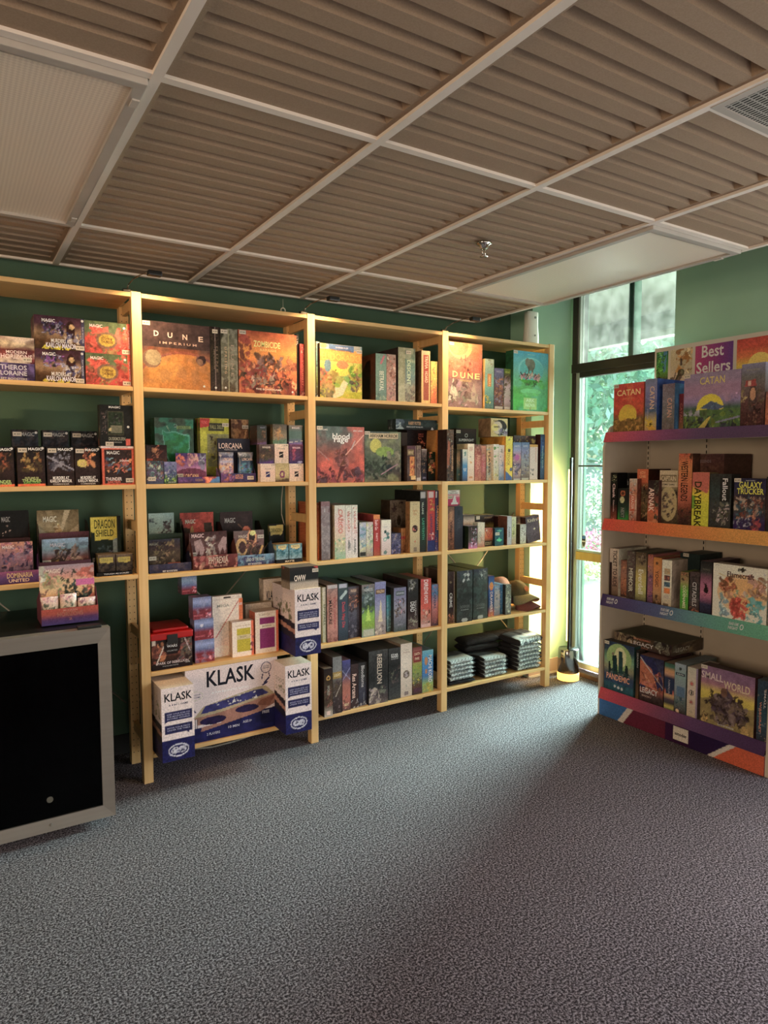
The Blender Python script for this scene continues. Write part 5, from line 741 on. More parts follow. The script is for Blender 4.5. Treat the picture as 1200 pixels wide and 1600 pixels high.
('board_game_box', 'dark spine with cream vertical lettering, serif, bottom shelf, third bay', 'games on the bottom shelf of the third bay', 0, 0.02, 1.841, 1.89, 0.135, 0.384, 0.27, 0, 0, 'g 433 322 433;c 0 0 1 .2 6 .3 ccc 544', 'Res Arcana|.45|.5|.55|.55|ecb|r', '', '322', ''),
('board_game_box', 'slate spine with pale gothic lettering, bottom shelf, third bay', 'games on the bottom shelf of the third bay', 0, 0.03, 1.897, 1.951, 0.135, 0.381, 0.27, 0, 1, 'g 334 445 444 333;c .2 0 .9 .1 4 .2 aaa', 'Bloodborne|.5|.68|.5|.4|ccc|r;THE CARD GAME|.6|.15|.3|.12|999|r', '', '222', ''),
('board_game_box', 'wide black spine with grey helmets and tall lettering, bottom shelf, third bay', 'games on the bottom shelf of the third bay', 0, 0.01, 1.952, 2.079, 0.135, 0.441, 0.29, 0, 1, 'g 655 333 222 333 444;c .0 .0 .6 .3 20 .15 ba9 766 988;c .6 .0 1 .3 10 .15 544 776;r .3 .35 .68 .9 333', 'REBELLION|.55|.65|.55|.26|cba|r', '', '222', ''),
('board_game_box', 'black spine with small white lettering on top, bottom shelf, third bay', 'games on the bottom shelf of the third bay', 0, 0.02, 2.09, 2.171, 0.135, 0.435, 0.28, 0, 1, 'g 444 333 222 444;c .1 .3 .9 .65 16 .15 433 665 544', 'STAR|.5|.87|.6|.04|eee;WARS|.5|.83|.6|.04|eee;OUTER RIM|.5|.79|.6|.02|bbb', '', '333', ''),
('board_game_box', 'cream white spine with round emblem, bottom shelf, third bay', 'games on the bottom shelf of the third bay', 0, 0.02, 2.173, 2.252, 0.135, 0.45, 0.28, 0, 0, 'g cba dcb edc dcb;d .5 .42 .3 765;d .5 .42 .2 baa;c .35 .38 .65 .46 8 .1 433;r .35 .03 .65 .1 877', 'Agent|.5|.88|.45|.03|ba9;Avenue|.5|.84|.6|.03|b98;5|.5|.2|.15|.04|aa9', '', '987', 'ccb'),
('board_game_box', 'dark spine with red title block and green scene, bottom shelf, third bay', 'games on the bottom shelf of the third bay', 0, 0.02, 2.256, 2.323, 0.135, 0.417, 0.25, 0, 0, 'g 433 643 895 9a4 b76 733;r .1 .68 .9 .92 822;c 0 .2 1 .6 20 .2 cb4 564 ba9 355;r .15 .05 .9 .14 534', 'EARTH|.5|.86|.6|.06|eca;PARK|.5|.76|.5|.06|eca', '', '322', ''),
('board_game_box', 'bright blue spine with white vertical lettering, bottom shelf, third bay', 'games on the bottom shelf of the third bay', 0, 0.02, 2.326, 2.406, 0.135, 0.388, 0.2, 0, 0, 'g 8a5 9b6 37b 38c 39c 7bc;r 0 0 1 .15 9a6;c .1 .0 .9 .2 8 .2 cb4;e .35 .75 .15 .1 c85;e .35 .5 .1 .06 c85', 'MACHI KORO|.72|.55|.65|.35|eee|r', '', '57a', ''),
('board_game_box', 'square orange box with desert towers and gold glyph letters, top shelf, fourth bay', 'games on the top shelf of the fourth bay', 0, 0.03, 2.517, 2.778, 1.825, 2.21, 0.08, 0, 0, 'g 866 977 a88 866 c53 d64 d74 e95;e .35 .95 .35 .2 ea6;e .3 .95 .28 .15 d84;p .45,.6 .5,.85 .55,.6 843;c .35 .5 .75 .75 24 .06 843 a65 c75;c 0 .6 1 .7 20 .06 c64 d75;p 0,.1 .15,.45 .3,.15 ccb;p .6,.1 .75,.4 .9,.1 ba9;p .35,.05 .5,.25 .7,.0 977;c 0 0 1 .4 26 .1 877 998 755 a89;n a87 .3 5 .5', 'D|.2|.51|.15|.09|fd8;U|.42|.5|.15|.09|fd8;N|.64|.5|.15|.09|fd8;E|.85|.5|.15|.09|fd8;WAR FOR ARRAKIS|.5|.42|.35|.03|ca6', '.1 .97', '', ''),
('board_game_box', 'tall pale teal spine with orange label and frog shapes, top shelf, fourth bay', 'games on the top shelf of the fourth bay', 0, 0.03, 2.8, 2.872, 1.825, 2.13, 0.25, 0, 0, 'g 577 699 8cb 9ba cdb;r .3 .45 .7 .7 d84;c .1 .1 .6 .3 10 .2 8a3 475 dc6;c .1 .85 .9 1 8 .12 ccc 986', 'CARNUTA|.5|.57|.22|.2|fd9|r', '', 'fc7', ''),
('board_game_box', 'violet spine with brown creature pictures, top shelf, fourth bay', 'games on the top shelf of the fourth bay', 0, 0.03, 2.876, 2.953, 1.825, 2.079, 0.2, 0, 0, 'g 655 755 755 668 77a;c 0 .1 1 .8 40 .16 644 99b 86a a75 c86;r .1 .02 .9 .08 ccc', 'EMBERS|.5|.92|.6|.05|aac', '', '556', ''),
('board_game_box', 'spine with green top, bear heads and white middle, top shelf, fourth bay', 'games on the top shelf of the fourth bay', 0, 0.03, 2.957, 3.012, 1.825, 2.08, 0.2, 0, 0, 'g 877 cbc ccc dcd 544 793;c 0 .6 1 .85 18 .2 544 986 a98;c .0 .25 .2 .6 8 .15 654;c .8 .2 1 .6 8 .15 654;r .1 .02 .9 .08 ddd', 'ORCHARD|.5|.92|.7|.05|cd6', '', '463', ''),
('board_game_box', 'square turquoise and green box with animals on a floating island, top shelf, fourth bay', 'games on the top shelf of the fourth bay', 0, 0.01, 3.014, 3.316, 1.825, 2.198, 0.07, 0, 0, 'g 3a2 4b3 5b4 6c7 7cb 5bc 3ac;n 7cc .3 3 .5;e .5 .7 .36 .2 8dd;e .52 .68 .34 .2 6cc;p .15,.52 .85,.52 .6,.46 .45,.43 .3,.47 4a2;c .3 .42 .7 .5 12 .05 362 573;e .5 .78 .12 .1 776;p .42,.58 .46,.58 .46,.75 .42,.75 665;p .52,.58 .57,.58 .57,.78 .52,.78 776;e .4 .82 .07 .07 887;c .22 .54 .8 .62 34 .06 c89 544 edb a76 e9a;c .15 .56 .4 .66 8 .04 543;e .5 .33 .3 .05 7d8;e .5 .28 .24 .03 6c6;r .3 .02 .68 .22 ad7', 'ARK|.49|.18|.25|.06|dfc;NOVA|.49|.1|.28|.06|dfc;MATHIAS WIGGE|.5|.95|.2|.015|adc;A|.49|.04|.04|.05|a84', '.06 .97', '264', ''),
('board_game_box', 'black box with round white emblem and small lettering, second shelf, fourth bay', 'games on the second shelf of the fourth bay', 0, 0.14, 2.666, 2.827, 1.385, 1.708, 0.06, 0, 0, 'g 221 654 211 211 322;d .5 .87 .07 ccc;d .5 .87 .05 211;r .0 .58 1 .6 765', 'SUPERFIGHT|.5|.78|.75|.05|eee', '.1 .94', '', ''),
('board_game_box', 'short dark teal spine at the left post, second shelf, fourth bay', 'games on the second shelf of the fourth bay', 0, 0.05, 2.6, 2.628, 1.385, 1.577, 0.15, 0, 0, 'g 344 355 a86 443;c 0 .2 1 .9 12 .3 355 a97 466', '', '', '333', ''),
('board_game_box', 'short blue spine fading to pale top, second shelf, fourth bay', 'games on the second shelf of the fourth bay', 0, 0.03, 2.629, 2.667, 1.385, 1.577, 0.107, 0, 0, 'g 335 37b 48b ccc ddc;c .3 .75 .8 .95 6 .2 488', 'DEEP|.5|.38|.6|.05|eee;SEA|.5|.33|.5|.05|eee', '', '457', ''),
('board_game_box', 'cream spine with red and orange bird shapes, second shelf, fourth bay', 'games on the second shelf of the fourth bay', 0, 0.03, 2.669, 2.72, 1.385, 1.611, 0.107, 0, 0, 'g dba edc edc;p .3,.55 .7,.5 .5,.45 d95;d .45 .65 .08 543;e .5 .85 .3 .05 dba;e .5 .1 .3 .03 c85;d .3 .3 .04 a97;d .7 .3 .04 a97', 'CRYPTID|.5|.9|.5|.03|b97', '', '', ''),
('board_game_box', 'left dark red shrink-wrapped spine, second shelf, fourth bay', 'games on the second shelf of the fourth bay', 0, 0.04, 2.733, 2.784, 1.385, 1.608, 0.097, 0, 1, 'g a65 a44 b55 933 644;n c87 .5 5 .55', 'PANDA|.5|.5|.4|.5|d98|r', '', '', ''),
('board_game_box', 'right dark red shrink-wrapped spine, second shelf, fourth bay', 'games on the second shelf of the fourth bay', 0, 0.04, 2.785, 2.822, 1.385, 1.601, 0.097, 0, 1, 'g 733 a45 b45 954 c87;n c76 .5 5 .55', 'RED SPINE|.5|.5|.5|.5|c78|r', '', '', ''),
('board_game_box', 'narrow spine with blue and yellow pattern and black letters, second shelf, fourth bay', 'games on the second shelf of the fourth bay', 0, 0.05, 2.835, 2.874, 1.385, 1.606, 0.15, 0, 0, 'g bcc ccb ec9 dcb;c 0 0 1 1 30 .2 edb 9bc dba cc8', 'PLAYER|.6|.5|.6|.4|433|r', '', '', ''),
('board_game_box', 'white spine with green leaf marks, second shelf, fourth bay', 'games on the second shelf of the fourth bay', 0, 0.03, 2.876, 2.918, 1.385, 1.611, 0.18, 0, 0, 'g cb9 ddc edd eee;c .2 .5 .8 .95 8 .25 5a4 8c7;c .2 .1 .8 .2 6 .2 dc5 8a5;c .3 .3 .7 .4 4 .1 77a', '', '', '', ''),
('board_game_box', 'white spine with blue figures, second shelf, fourth bay', 'games on the second shelf of the fourth bay', 0, 0.03, 2.92, 2.965, 1.385, 1.606, 0.18, 0, 0, 'g 68b ccd edd eee;c .2 .3 .8 .7 8 .2 79c aac;c .2 .0 .8 .15 6 .2 57b', 'ZIP|.45|.85|.3|.06|335;15|.5|.8|.3|.05|334', '', '', ''),
('board_game_box', 'yellow spine with brown disc and blue corner, second shelf, fourth bay', 'games on the second shelf of the fourth bay', 0, 0.02, 2.967, 3.024, 1.385, 1.661, 0.25, 0, 0, 'g ec3 ec3 dc3;p 0,0 1,0 1,.06 0,.22 359;d .5 .68 .2 542;d .8 .25 .2 446;d .8 .25 .12 669;c .3 .9 .8 1 6 .12 986', 'STOCK|.4|.48|.3|.35|a73|r', '', 'd92', 'c92'),
('puzzle_box', 'yellow box with a black oval window, on top of the row, second shelf, fourth bay', 'games on the second shelf of the fourth bay', 0, 0.1, 2.912, 3.053, 1.661, 1.777, 0.12, 0, 0, 'g dc8 ec7 eda;e .55 .5 .42 .42 322;e .4 .5 .28 .35 edc;c .5 .1 1 .4 14 .12 98a 769 ccc;e .25 .5 .2 .2 fe9', 'PUZZLE|.3|.85|.3|.08|322;tonetic|.35|.55|.35|.12|433', '', 'a86', ''),
('board_game_box', 'left violet-blue spine with purple hat figure, second shelf, fourth bay', 'games on the second shelf of the fourth bay', 0, 0.03, 3.038, 3.106, 1.385, 1.625, 0.047, 0, 0, 'g 657 ca9 768 c89 99c 57a;c 0 .1 1 .7 26 .2 869 ecb 99c 546;e .5 .6 .3 .08 b5a;r .1 .0 .9 .04 ccc', 'HATS|.5|.9|.6|.05|ccd', '', '335', ''),
('board_game_box', 'right violet-blue spine with grey crowd, second shelf, fourth bay', 'games on the second shelf of the fourth bay', 0, 0.03, 3.109, 3.179, 1.385, 1.626, 0.047, 0, 0, 'g 655 988 99a 88b 57a;c 0 .1 1 .8 36 .15 877 bbb 668 a98 447;r .1 .0 .9 .05 ccc', 'CROWD|.5|.9|.6|.05|ccd', '', '', ''),
('board_game_box', 'dark brown box seen above two violet-blue spines, second shelf, fourth bay', 'games on the second shelf of the fourth bay', 0, 0.08, 3.089, 3.316, 1.385, 1.671, 0.1, 0, 0, 'g 211 322 422;c .0 .85 1 .97 16 .06 ca5 642 a64', '', '', '', ''),
('board_game_box', 'white spine with orange top and tiny black marks, second shelf, fourth bay', 'games on the second shelf of the fourth bay', 0, 0.03, 3.184, 3.254, 1.385, 1.613, 0.047, 0, 0, 'g edd edd edd;r .0 .92 1 1 da5;c .1 .1 .6 .35 7 .1 222 443 668', 'Everywhere|.75|.7|.4|.12|c65|r', '', 'dcc', ''),
('board_game_box', 'deep blue spine with pale lettering, against the right post, second shelf, fourth bay', 'games on the second shelf of the fourth bay', 0, 0.03, 3.278, 3.316, 1.385, 1.68, 0.047, 0, 0, 'g 357 469 368 25a 357;c 0 .1 1 1 30 .18 69b 246 48a', 'Sleeping Gods|.5|.5|.5|.4|9cd|r', '', '422', ''),
('board_game_box', 'tall brown leathery spine with dark lettering, third shelf, fourth bay', 'games on the third shelf of the fourth bay', 0, 0.03, 2.519, 2.568, 0.972, 1.232, 0.25, 0, 0, 'g 532 743 854 643;r .3 .7 .7 .9 a75;n a64 .4 4 .55', 'Villagers|.5|.45|.45|.45|311|r', '', '', ''),
('board_game_box', 'tall near-black navy spine, third shelf, fourth bay', 'games on the third shelf of the fourth bay', 0, 0.03, 2.571, 2.634, 0.972, 1.233, 0.25, 0, 0, 'g 223 334 223;e .5 .85 .15 .06 112', 'VEIL|.5|.6|.3|.35|445|r', '', '', ''),
('card_box', 'magenta box with a white traffic cone, resting on tall spines, third shelf, fourth bay', 'games on the third shelf of the fourth bay', 0, 0.08, 2.558, 2.649, 1.233, 1.329, 0.04, 0, 0, 'g b25 c26 c26 edd edd;r .0 .72 .92 1 eee;r 0 .7 .95 .74 c26;p .35,.2 .75,.2 .62,.65 .52,.65 eee;r .28 .1 .85 .2 eee;p .75,0 1,0 1,.12 335', "THAT'S|.48|.92|.4|.07|222;NOT A HAT|.48|.81|.65|.07|222", '.15 .55', '', ''),
('board_game_box', 'small box with orange figures and white band, at the back, third shelf, fourth bay', 'games on the third shelf of the fourth bay', 0, 0.15, 2.735, 2.827, 0.972, 1.166, 0.1, 0, 0, 'g eee 333 edd d96 ecb 322;r 0 0 1 .2 eee', '', '', '', ''),
('board_game_box', 'dark box with yellow picture and small sticker, at the back, third shelf, fourth bay', 'games on the third shelf of the fourth bay', 0, 0.16, 2.839, 2.996, 0.972, 1.16, 0.08, 0, 0, 'g 432 cb5 ca4 211 433;c .1 .5 .9 .75 8 .1 432 864;r .05 .85 .25 .97 dcb', 'FOREST|.7|.9|.4|.05|a86', '', '', ''),
('board_game_box', 'small black box with pink and white comic faces, foremost, third shelf, fourth bay', 'games on the third shelf of the fourth bay', 0, 0.01, 2.662, 2.732, 0.972, 1.111, 0.1, 0, 1, 'g d7a 544 433 211;c .3 .1 1 .9 30 .13 dce b79 e8b 99a 322', '', '', '232', ''),
('board_game_box', 'pale pink box with a faint portrait, third shelf, fourth bay', 'games on the third shelf of the fourth bay', 0, 0.04, 2.761, 2.816, 0.972, 1.125, 0.05, 0, 0, 'g b76 dba edc edc;e .3 .4 .25 .25 cba;c .3 .2 .9 .5 10 .15 c87 dba', '', '', 'ddc', ''),
('board_game_box', 'box with red and yellow sun rays, third shelf, fourth bay', 'games on the third shelf of the fourth bay', 0, 0.05, 2.826, 2.891, 0.972, 1.088, 0.05, 0, 0, 'g 332 543 d63 e96 c76;p .5,.4 0,.9 .15,1 b33;p .5,.4 .3,1 .45,1 b33;p .5,.4 .6,1 .75,1 b33;p .5,.4 .88,1 1,.9 b33;d .22 .87 .1 dcb;r 0 0 1 .3 432', 'SCOUT|.45|.16|.8|.16|ba8', '', '', ''),
('board_game_box', 'small teal box with a light green boat shape, third shelf, fourth bay', 'games on the third shelf of the fourth bay', 0, 0.03, 2.892, 2.965, 0.972, 1.085, 0.06, 0, 0, 'g 145 156 146;p .15,.35 .35,.25 .6,.23 .85,.32 .7,.38 .55,.4 .5,.5 .4,.4 5c9;c .3 .8 .8 .92 6 .06 5a9', 'FISH|.5|.85|.5|.08|6ca', '.28 .68', '134', ''),
('board_game_box', 'dark maroon box half hidden behind a grey spine, third shelf, fourth bay', 'games on the third shelf of the fourth bay', 0, 0.12, 2.997, 3.076, 0.972, 1.15, 0.1, 0, 0, 'g 522 322 311', 'INIS|.3|.7|.25|.08|866|r;REIGN|.8|.7|.3|.08|a75|r', '', '', ''),
('board_game_box', 'light grey spine with thin dark lettering, third shelf, fourth bay', 'games on the third shelf of the fourth bay', 0, 0.03, 2.995, 3.032, 0.972, 1.156, 0.087, 0, 0, 'g bbc ccd bbc', 'Foothills|.5|.45|.35|.4|555|r', '', '743', ''),
('board_game_box', 'cream spine with olive foliage drawing, third shelf, fourth bay', 'games on the third shelf of the fourth bay', 0, 0.03, 3.034, 3.071, 0.972, 1.151, 0.087, 0, 0, 'g b98 cc9 ddb;c .2 .2 .8 .9 20 .2 9a6 b97 ccb', 'FLORA|.5|.5|.3|.3|886|r', '', '', ''),
('board_game_box', 'dark red-brown spine group behind the white tiled spine, third shelf, fourth bay', 'games on the third shelf of the fourth bay', 0, 0.1, 3.139, 3.232, 0.972, 1.139, 0.12, 0, 0, 'g 322 532 422 322;c 0 .5 1 1 20 .2 744 322 a65 211', '', '', '', ''),
('board_game_box', 'short white spine tiled with tiny pictures, third shelf, fourth bay', 'games on the third shelf of the fourth bay', 0, 0.03, 3.107, 3.159, 0.972, 1.098, 0.067, 0, 0, 'g ccb ddd ccc;c .1 .05 .9 .95 40 .12 877 bbb 988 eee', '', '', '543', ''),
('board_game_box', 'leaning plum box with pale title lettering, third shelf, fourth bay', 'games on the third shelf of the fourth bay', 0, 0.03, 3.172, 3.292, 0.972, 1.142, 0.05, -7, 0, 'g 545 656 545;n 434 .4 4 .5;e .6 .5 .08 .03 dcb', 'Kinfire|.5|.85|.75|.14|cba;e|.9|.87|.1|.1|c75', '', '422', ''),
('board_game_box', 'narrow dark spine with white lettering and brown pictures, fourth shelf, fourth bay', 'games on the fourth shelf of the fourth bay', 0, 0.03, 2.521, 2.574, 0.525, 0.839, 0.25, 0, 0, 'g 643 322 211 322 433;d .4 .8 .15 765;c .1 0 .9 .2 8 .2 c75 543;l .95 0 .95 1 .04 ba9', 'CRIME|.45|.45|.28|.4|ddd|r', '', '', ''),
('board_game_box', 'left of two huge black shrink-wrapped boxes, fourth shelf, fourth bay', 'games on the fourth shelf of the fourth bay', 0, 0.01, 2.575, 2.697, 0.525, 0.841, 0.29, 0, 1, 'g 333 333 222 333 334;n 455 .4 3 .55;c .4 .8 .9 .98 10 .12 bbb 777;e .5 .04 .2 .04 aaa', 'OATHSWORN|.5|.3|.6|.06|666;INTO THE DEEPWOOD|.5|.24|.5|.02|999', '', '332', '443'),
('board_game_box', 'right of two huge black shrink-wrapped boxes, fourth shelf, fourth bay', 'games on the fourth shelf of the fourth bay', 0, 0.02, 2.712, 2.827, 0.525, 0.841, 0.28, 0, 1, 'g 333 333 222 333 334;n 455 .4 3 .55;c .4 .8 .9 .98 10 .12 bbb 777;e .5 .04 .2 .04 aaa', 'OATHSWORN|.5|.28|.6|.06|666;INTO THE DEEPWOOD|.5|.22|.5|.02|999', '', '332', '443'),
('board_game_box', 'orange and blue spine with white lettering, fourth shelf, fourth bay', 'games on the fourth shelf of the fourth bay', 0, 0.04, 2.852, 2.899, 0.525, 0.782, 0.25, 0, 0, 'g d64 247 248 36a 237;e .5 .75 .35 .1 d83;c 0 0 1 .1 6 .3 d85', 'DRAWERS|.5|.36|.5|.45|ecc|r;13|.5|.7|.12|.4|d53|r', '', '', ''),
('board_game_box', 'short spine with pastel city pictures, fourth shelf, fourth bay', 'games on the fourth shelf of the fourth bay', 0, 0.04, 2.901, 2.948, 0.525, 0.717, 0.25, 0, 0, 'g 889 99a baa 79b;c 0 0 1 1 24 .2 ca9 88b cbb 567', '', '', '', ''),
('board_game_box', 'sky blue spine with white splashes, fourth shelf, fourth bay', 'games on the fourth shelf of the fourth bay', 0, 0.05, 2.958, 3.004, 0.525, 0.717, 0.25, 0, 0, 'g 368 48b 59c 48b;c 0 .1 1 .9 14 .2 cdd 8bd', '', '', '', ''),
('board_game_box', 'narrow spine of grey portraits with dark edge, fourth shelf, fourth bay', 'games on the fourth shelf of the fourth bay', 0, 0.02, 2.978, 3.024, 0.525, 0.719, 0.027, 0, 0, 'g 555 888 776 666;c 0 0 1 1 30 .25 aa9 555 ccb 777', '', '', '333', ''),
('board_game_box', "orange box with a rising yellow sun on the display rack's top shelf", 'games on the top shelf of the display rack', 1, 0.06, 2.488, 2.692, 1.66, 1.944, 0.07, 0, 0, 'g a72 c83 764 c42 d42 d32 c22 d43;e .48 .36 .3 .22 ec3;n d52 .3 4 .6;m .28 .08 4 863;c 0 0 1 .28 20 .12 b84 763 c94;r 0 0 .5 .05 322;r .45 .6 .62 1 d53', 'CATAN|.5|.82|.78|.12|fd9;TRADE BUILD SETTLE|.5|.7|.4|.03|e85', '.08 .96', '', ''),
('board_game_box', "blue spine with orange vertical lettering beside the sun box on the display rack's top shelf", 'games on the top shelf of the display rack', 1, 0.06, 2.404, 2.479, 1.66, 1.953, 0.28, 0, 0, 'g ec2 ec2 468 77a 88b 78a;r 0 0 1 .12 eb2;c .1 .08 .8 .18 6 .1 432;n 99c .3 4 .5', 'CATAN|.6|.65|.42|.4|eca|r;SEAFARERS|.25|.35|.2|.12|aac|r', 'R .3 .95', '25a', '8bc'),
('board_game_box', "grey-blue spine with gold vertical lettering on the display rack's top shelf", 'games on the top shelf of the display rack', 1, 0.06, 2.295, 2.369, 1.66, 1.916, 0.28, 0, 1, 'g 766 777 778 767;n 99a .3 4 .5', 'CATAN|.6|.5|.4|.4|da9|r;CITIES|.3|.2|.3|.1|877|r', '', '37a', '9bb'),
('board_game_box', "narrow dark red spine behind the lilac box on the display rack's top shelf", 'games on the top shelf of the display rack', 1, 0.1, 2.269, 2.294, 1.66, 1.86, 0.2, 0, 0, 'g a74 733 823', 'CATAN|.5|.5|.5|.5|c76|r', '', '', ''),
('board_game_box', "wide lilac box with a yellow sun and castle on the display rack's top shelf", 'games on the top shelf of the display rack', 1, 0.02, 1.909, 2.213, 1.66, 1.945, 0.07, 0, 0, 'g 344 563 784 465 98b a8a a8a 98a 98a;e .48 .36 .24 .26 ed3;p .3,.38 .4,.44 .5,.5 .6,.45 .75,.38 .6,.33 568;c .35 .36 .65 .46 14 .03 457 68a;m .34 .05 5 574;c 0 .0 1 .3 50 .07 673 8a4 455 564 334;p .38,.0 .5,.22 .46,.22 .25,.0 cb5;l .6 .12 1 .2 .02 88a;c 0 .25 .3 .35 6 .06 aab;c .7 .5 1 .6 6 .06 b9b', 'CATAN|.51|.86|.44|.13|dc7;CITIES AND KNIGHTS|.5|.73|.34|.025|b9a', '.05 .97', '', ''),
('board_game_box', "grey box with bearded person and sailing ship on the display rack's top shelf", 'games on the top shelf of the display rack', 1, 0.02, 1.793, 1.907, 1.66, 1.963, 0.07, 0, 0, 'g 422 533 644 766 777 88a;e .5 .45 .2 .22 544;e .5 .52 .12 .1 c97;c .2 .0 .9 .4 26 .12 533 744 322 865;l .45 .6 .45 .78 .02 543;p .15,.65 .65,.65 .6,.75 .2,.74 a44;r .3 .66 .42 .73 dba;c 0 .4 .2 .6 8 .1 ba7;c .7 .4 1 .6 8 .12 765', 'EXPLORERS|.5|.9|.55|.03|998', '', '', ''),
('board_game_box', "orange edge box cut by the right frame on the display rack's top shelf", 'games on the top shelf of the display rack', 1, 0.02, 1.722, 1.787, 1.66, 1.823, 0.07, 0, 0, 'g a53 b64 855;n d86 .4 4 .5', '', '', '', ''),
('board_game_box', "black spine with white script lettering on the display rack's second shelf", 'games on the second shelf of the display rack', 1, 0.05, 2.647, 2.692, 1.16, 1.436, 0.087, 0, 0, 'g 943 111 111 111;c .2 .8 .9 .95 10 .15 cc9 786;c .2 0 .8 .06 4 .2 c76', 'Clank|.5|.62|.3|.4|fdd|r;Catacombs|.5|.3|.25|.2|ecc|r', '', '111', ''),
('board_game_box', "short black and green spine with orange disc on the display rack's second shelf", 'games on the second shelf of the display rack', 1, 0.05, 2.565, 2.64, 1.16, 1.346, 0.087, 0, 0, 'g 3a4 243 222 222;d .45 .85 .22 c63;d .45 .85 .14 532;e .4 .65 .2 .1 cc9;r .2 .1 .7 .4 354', 'NEXT|.45|.25|.3|.3|999|r', '', '232', ''),
('board_game_box', "black box with chalk lettering behind the green spine on the display rack's second shelf", 'games on the second shelf of the display rack', 1, 0.14, 2.633, 2.692, 1.16, 1.434, 0.1, 0, 0, 'g 222 222 222;n 555 .3 5 .6', '5 Kids|.55|.8|.7|.12|aaa', '', '', ''),
('board_game_box', "white and orange patterned spine with red plaque on the display rack's second shelf", 'games on the second shelf of the display rack', 1, 0.04, 2.503, 2.554, 1.16, 1.404, 0.037, 0, 0, 'g 943 dba c75 dcb;c 0 0 1 1 40 .18 d64 eca 843 ddd;r .15 .25 .75 .62 c53', 'KRAZER|.45|.44|.3|.35|fdc|r', '', '843', ''),
('board_game_box', "brown box with crowd and orange top label on the display rack's second shelf", 'games on the second shelf of the display rack', 1, 0.08, 2.461, 2.534, 1.16, 1.458, 0.2, 0, 0, 'g 322 653 764 543 d63 d63;c 0 0 1 .72 44 .14 986 643 ca7 322 b85;r 0 .75 .95 1 d63', 'HOW|.5|.93|.5|.06|fb8;GAME|.5|.86|.6|.06|fb8', '', '421', ''),
('board_game_box', "brown spine with orange vertical lettering on the display rack's second shelf", 'games on the second shelf of the display rack', 1, 0.03, 2.357, 2.424, 1.16, 1.398, 0.027, 0, 0, 'g e96 d63 843 433 322;c .5 0 1 1 26 .2 443 776 322;e .3 .15 .3 .1 c63', 'ARNAK|.35|.55|.55|.5|fdc|r', '', '533', ''),
('board_game_box', "box with cream title block over a round picture on the display rack's second shelf", 'games on the second shelf of the display rack', 1, 0.06, 2.263, 2.373, 1.16, 1.452, 0.08, 0, 0, 'g 543 654 655 322 dc9 cb8;e .5 .38 .5 .32 cb8;c .2 .15 .8 .6 30 .12 655 876 433 b97;r .0 .7 1 1 dca;r .05 .78 .95 .92 986', 'CAPTAIN|.5|.85|.8|.09|edb;COMIC GAMES|.5|.74|.7|.03|432', '', '', ''),
('board_game_box', "tall orange spine with dark western lettering on the display rack's second shelf", 'games on the second shelf of the display rack', 1, 0.03, 2.16, 2.239, 1.16, 1.541, 0.067, 0, 0, 'g 322 632 c64 d74 d84 c53;c 0 0 1 .25 26 .14 322 643 542;c 0 .9 1 1 8 .15 532 a64', 'WESTERN LEGENDS|.45|.62|.55|.5|211|r', '', '532', ''),
('board_game_box', "dark brown box lying behind the tall orange spine on the display rack's second shelf", 'games on the second shelf of the display rack', 1, 0.1, 2.032, 2.204, 1.16, 1.538, 0.25, 0, 0, 'g 322 532 533;n 754 .3 4 .55', 'LEGENDS|.4|.9|.4|.04|877', '', '', ''),
('board_game_box', "bright yellow spine with orange top and black lettering on the display rack's second shelf", 'games on the second shelf of the display rack', 1, 0.02, 2.057, 2.15, 1.16, 1.444, 0.077, 0, 0, 'g dd2 dd2 dd2 ed2 d64 d65;p 0,.75 .9,.62 1,.72 1,1 0,1 c65;r .0 .35 .2 .58 7a2', 'DAYBREAK|.35|.42|.82|.42|331|r', '', '764', ''),
('board_game_box', "grey-green box with a black vertical title plate on the display rack's second shelf", 'games on the second shelf of the display rack', 1, 0.02, 1.941, 2.053, 1.16, 1.437, 0.077, 0, 1, 'g 333 444 344 333;c .2 .1 .9 .5 30 .13 998 776 443 baa;r .48 .5 .95 .93 222', 'Fallout|.72|.72|.4|.24|eee|r', '', '333', '222'),
('board_game_box', "dark box with a golden title over machinery on the display rack's second shelf", 'games on the second shelf of the display rack', 1, 0.01, 1.766, 1.92, 1.16, 1.417, 0.07, 0, 0, 'g 315 325 444 433 335 224;c .05 .25 .95 .65 70 .1 a87 655 467 c86 344 ba9 843;c .0 .0 .6 .25 20 .07 aab 446;c .6 .02 .9 .2 8 .1 c45 844', 'GALAXY|.52|.88|.72|.12|ee5;TRUCKER|.52|.76|.85|.11|ee5;UNDER CONTROL|.52|.96|.3|.02|ccc', '.1 .97', '', ''),
('board_game_box', "dark spine cut by the right frame on the display rack's second shelf", 'games on the second shelf of the display rack', 1, 0.01, 1.722, 1.763, 1.16, 1.426, 0.07, 0, 0, 'g 222 433 222;c 0 0 1 .5 16 .15 b75 ca8 544', '', '', '', ''),
('board_game_box', "cream spine with dark vertical lettering, far left on the display rack's third shelf", 'games on the third shelf of the display rack', 1, 0.05, 2.626, 2.69, 0.715, 0.993, 0.25, 0, 0, 'g 654 a87 cba dcb;r 0 0 .25 .7 322', 'TICKET TO RIDE|.62|.58|.78|.45|322|r', '', 'ccb', ''),
('board_game_box', "narrow brown and orange picture spine on the display rack's third shelf", 'games on the third shelf of the display rack', 1, 0.07, 2.584, 2.624, 0.715, 0.928, 0.25, 0, 0, 'g 433 b75 a76 854;c 0 0 1 1 26 .2 d96 744 c75', '', '', '', ''),
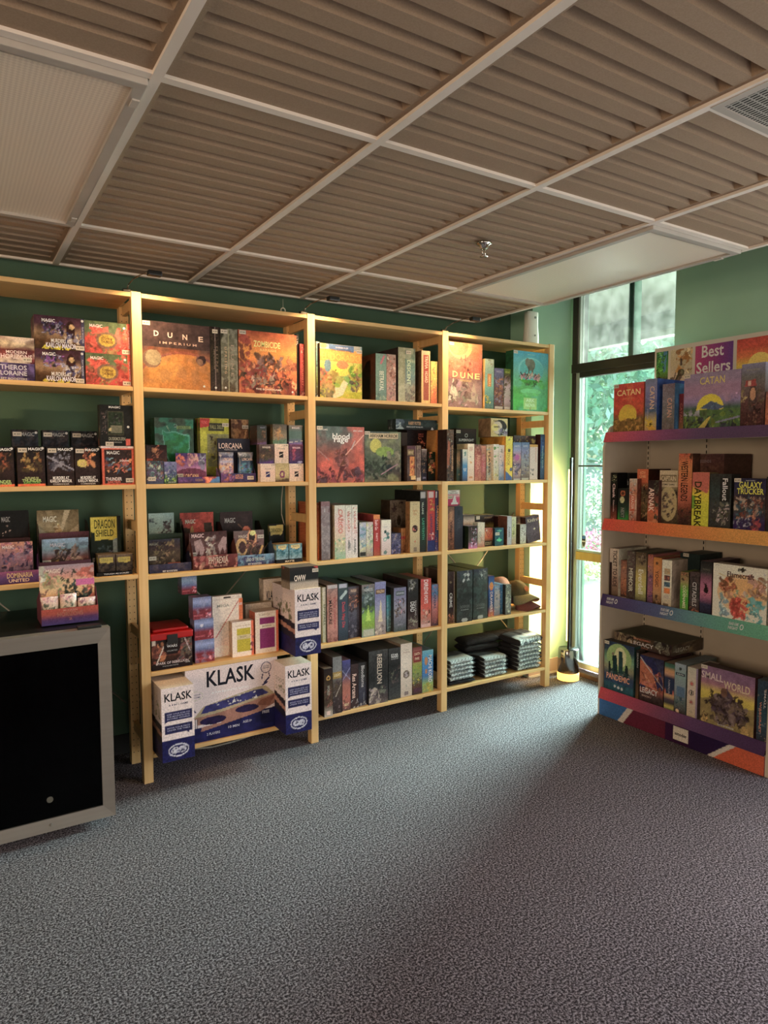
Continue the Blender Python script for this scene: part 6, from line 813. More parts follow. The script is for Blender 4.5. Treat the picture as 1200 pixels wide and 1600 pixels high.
('board_game_box', "grey-brown spine with pale rough lettering on the display rack's third shelf", 'games on the third shelf of the display rack', 1, 0.05, 2.511, 2.567, 0.715, 0.989, 0.27, 0, 0, 'g 433 655 544;c 0 .7 1 1 14 .2 887 544;n 776 .3 4 .5', 'MEMOIR|.5|.4|.5|.5|ddc|r', '', '765', ''),
('board_game_box', "olive spine with pale script lettering on the display rack's third shelf", 'games on the third shelf of the display rack', 1, 0.04, 2.429, 2.499, 0.715, 0.992, 0.27, 0, 0, 'g 665 cc7 cb6 875 543;c 0 .75 1 1 20 .15 654 987 433', 'Everdell|.5|.4|.5|.45|eed|r', '', '443', '776'),
('board_game_box', "narrow purple and pink picture spine on the display rack's third shelf", 'games on the third shelf of the display rack', 1, 0.05, 2.394, 2.428, 0.715, 0.985, 0.27, 0, 0, 'g 546 a68 867 c86 a54;c 0 0 1 1 34 .2 c7a 547 d97 325', '', '', '', ''),
('board_game_box', "orange spine with dark picture foot on the display rack's third shelf", 'games on the third shelf of the display rack', 1, 0.04, 2.331, 2.384, 0.715, 0.974, 0.2, 0, 0, 'g 322 c96 d84 d84 c83;c .1 0 .9 .2 8 .2 433 a86;d .4 .88 .15 643', 'YOGIC|.45|.55|.35|.4|643|r', '', '832', ''),
('board_game_box', "white spine with a column of small tiles on the display rack's third shelf", 'games on the third shelf of the display rack', 1, 0.02, 2.255, 2.315, 0.715, 0.971, 0.137, 0, 0, 'g cb9 eed eed;r .25 .7 .8 .82 ba8;r .25 .57 .8 .68 644;r .25 .43 .8 .54 467;r .25 .3 .8 .41 e83;r .2 .02 .7 .08 765;c .3 .7 .75 .8 5 .1 da6;c .3 .6 .7 .65 4 .1 c75;c .3 .45 .7 .5 4 .1 68a', 'AZUL|.5|.22|.5|.06|baa', '', 'ba9', ''),
('board_game_box', "short green spine with white lettering on the display rack's third shelf", 'games on the third shelf of the display rack', 1, 0.03, 2.162, 2.21, 0.715, 0.919, 0.127, 0, 0, 'g 6a4 4a2 5b2 a96 864;c 0 .8 1 1 8 .2 c75 543', 'CODENAMES|.5|.35|.6|.35|eec|r;DUET|.8|.45|.2|.15|dda|r', '', '221', ''),
('board_game_box', "short dark spine with silver lettering on the display rack's third shelf", 'games on the third shelf of the display rack', 1, 0.03, 2.099, 2.156, 0.715, 0.926, 0.2, 0, 0, 'g 433 444 333 433;c 0 0 1 .1 5 .2 c75;n 655 .4 5 .5', 'CITADELS|.5|.45|.6|.42|ccc|r', '', '222', ''),
('board_game_box', "tall black spine with a leaping silhouette on pink on the display rack's third shelf", 'games on the third shelf of the display rack', 1, 0.02, 2.027, 2.09, 0.715, 0.991, 0.25, 0, 0, 'g 223 335 c79 a68 444 222;p .3,.45 .5,.6 .75,.45 .55,.4 211;l .3 .6 .7 .5 .04 211;c .2 .35 .8 .5 6 .1 211', 'PEGASUS|.5|.85|.6|.03|776', '', '322', ''),
('board_game_box', "large dark box behind the short green spine on the display rack's third shelf", 'games on the third shelf of the display rack', 1, 0.16, 2.186, 2.303, 0.715, 1.0, 0.2, 0, 0, 'g 222 233 233', '', '.3 .97', '233', '344'),
('board_game_box', "large white box with red and teal little dragons on the display rack's third shelf", 'games on the third shelf of the display rack', 1, 0.01, 1.742, 2.014, 0.715, 0.991, 0.07, 0, 0, 'g eed eed eed eed;e .55 .5 .46 .35 ec9;e .58 .52 .35 .25 eb7;c .15 .4 .4 .75 20 .08 b64 853 c97;c .7 .45 1 .8 20 .09 ca8 a75 da9;c .4 .4 .75 .55 12 .05 c87 9b9 edc;c .15 .08 .3 .42 16 .08 acc 8ab bdd;c .36 .04 .62 .42 30 .09 c43 d54 b32;c .65 .05 .9 .42 20 .09 6bb 8cc 4aa;p .5,.95 .55,.88 .6,.93 .56,.97 322;c .48 .88 .6 .96 6 .03 332;l .1 .82 .25 .78 .01 dc8;l .85 .8 .95 .75 .01 ccb', 'Flamecraft|.52|.83|.5|.1|422;LUCKY DUCK|.08|.97|.08|.015|777', '.95 .9 d', '', ''),
('board_game_box', "box with shadowed figures before a teal and lime glow on the display rack's bottom shelf", 'games on the bottom shelf of the display rack', 1, 0.02, 2.481, 2.689, 0.155, 0.45, 0.057, 0, 0, 'g 246 246 346 997 7a8 345 235;e .5 .7 .42 .28 9b7;e .55 .72 .2 .2 dda;p .15,.35 .15,.6 .2,.6 .25,.4 122;p .3,.35 .28,.72 .42,.75 .48,.35 133;p .5,.4 .5,.85 .62,.85 .64,.4 244;p .7,.35 .72,.6 .8,.6 .82,.35 122;c .15 .35 .85 .45 20 .05 133 244;d .3 .76 .04 876;r .0 .0 1 .18 256;d .38 .12 .04 ccc;d .5 .11 .04 ccc;d .62 .1 .04 ccc', 'PANDEMIC|.48|.3|.78|.12|ea8', '.08 .96', '244', '333'),
('board_game_box', "thin dark spine with orange marks on the display rack's bottom shelf", 'games on the bottom shelf of the display rack', 1, 0.03, 2.454, 2.474, 0.155, 0.434, 0.047, 0, 0, 'g 753 222 222', 'SEASON|.5|.8|.3|.5|aaa|r', '', '', ''),
('board_game_box', "box with a tilted red creature picture and white lettering on the display rack's bottom shelf", 'games on the bottom shelf of the display rack', 1, 0.02, 2.289, 2.44, 0.155, 0.42, 0.25, 0, 0, 'g 322 433 a54 c86 446 335 224;p 0,.3 .0,1 .6,.95 1,.5 1,.35 225;p 0,.9 .0,.4 .8,.3 .5,.75 b64;c .1 .25 .9 .7 26 .12 c76 843 d97 a55;l 0 .95 1 .4 .015 ccc', 'LEGACY|.4|.26|.75|.12|ddd;PANDEMIC|.3|.38|.6|.05|d75;SEASON 1|.3|.14|.4|.04|ca9', '', '322', ''),
('board_game_box', "spine with horizontal bands of teal, orange and navy on the display rack's bottom shelf", 'games on the bottom shelf of the display rack', 1, 0.02, 2.223, 2.283, 0.155, 0.414, 0.27, 0, 0, 'g 576 cb5 444 545 ca7 c65 235 235 235 335 c97 c96 476 354;r .2 .35 .8 .68 235', 'NIMALIA|.5|.5|.3|.2|99a|r', '', '', ''),
('board_game_box', "silver-blue spine with anchor emblem on the display rack's bottom shelf", 'games on the bottom shelf of the display rack', 1, 0.02, 2.155, 2.221, 0.155, 0.427, 0.27, 0, 0, 'g 433 677 89a 8aa 9ab;d .5 .9 .12 344;r .1 .76 .9 .82 234;r .2 .35 .9 .55 579;c .2 .1 .9 .35 12 .15 356 778;d .3 .05 .15 eca', 'SLEUTH|.5|.79|.6|.03|cdd;A|.45|.9|.12|.08|344', '', '677', ''),
('board_game_box', "cream spine with lilac edge and red pawn discs on the display rack's bottom shelf", 'games on the bottom shelf of the display rack', 1, 0.02, 2.087, 2.146, 0.155, 0.424, 0.2, 0, 0, 'g cb9 dcb ccb;r .85 0 1 1 98a;d .42 .68 .22 b98;d .42 .68 .12 c55;d .42 .5 .24 322;d .42 .5 .18 dcb;e .42 .5 .07 .04 222;d .42 .31 .22 b98;d .42 .31 .1 a44', 'FOX|.4|.12|.3|.03|997;QUARTZ|.4|.9|.4|.03|aa9', '', '766', ''),
('board_game_box', "large box with yellow sky and a heap of figures on the display rack's bottom shelf", 'games on the bottom shelf of the display rack', 1, 0.012, 1.784, 2.064, 0.155, 0.459, 0.07, 0, 0, 'g 654 774 984 cb4 dc5 a78 868 868;m .45 .08 3 985;p .2,.3 .35,.55 .5,.7 .6,.6 .8,.4 .9,.25 .5,.1 545;c .2 .1 .85 .55 80 .08 544 655 433 765 322 877;e .45 .62 .06 .08 754;c .1 .35 .3 .5 8 .05 433;c .8 .0 1 .15 8 .08 ca6;c 0 .05 .15 .2 10 .06 ca6 543', 'SMALL|.22|.84|.42|.12|dcc;WORLD|.68|.76|.48|.13|dca;DAYS OF WONDER|.5|.06|.3|.03|ddd', '.06 .98', '533', '433'),
('board_game_box', "dark blue box with white and orange vertical lettering on the display rack's bottom shelf", 'games on the bottom shelf of the display rack', 1, 0.012, 1.722, 1.771, 0.155, 0.458, 0.07, 0, 0, 'g 334 356 245 345;c 0 0 1 1 30 .14 678 344 a98 235', 'WARCRAFT|.35|.4|.5|.2|d86|r;SMALL|.75|.7|.3|.2|ccc|r', '', '233', ''),
('board_game_box', "flat brown box lying across other games on the display rack's bottom shelf", 'games on the bottom shelf of the display rack', 1, 0.08, 2.285, 2.666, 0.432, 0.498, 0.285, 0, 0, 'g 433 543 432;c 0 0 .4 1 30 .12 765 322 986;c .75 0 1 1 12 .12 887 322', 'LEGACY|.5|.4|.4|.35|ddd;PANDEMIC|.5|.8|.3|.15|c75;SEASON 2|.5|.12|.2|.1|c86', '', 'L', '443'),
('display_box', 'orange and pink display box with a black horned dragon on the glass-front fridge', 'packs in the display on the fridge', 0, -0.17, 0.3, 0.51, 0.837, 1.076, 0.16, 0, 0, 'g d87 c86 ea6 ec9 d98 a9a;c 0 .2 .4 .9 18 .12 8a7 b96 cb8 a76;c .7 .3 1 .9 14 .12 c65 d76;c .4 .4 .65 .9 22 .06 232 344 122;c .4 .35 .95 .55 26 .07 233 122 565;r .65 .62 1 .72 d6a;c 0 .75 .1 1 6 .1 ccb', 'MAGIC|.25|.9|.26|.07|edc', '', '', '', (0.299, 0.515, 0.903, 'g 437 536 a43 b43', 'MODERN|.5|.86|.25|.14|c87;HORIZONS|.5|.62|.45|.28|a65;2|.5|.3|.06|.14|a65')),
('booster_pack', 'left foil-topped booster pack in the open display box on the glass-front fridge', 'packs in the display on the fridge', 0, -0.16, 0.299, 0.366, 0.842, 0.952, 0.026, 0, 0, 'g b98 986 cb9 ecb dbb;c .2 .35 .8 .75 12 .14 454 565 a97;c 0 .82 1 1 16 .1 fdd eab fff a68', 'MODERN|.5|.5|.4|.05|a76', '', '', ''),
('booster_pack', 'middle foil-topped booster pack in the open display box on the glass-front fridge', 'packs in the display on the fridge', 0, -0.16, 0.372, 0.435, 0.842, 0.958, 0.026, 0, 0, 'g b98 986 cb9 ecb dbb;c .2 .35 .8 .75 12 .14 454 565 a97;c 0 .82 1 1 16 .1 fdd eab fff a68', 'MODERN|.5|.5|.4|.05|a76', '', '', ''),
('booster_pack', 'right foil-topped booster pack in the open display box on the glass-front fridge', 'packs in the display on the fridge', 0, -0.16, 0.44, 0.51, 0.842, 0.936, 0.026, 0, 0, 'g b98 986 cb9 ecb dbb;c .2 .35 .8 .75 12 .14 454 565 a97;c 0 .82 1 1 16 .1 fdd eab fff a68', 'MODERN|.5|.5|.4|.05|a76', '', '', '')]

for row in ITEMS: product(row)
# ================================================================ LUNCH-BOX, CAPS, SHIRTS
t = empty('storage_tin', (.868, YP+.012+.11, .5256)); tag(t, 'black storage box with bright red handled lid, fourth shelf of second bay', 'storage box')
mb = MB(); carton(mb, .19, .15, .21, 'g 211 211 421 a54 532 211;c 0 .25 .3 .9 20 .12 c74 843 322;c .7 .25 1 .9 20 .12 444 322 765 855;l .12 .2 .35 .9 .02 edc;l .95 .5 .8 .98 .015 cbb;p .3,1 .7,1 .7,.6 .62,.45 .38,.45 .3,.6 211;r .02 .8 .1 .95 dcb', 'STAR|.5|.82|.26|.08|eee;WARS|.5|.72|.26|.08|eee;UNLIMITED|.5|.57|.26|.05|999;SPARK OF REBELLION|.5|.2|.8|.08|dcc;TWO PLAYER STARTER|.45|.1|.4|.035|aaa;STAR WARS|.88|.14|.12|.05|ccc', 77, '322', '211'); mb.build('body', PR, t)
RED = mat('red_plastic', 'b81414', .35)
mb = MB(); mb.box(-.1, .1, -.112, .108, .142, .175); mb.build('lid', RED, t, bevel=.006)
mb = MB(); mb.box(-.085, .085, -.095, .09, .175, .192); mb.build('lid_top', RED, t, bevel=.01)
mb = MB(); mb.box(-.025, .025, -.116, -.112, .12, .165); mb.build('clasp', mat('black_clasp', '171212', .4), t, bevel=.002)

def cap(loc, rot, crown, brim, label, badge=None):
    r = empty('baseball_cap', loc); r.rotation_euler = rot; tag(r, label, 'cap', 'caps on the fourth shelf of the fourth bay')
    P = np.zeros((11, 33, 3)); K = np.zeros((11, 33, 3)); c0 = hx(crown)
    for i in range(11):
        t_ = i/10*PI/2
        for j in range(33):
            a = 2*PI*j/32; sh = 1+.03*math.cos(3*a+.5)*math.sin(t_)
            P[i, j] = (.078*math.cos(t_)**.8*math.cos(a)*sh, .092*math.cos(t_)**.8*math.sin(a)*sh, .105*math.sin(t_)*sh)
            K[i, j] = c0*(.65 if j % 16 in (0,) or j % 5 == 3 and i > 8 else 1)*(1 + .15*math.sin(7*a+i))
    mb = MB(); mb.patch(P, np.clip(K, 0, 1), 0, True); mb.patch(P*np.array([.97, .97, .97]), K*.6, 0, True, True); mb.build('crown', CLOTH, r)
    b0 = hx(brim)
    for top in (0,):
        P = np.zeros((9, 25, 3))
        for i in range(9):
            for j in range(25):
                a = -PI/2+(j-12)/12*PI*.40; rr = 1+.80*(i/8)*max(.0, math.cos((j-12)/12*PI/2))**.5
                x = .078*math.cos(a)*rr*.98; y = .092*math.sin(a)*rr
                P[i, j] = (x, y, .004-.020*(i/8)-.022*(x/.078)**2*(i/8+.2)+.010)
        mb = MB(); mb.patch(P, b0*np.ones((9, 25, 3)), 0, True); mb.patch(P-np.array([0, 0, .004]), b0*.8*np.ones((9, 25, 3)), 0, True, True)
        mb.build('brim', CLOTH, r)
    mb = MB(); mb.lathe([(0, .108), (.006, .107), (.008, .103)], n=10, col=b0); mb.build('button', CLOTH, r)
    if badge:
        mb = MB(); N_ = 14; V = []
        for i in range(N_):
            a = 2*PI*i/N_; V.append((.024*math.cos(a), -.0905+.006*(math.sin(a)+1)*.6-.002, .052+.018*math.sin(a)))
        mb.poly(V, [tuple(range(N_))], hx(badge)); mb.build('badge', CLOTH, r)
    return r
cap((3.215, 3.392, .560), (0, 0, .25), '8c5a50', '8a4c44', 'dusty pink cap at the bottom of the cap stack')
cap((3.205, 3.392, .602), (math.radians(-6), 0, .15), '5c5236', '8a8260', 'olive cap with a rust badge, lying on the pink cap', '8a4a20')
cap((3.085, 3.44, .635), (math.radians(40), math.radians(-20), 2.6), 'a88a84', '7c5c5c', 'pale mauve cap standing on its side behind the short game boxes')

def shirt(loc, w_, d_, h_, seed, label, dark=False, text='', rz=0, tilt=(0, 0)):
    rng = np.random.default_rng(seed); nx, na = 30, 40; P = np.zeros((na+1, nx, 3)); K = np.zeros((na+1, nx, 3))
    U, V = np.meshgrid(np.linspace(0, 1, nx), np.linspace(0, 1, na+1)); nz = fbm(U*1.2, V*2, 4, rng)-.5; n2 = fbm(U*2, V*3, 7, rng)-.5
    for i in range(na+1):
        a = 2*PI*i/na; c_, s_ = math.cos(a), math.sin(a); cy = abs(c_)**.35*math.copysign(1, c_); cz = abs(s_)**.8*math.copysign(1, s_)
        for j in range(nx):
            x = j/(nx-1)*2-1; e = (1-abs(x)**10)**.5
            P[i, j] = (x*w_/2+nz[i % na, j]*.006, -cy*d_/2*(.96+.04*e)-nz[i % na, j]*.012*(c_ > 0), h_/2+cz*h_/2*(.35+.65*e)*(1+n2[i % na, j]*.5 if s_ > 0 else 1))
    base = hx('26262a' if dark else '2c2c30'); prt = hx('d8e4e6'); dk = hx('3a4650')
    for i in range(na+1):
        a = 2*PI*(i % na)/na; front = math.cos(a) > .1 and math.sin(a) > -.75
        for j in range(nx):
            x = j/(nx-1); K[i, j] = base*(1+n2[i % na, j])
            if not dark and .06 < x < .9 and front:
                K[i, j] = prt*(1+.25*nz[i % na, j])
                if (j*7+seed*3+i*5) % 11 < 3 and abs(math.sin(a)) < .8: K[i, j] = dk
    mb = MB(); mb.patch(P[:, :, :], np.clip(K, 0, 1), 0, True)
    for j, f in ((0, 1), (nx-1, 0)):
        ring = P[:-1, j]; mb.poly(ring, [tuple(range(na)) if f else tuple(range(na-1, -1, -1))], base)
    if text: put_text(mb, text, (-w_/2, -d_/2-.004, 0), (w_, 0, 0), (0, 0, h_), (0, -1, 0), .48, .45, .6, .42, '2c3640')
    o = mb.build('folded_shirt', CLOTH); o.location = loc; o.rotation_euler = (tilt[0], tilt[1], rz); tag(o, label, 'shirt', 'folded shirts on the bottom shelf of the fourth bay'); return o
order = ['lowest', 'second from bottom', 'third from bottom', 'fourth from bottom', 'fifth from bottom', 'top']
txs = ['', 'THE LADDER', 'IN THE LADDER', 'BORN GAME', 'LEVEL GAMES', '']
for k in range(6):
    shirt((2.632-.004*(k % 2), 3.35, .1362+.0262*k), .205, .20, .026, 20+k, '%s folded dark shirt with pale print, left stack' % order[k], k == 0, txs[k], .03*(k % 3-1))
for k in range(5):
    shirt((2.905+.004*(k % 2), 3.325, .1362+.0262*k), .20, .14, .026, 40+k, '%s folded shirt with pale blue print, middle stack' % (order[k] if k < 4 else 'top'), False, ['HOME SWEET', 'BORN GAME', 'LADDER', 'IN THE', ''][k], -.04*(k % 2))
for k in range(6):
    shirt((3.195+.003*(k % 2), 3.35, .1362+.0272*k), .215, .20, .027, 60+k, '%s folded shirt with light print, right stack' % (order[k] if k < 5 else 'sixth from bottom'), False, ['AT MORNING', 'LADDER', 'BORN GAME', 'THE LADDER', 'BORN GAME', ''][k], .03*(k % 3-1))
shirt((3.19, 3.335, .309), .225, .19, .05, 81, 'crumpled shirt with large white print, topping the right stack', False, 'IS THE', .08, (math.radians(4), math.radians(-2)))
shirt((3.16, 3.485, .302), .25, .09, .05, 82, 'rumpled grey shirt thrown behind the white-printed one', True, '', -.1)
for k in range(5):
    shirt((2.92, 3.462, .1362+.044*k), .28, .125, .043, 90+k, '%s crumpled black shirt of the dark heap' % (order[k] if k < 4 else 'top'), True, '', .05*(k % 3-1))

# ================================================================ GLASS-FRONT FRIDGE
fx0, fx1, fy = -.01, .537, 2.94; fr = empty('beverage_fridge', ((fx0+fx1)/2, 3.2, 0)); tag(fr, 'black glass-front fridge with steel door frame, cut by the left edge', 'fridge')
def fp(name, b, m, bevel=0, par=None): mb = MB(); mb.box(b[0]-fr.location.x, b[1]-fr.location.x, b[2]-3.2, b[3]-3.2, b[4], b[5]); return mb.build(name, m, par or fr, bevel=bevel)
FB = mat('fridge_black', '0e0e0f', .35)
mb = MB(); X0, X1_ = fx0-fr.location.x+.004, fx1-fr.location.x-.004; Ya, Yb = fy+.05-3.2, 3.50-3.2
mb.box(X0, X1_, Ya, Yb, .806, .832); mb.box(X0, X1_, Ya, Yb, .035, .075); mb.box(X0, X0+.03, Ya, Yb, .075, .806); mb.box(X1_-.03, X1_, Ya, Yb, .075, .806); mb.box(X0+.03, X1_-.03, Yb-.03, Yb, .075, .806)
mb.build('cabinet', FB, fr)
for x in (fx0+.03, fx1-.05):
    for y in (3.03, 3.45): fp('foot', (x, x+.025, y, y+.025, 0, .035), FB)
ow, ob, ot = .047, .05, .062; L = fr.location.x; z0, z1 = .036, .83
mb = MB()
O4 = [(fx0, z0), (fx1, z0), (fx1, z1), (fx0, z1)]; I4 = [(fx0+ow, z0+ob), (fx1-ow, z0+ob), (fx1-ow, z1-ot), (fx0+ow, z1-ot)]
for k in range(4):
    a, b = O4[k], O4[(k+1) % 4]; c, d_ = I4[(k+1) % 4], I4[k]
    V = [(p[0]-L, fy-3.2, p[1]) for p in (a, b)]+[(c[0]-L, fy+.006-3.2, c[1]), (d_[0]-L, fy+.006-3.2, d_[1])]
    V += [(x, fy+.048-3.2, z) for x, y, z in V]
    mb.poly(V, [(0, 1, 2, 3), (4, 7, 6, 5), (0, 4, 5, 1), (3, 2, 6, 7), (1, 5, 6, 2), (0, 3, 7, 4)])
mb.build('door_frame', STEEL, fr, weld=False)
gm = bpy.data.materials.new('smoked_glass'); gm.use_nodes = True; nt = gm.node_tree; N = nt.nodes; L2 = nt.links; N.clear()
o_ = N.new('ShaderNodeOutputMaterial'); tr = N.new('ShaderNodeBsdfTransparent'); tr.inputs['Color'].default_value = (.16, .17, .18, 1); gl = N.new('ShaderNodeBsdfGlossy'); gl.inputs['Roughness'].default_value = .06; gl.inputs['Color'].default_value = (.35, .35, .38, 1); f_ = N.new('ShaderNodeFresnel'); f_.inputs['IOR'].default_value = 1.4
mx = N.new('ShaderNodeMixShader'); L2.new(f_.outputs[0], mx.inputs[0]); L2.new(tr.outputs[0], mx.inputs[1]); L2.new(gl.outputs[0], mx.inputs[2]); L2.new(mx.outputs[0], o_.inputs[0])
fp('door_glass', (fx0+ow, fx1-ow, fy+.014, fy+.018, z0+ob, z1-ot), gm)
mb = MB(); mb.bar((.294-L, fy+.013-3.2, .162), (.294-L, fy+.009-3.2, .162), .012, 20); mb.build('badge', mat('badge_grey', '6c6a62', .5, .5), fr)
mb = MB(); mb.bar((.293-L, fy-.002-3.2, .062), (.293-L, fy+.004-3.2, .062), .006, 12); mb.bar((.293-L, fy-.006-3.2, .062), (.293-L, fy-.002-3.2, .062), .0035, 6); mb.build('lock', STEEL, fr)
fp('hinge', (fx1-.12, fx1-.03, fy+.01, fy+.05, .83, .842), BLACK, .004)
WR = mat('wire_rack', '55555a', .4, .7)
for z in (.23, .37, .51, .65):
    mb = MB()
    for k in range(12): mb.bar((fx0+.04-L+k*.042, fy+.07-3.2, z), (fx0+.04-L+k*.042, 3.45-3.2, z), .002, 5)
    mb.bar((fx0+.04-L, fy+.07-3.2, z), (fx1-.04-L, fy+.07-3.2, z), .004, 6); mb.build('wire_rack', WR, fr)
CAN = [mat('can_%s' % n, c, .35, .5) for n, c in (('silver', '8a8a90'), ('blue', '3a4a6a'), ('plum', '5a3a4a'))]
q = 0; CN = ['silver', 'dark blue', 'plum']
pl = ['bottom', 'second', 'third']
for zi, z in enumerate((.233, .373, .513)):
    for k, x in enumerate((.06, .15, .25, .35, .44)):
        if (zi*5+k) in (3, 7): continue
        mb = MB(); mb.lathe([(0, 0), (.024, 0), (.030, .008), (.030, .098), (.024, .108), (0, .106)], n=16)
        o = mb.build('drink_can', CAN[(zi+k) % 3]); o.location = (x, 3.07, z); tag(o, '%s can behind dark fridge glass, %s rack, position %s from right' % (CN[(zi+k) % 3], pl[zi], ['fifth', 'fourth', 'third', 'second', 'first'][k]), 'can', 'cans inside the fridge')
for k, x in enumerate((.17, .26, .36)):
    mb = MB(); mb.lathe([(0, 0), (.026, 0), (.028, .006), (.028, .075), (.012, .1), (.011, .12), (0, .12)], n=16)
    o = mb.build('drink_bottle', CAN[0]); o.location = (x, 3.09, .654); tag(o, ['left', 'middle', 'right'][k]+' pale bottle on the top rack of the dark fridge', 'bottle', 'bottles inside the fridge')

# ================================================================ FLOOR LAMP
lc = Vector((3.575, 3.265, 0)); fl = empty('floor_lamp', lc); tag(fl, 'slim black pole lamp with mirrored drum base glowing at its foot', 'floor lamp')
GLOW = mat('lamp_glow', 'ffd890', .5, emis='ffbf60', estr=2.2)
mb = MB(); mb.lathe([(0, .004), (.074, .004), (.074, .052), (.0735, .056), (0, .056)], n=40); mb.build('glow_ring', GLOW, fl)
mb = MB(); mb.lathe([(0, .0565), (.0735, .0565), (.070, .17), (.069, .215), (.066, .219), (0, .219)], n=40); mb.build('base', mat('mirror_chrome', '8a8480', .16, 1.), fl)
mb = MB(); mb.lathe([(0, 0), (.076, 0), (.076, .0038), (0, .0038)], n=40); mb.build('foot', BLACK, fl)
mb = MB(); a, b = Vector((0, 0, .218)), Vector((.022, .025, 1.53)); mb.bar(a, b, .0095, 8); mb.build('pole', mat('pole_black', '140f0d', .4), fl)
mb = MB(); mb.bar(a+Vector((-.009, .0095, .05)), b+Vector((-.009, .0095, -.08)), .004, 6); mb.build('light_strip', mat('strip_glow', 'fff0c0', .4, emis='ffd27a', estr=6), fl)
l = light('floor_lamp_light', 'AREA', (lc.x-.022, lc.y+.004, .82), 19, (1, .60, .22), 1.15, .012, aim=(lc.x-.12, lc.y+1.0, .82)); l.rotation_euler = Matrix(((0, .835, .55), (0, .55, -.835), (-1, 0, 0))).to_euler(); l.parent = fl; l.matrix_parent_inverse = Matrix.Translation(-lc)

# ================================================================ DISPLAY RACK
RK = noisy('rack_enamel', 'c8bcaa', 'd0c4b2', (6, 6, 6), .45)
RYc, RH = 2.2075, .4925
rk = empty('display_rack', (XG, RYc, 0), -PI/2); tag(rk, 'beige metal display rack with coloured shelf strips and a header sign', 'display rack')
def rb(mb, x0, x1, y0, y1, z0, z1, mi=0): mb.box(x0, x1, y0, y1, z0, z1, None, mi)
for sg in (-1, 1):
    mb = MB(); x0, x1 = (-RH-.014, -RH) if sg < 0 else (RH, RH+.014)
    prof = [(0, .0), (0, 1.585), (.05, 1.70), (.10, 1.72), (.40, 1.72), (.40, 0)]
    V = [(x, y, z) for x in (x0, x1) for y, z in prof]; n = 6
    mb.poly(V, [tuple(range(n-1, -1, -1)), tuple(range(n, 2*n))]+[(i, (i+1) % n, (i+1) % n+n, i+n) for i in range(n)]); mb.build('end_panel', RK, rk, weld=False)
mb = MB(); rb(mb, -RH, RH, .385, .40, .05, 1.88); mb.build('back_panel', RK, rk)
for x in (-RH+.012, -.1, RH-.012):
    mb = MB(); rb(mb, x-.01, x+.01, .379, .3848, .18, 2.0)
    for k in range(56):
        z = .2+k*.032; mb.box(x-.003, x+.003, .3785, .3789, z, z+.018, None, 1)
    mb.build('slotted_upright', [RK, DARK], rk, weld=False)
mb = MB(); rb(mb, RH+.0145, RH+.03, .004, .03, 0, .30)
for k in range(8): mb.box(RH+.018, RH+.024, .0033, .0039, .03+k*.032, .048+k*.032, None, 1)
mb.build('front_upright', [RK, DARK], rk, weld=False)
LIPS = [(1.66, 1.613, 'e03060', ['d8405a', 'c04878', '8a4a80', '5f3f70', '5a3c6a', '5a3c68']), (1.16, 1.105, '', ['dc3018', 'e04a20', 'e8701c', 'e88a2c', 'e8a040', 'e8a848']), (.715, .660, '', ['3c2c68', '44407c', '4c5c90', '5c98a0', '5cab94', '66b898']), (.155, .103, '', ['c82444', 'a83058', '7c3860', '5c3468', '4c2c60', '46285a'])]
for zt_, zb_, _, cs in LIPS:
    top = zt_+.010
    mb = MB(); rb(mb, -RH, RH, .010, .384, zt_-.022, zt_); sh_ = mb.build('shelf', RK, rk)
    nx = 60; Kc = np.array([hx(c) for c in cs]); p = np.linspace(0, len(cs)-1.001, nx); i = p.astype(int); f = (p-i)[:, None]; row = Kc[i]*(1-f)+Kc[i+1]*f
    K = np.stack([row*.95, row, row*1.02]); mb = MB()
    mb.patch(lattice((-RH, -.016, zb_), (2*RH, 0, 0), (0, .022, top-zb_), K), K); mb.patch(lattice((-RH, .0063, top), (2*RH, 0, 0), (0, .003, 0), K[:2]), K[:2])
    mb.patch(lattice((RH, -.013, zb_), (-2*RH, 0, 0), (0, .022, top-zb_), K), row.mean(0)*np.ones_like(K)*.4)
    mb.box(-RH, RH, -.013, .009, zb_-.001, zb_+.001, hx('b0a494'))
    if zt_ == .715:
        for u_ in (.075, .44, .83):
            for kk, tt in enumerate(('BOARD GAME', 'NIGHT')): put_text(mb, tt, (-RH, -.016, zb_), (2*RH, 0, 0), (0, .022, top-zb_), (0, -.94, .34), u_-.01, .68-.3*kk, .05, .22, 'd8dce4')
            put_text(mb, 'O', (-RH, -.016, zb_), (2*RH, 0, 0), (0, .022, top-zb_), (0, -.94, .34), u_+.032, .55, .02, .42, 'e0e4ea')
    mb.build('shelf_strip', PG, rk)
mb = MB(); K = paint('g 2a1240;p 0,0 .2,0 .2,1 0,1 1c5a9c;p .135,0 .175,0 .245,1 .205,1 dcd4cc;p .0,0 .135,0 .205,1 0,1 1f62a4;p .175,0 1,0 1,1 .245,1 6a1838;p .45,0 1,0 1,1 .45,1 3c1440;p .6,0 1,0 1,1 .6,1 2a1244;p .70,0 .735,0 .86,1 .825,1 dcd4cc;p .735,0 1,0 1,1 .86,1 d8541c', 2*RH, .105, 3, .004)
mb.patch(lattice((-RH, -.004, .002), (2*RH, 0, 0), (0, 0, .100), K), K)
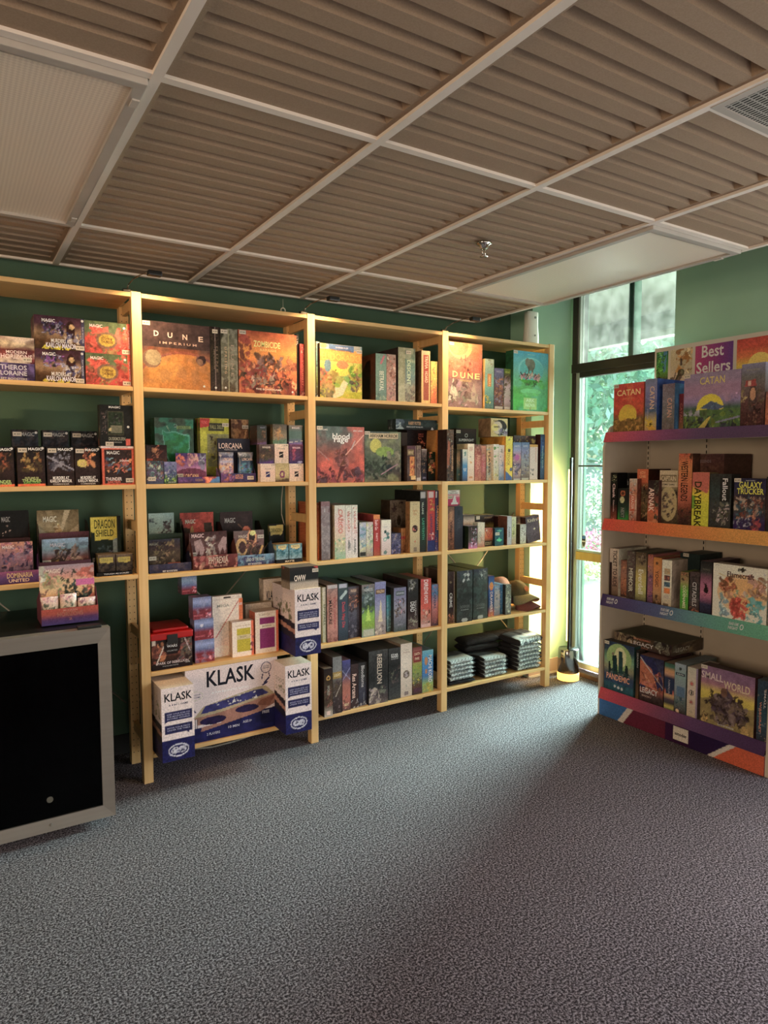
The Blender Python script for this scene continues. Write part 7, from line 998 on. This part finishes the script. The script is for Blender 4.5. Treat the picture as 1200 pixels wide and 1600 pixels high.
mb.build('base_panel', PR, rk); mb = MB(); rb(mb, -RH, RH, -.0035, .012, .002, .100); mb.build('kick_plate', RK, rk)
mb = MB(); mb.box(.005, .092, -.008, -.0045, .022, .094, hx('e0d6c8')); put_text(mb, 'asmodee', (.005, -.008, .022), (.087, 0, 0), (0, 0, .072), (0, -1, 0), .5, .5, .78, .26, '322c2c'); mb.build('label_plate', PR, rk)
# header sign
mb = MB(); rb(mb, -.468, .50, .402, .412, 1.86, 2.178); sg_ = mb.build('header_sign', mat('sign_white', 'd8cfc6', .5), rk)
pics = [(-.458, -.372, 'g 211 a75 433 5a3 384 364;p .2,1 .9,1 .8,.6 .65,.55 48b;c 0 .55 .7 1 22 .25 4a3 7c4 263;c .4 0 1 .45 16 .2 875 cb4 543;c 0 .1 .35 .5 8 .2 c86 843 322', ''), (-.362, -.215, 'g 875 ba9 cba cb9 dca;c .4 .3 1 1 18 .2 dca c95 b73;d .5 .52 .16 443;d .5 .52 .11 665;c .05 .1 .5 .5 18 .16 433 655;r .46 .66 .54 .8 433;l 0 .1 .45 .55 .06 332', ''), (-.203, .028, 'g a38 a38 a38', 'B'), (.042, .26, 'g 654 984 bb3 ec4 e73 d42 c32;d .6 .5 .3 fd6;c 0 0 1 .3 16 .2 a94 763', '')]
for a_, b_, art_, fl_ in pics:
    a_ += .003; b_ -= .003; K = paint(art_, b_-a_, .30, 9, .003)
    if fl_:
        ny, nx = K.shape[:2]; u, v = np.meshgrid(np.linspace(0, 1, nx), np.linspace(0, 1, ny)); K = hx('c02a78')*(1-u[..., None])+hx('6c3a94')*u[..., None]
    mb = MB(); mb.patch(lattice((a_, .4008, 1.87), (b_-a_, 0, 0), (0, 0, .284), K), K)
    if fl_:
        O_ = (a_, .4008, 1.87); put_text(mb, 'Best', O_, (b_-a_, 0, 0), (0, 0, .284), (0, -1, 0), .47, .87, .58, .235, 'f0e8ec'); put_text(mb, 'Sellers', O_, (b_-a_, 0, 0), (0, 0, .284), (0, -1, 0), .49, .56, .90, .225, 'f0e8ec')
    mb.build('sign_picture' if not fl_ else 'sign_lettering', PG, sg_)
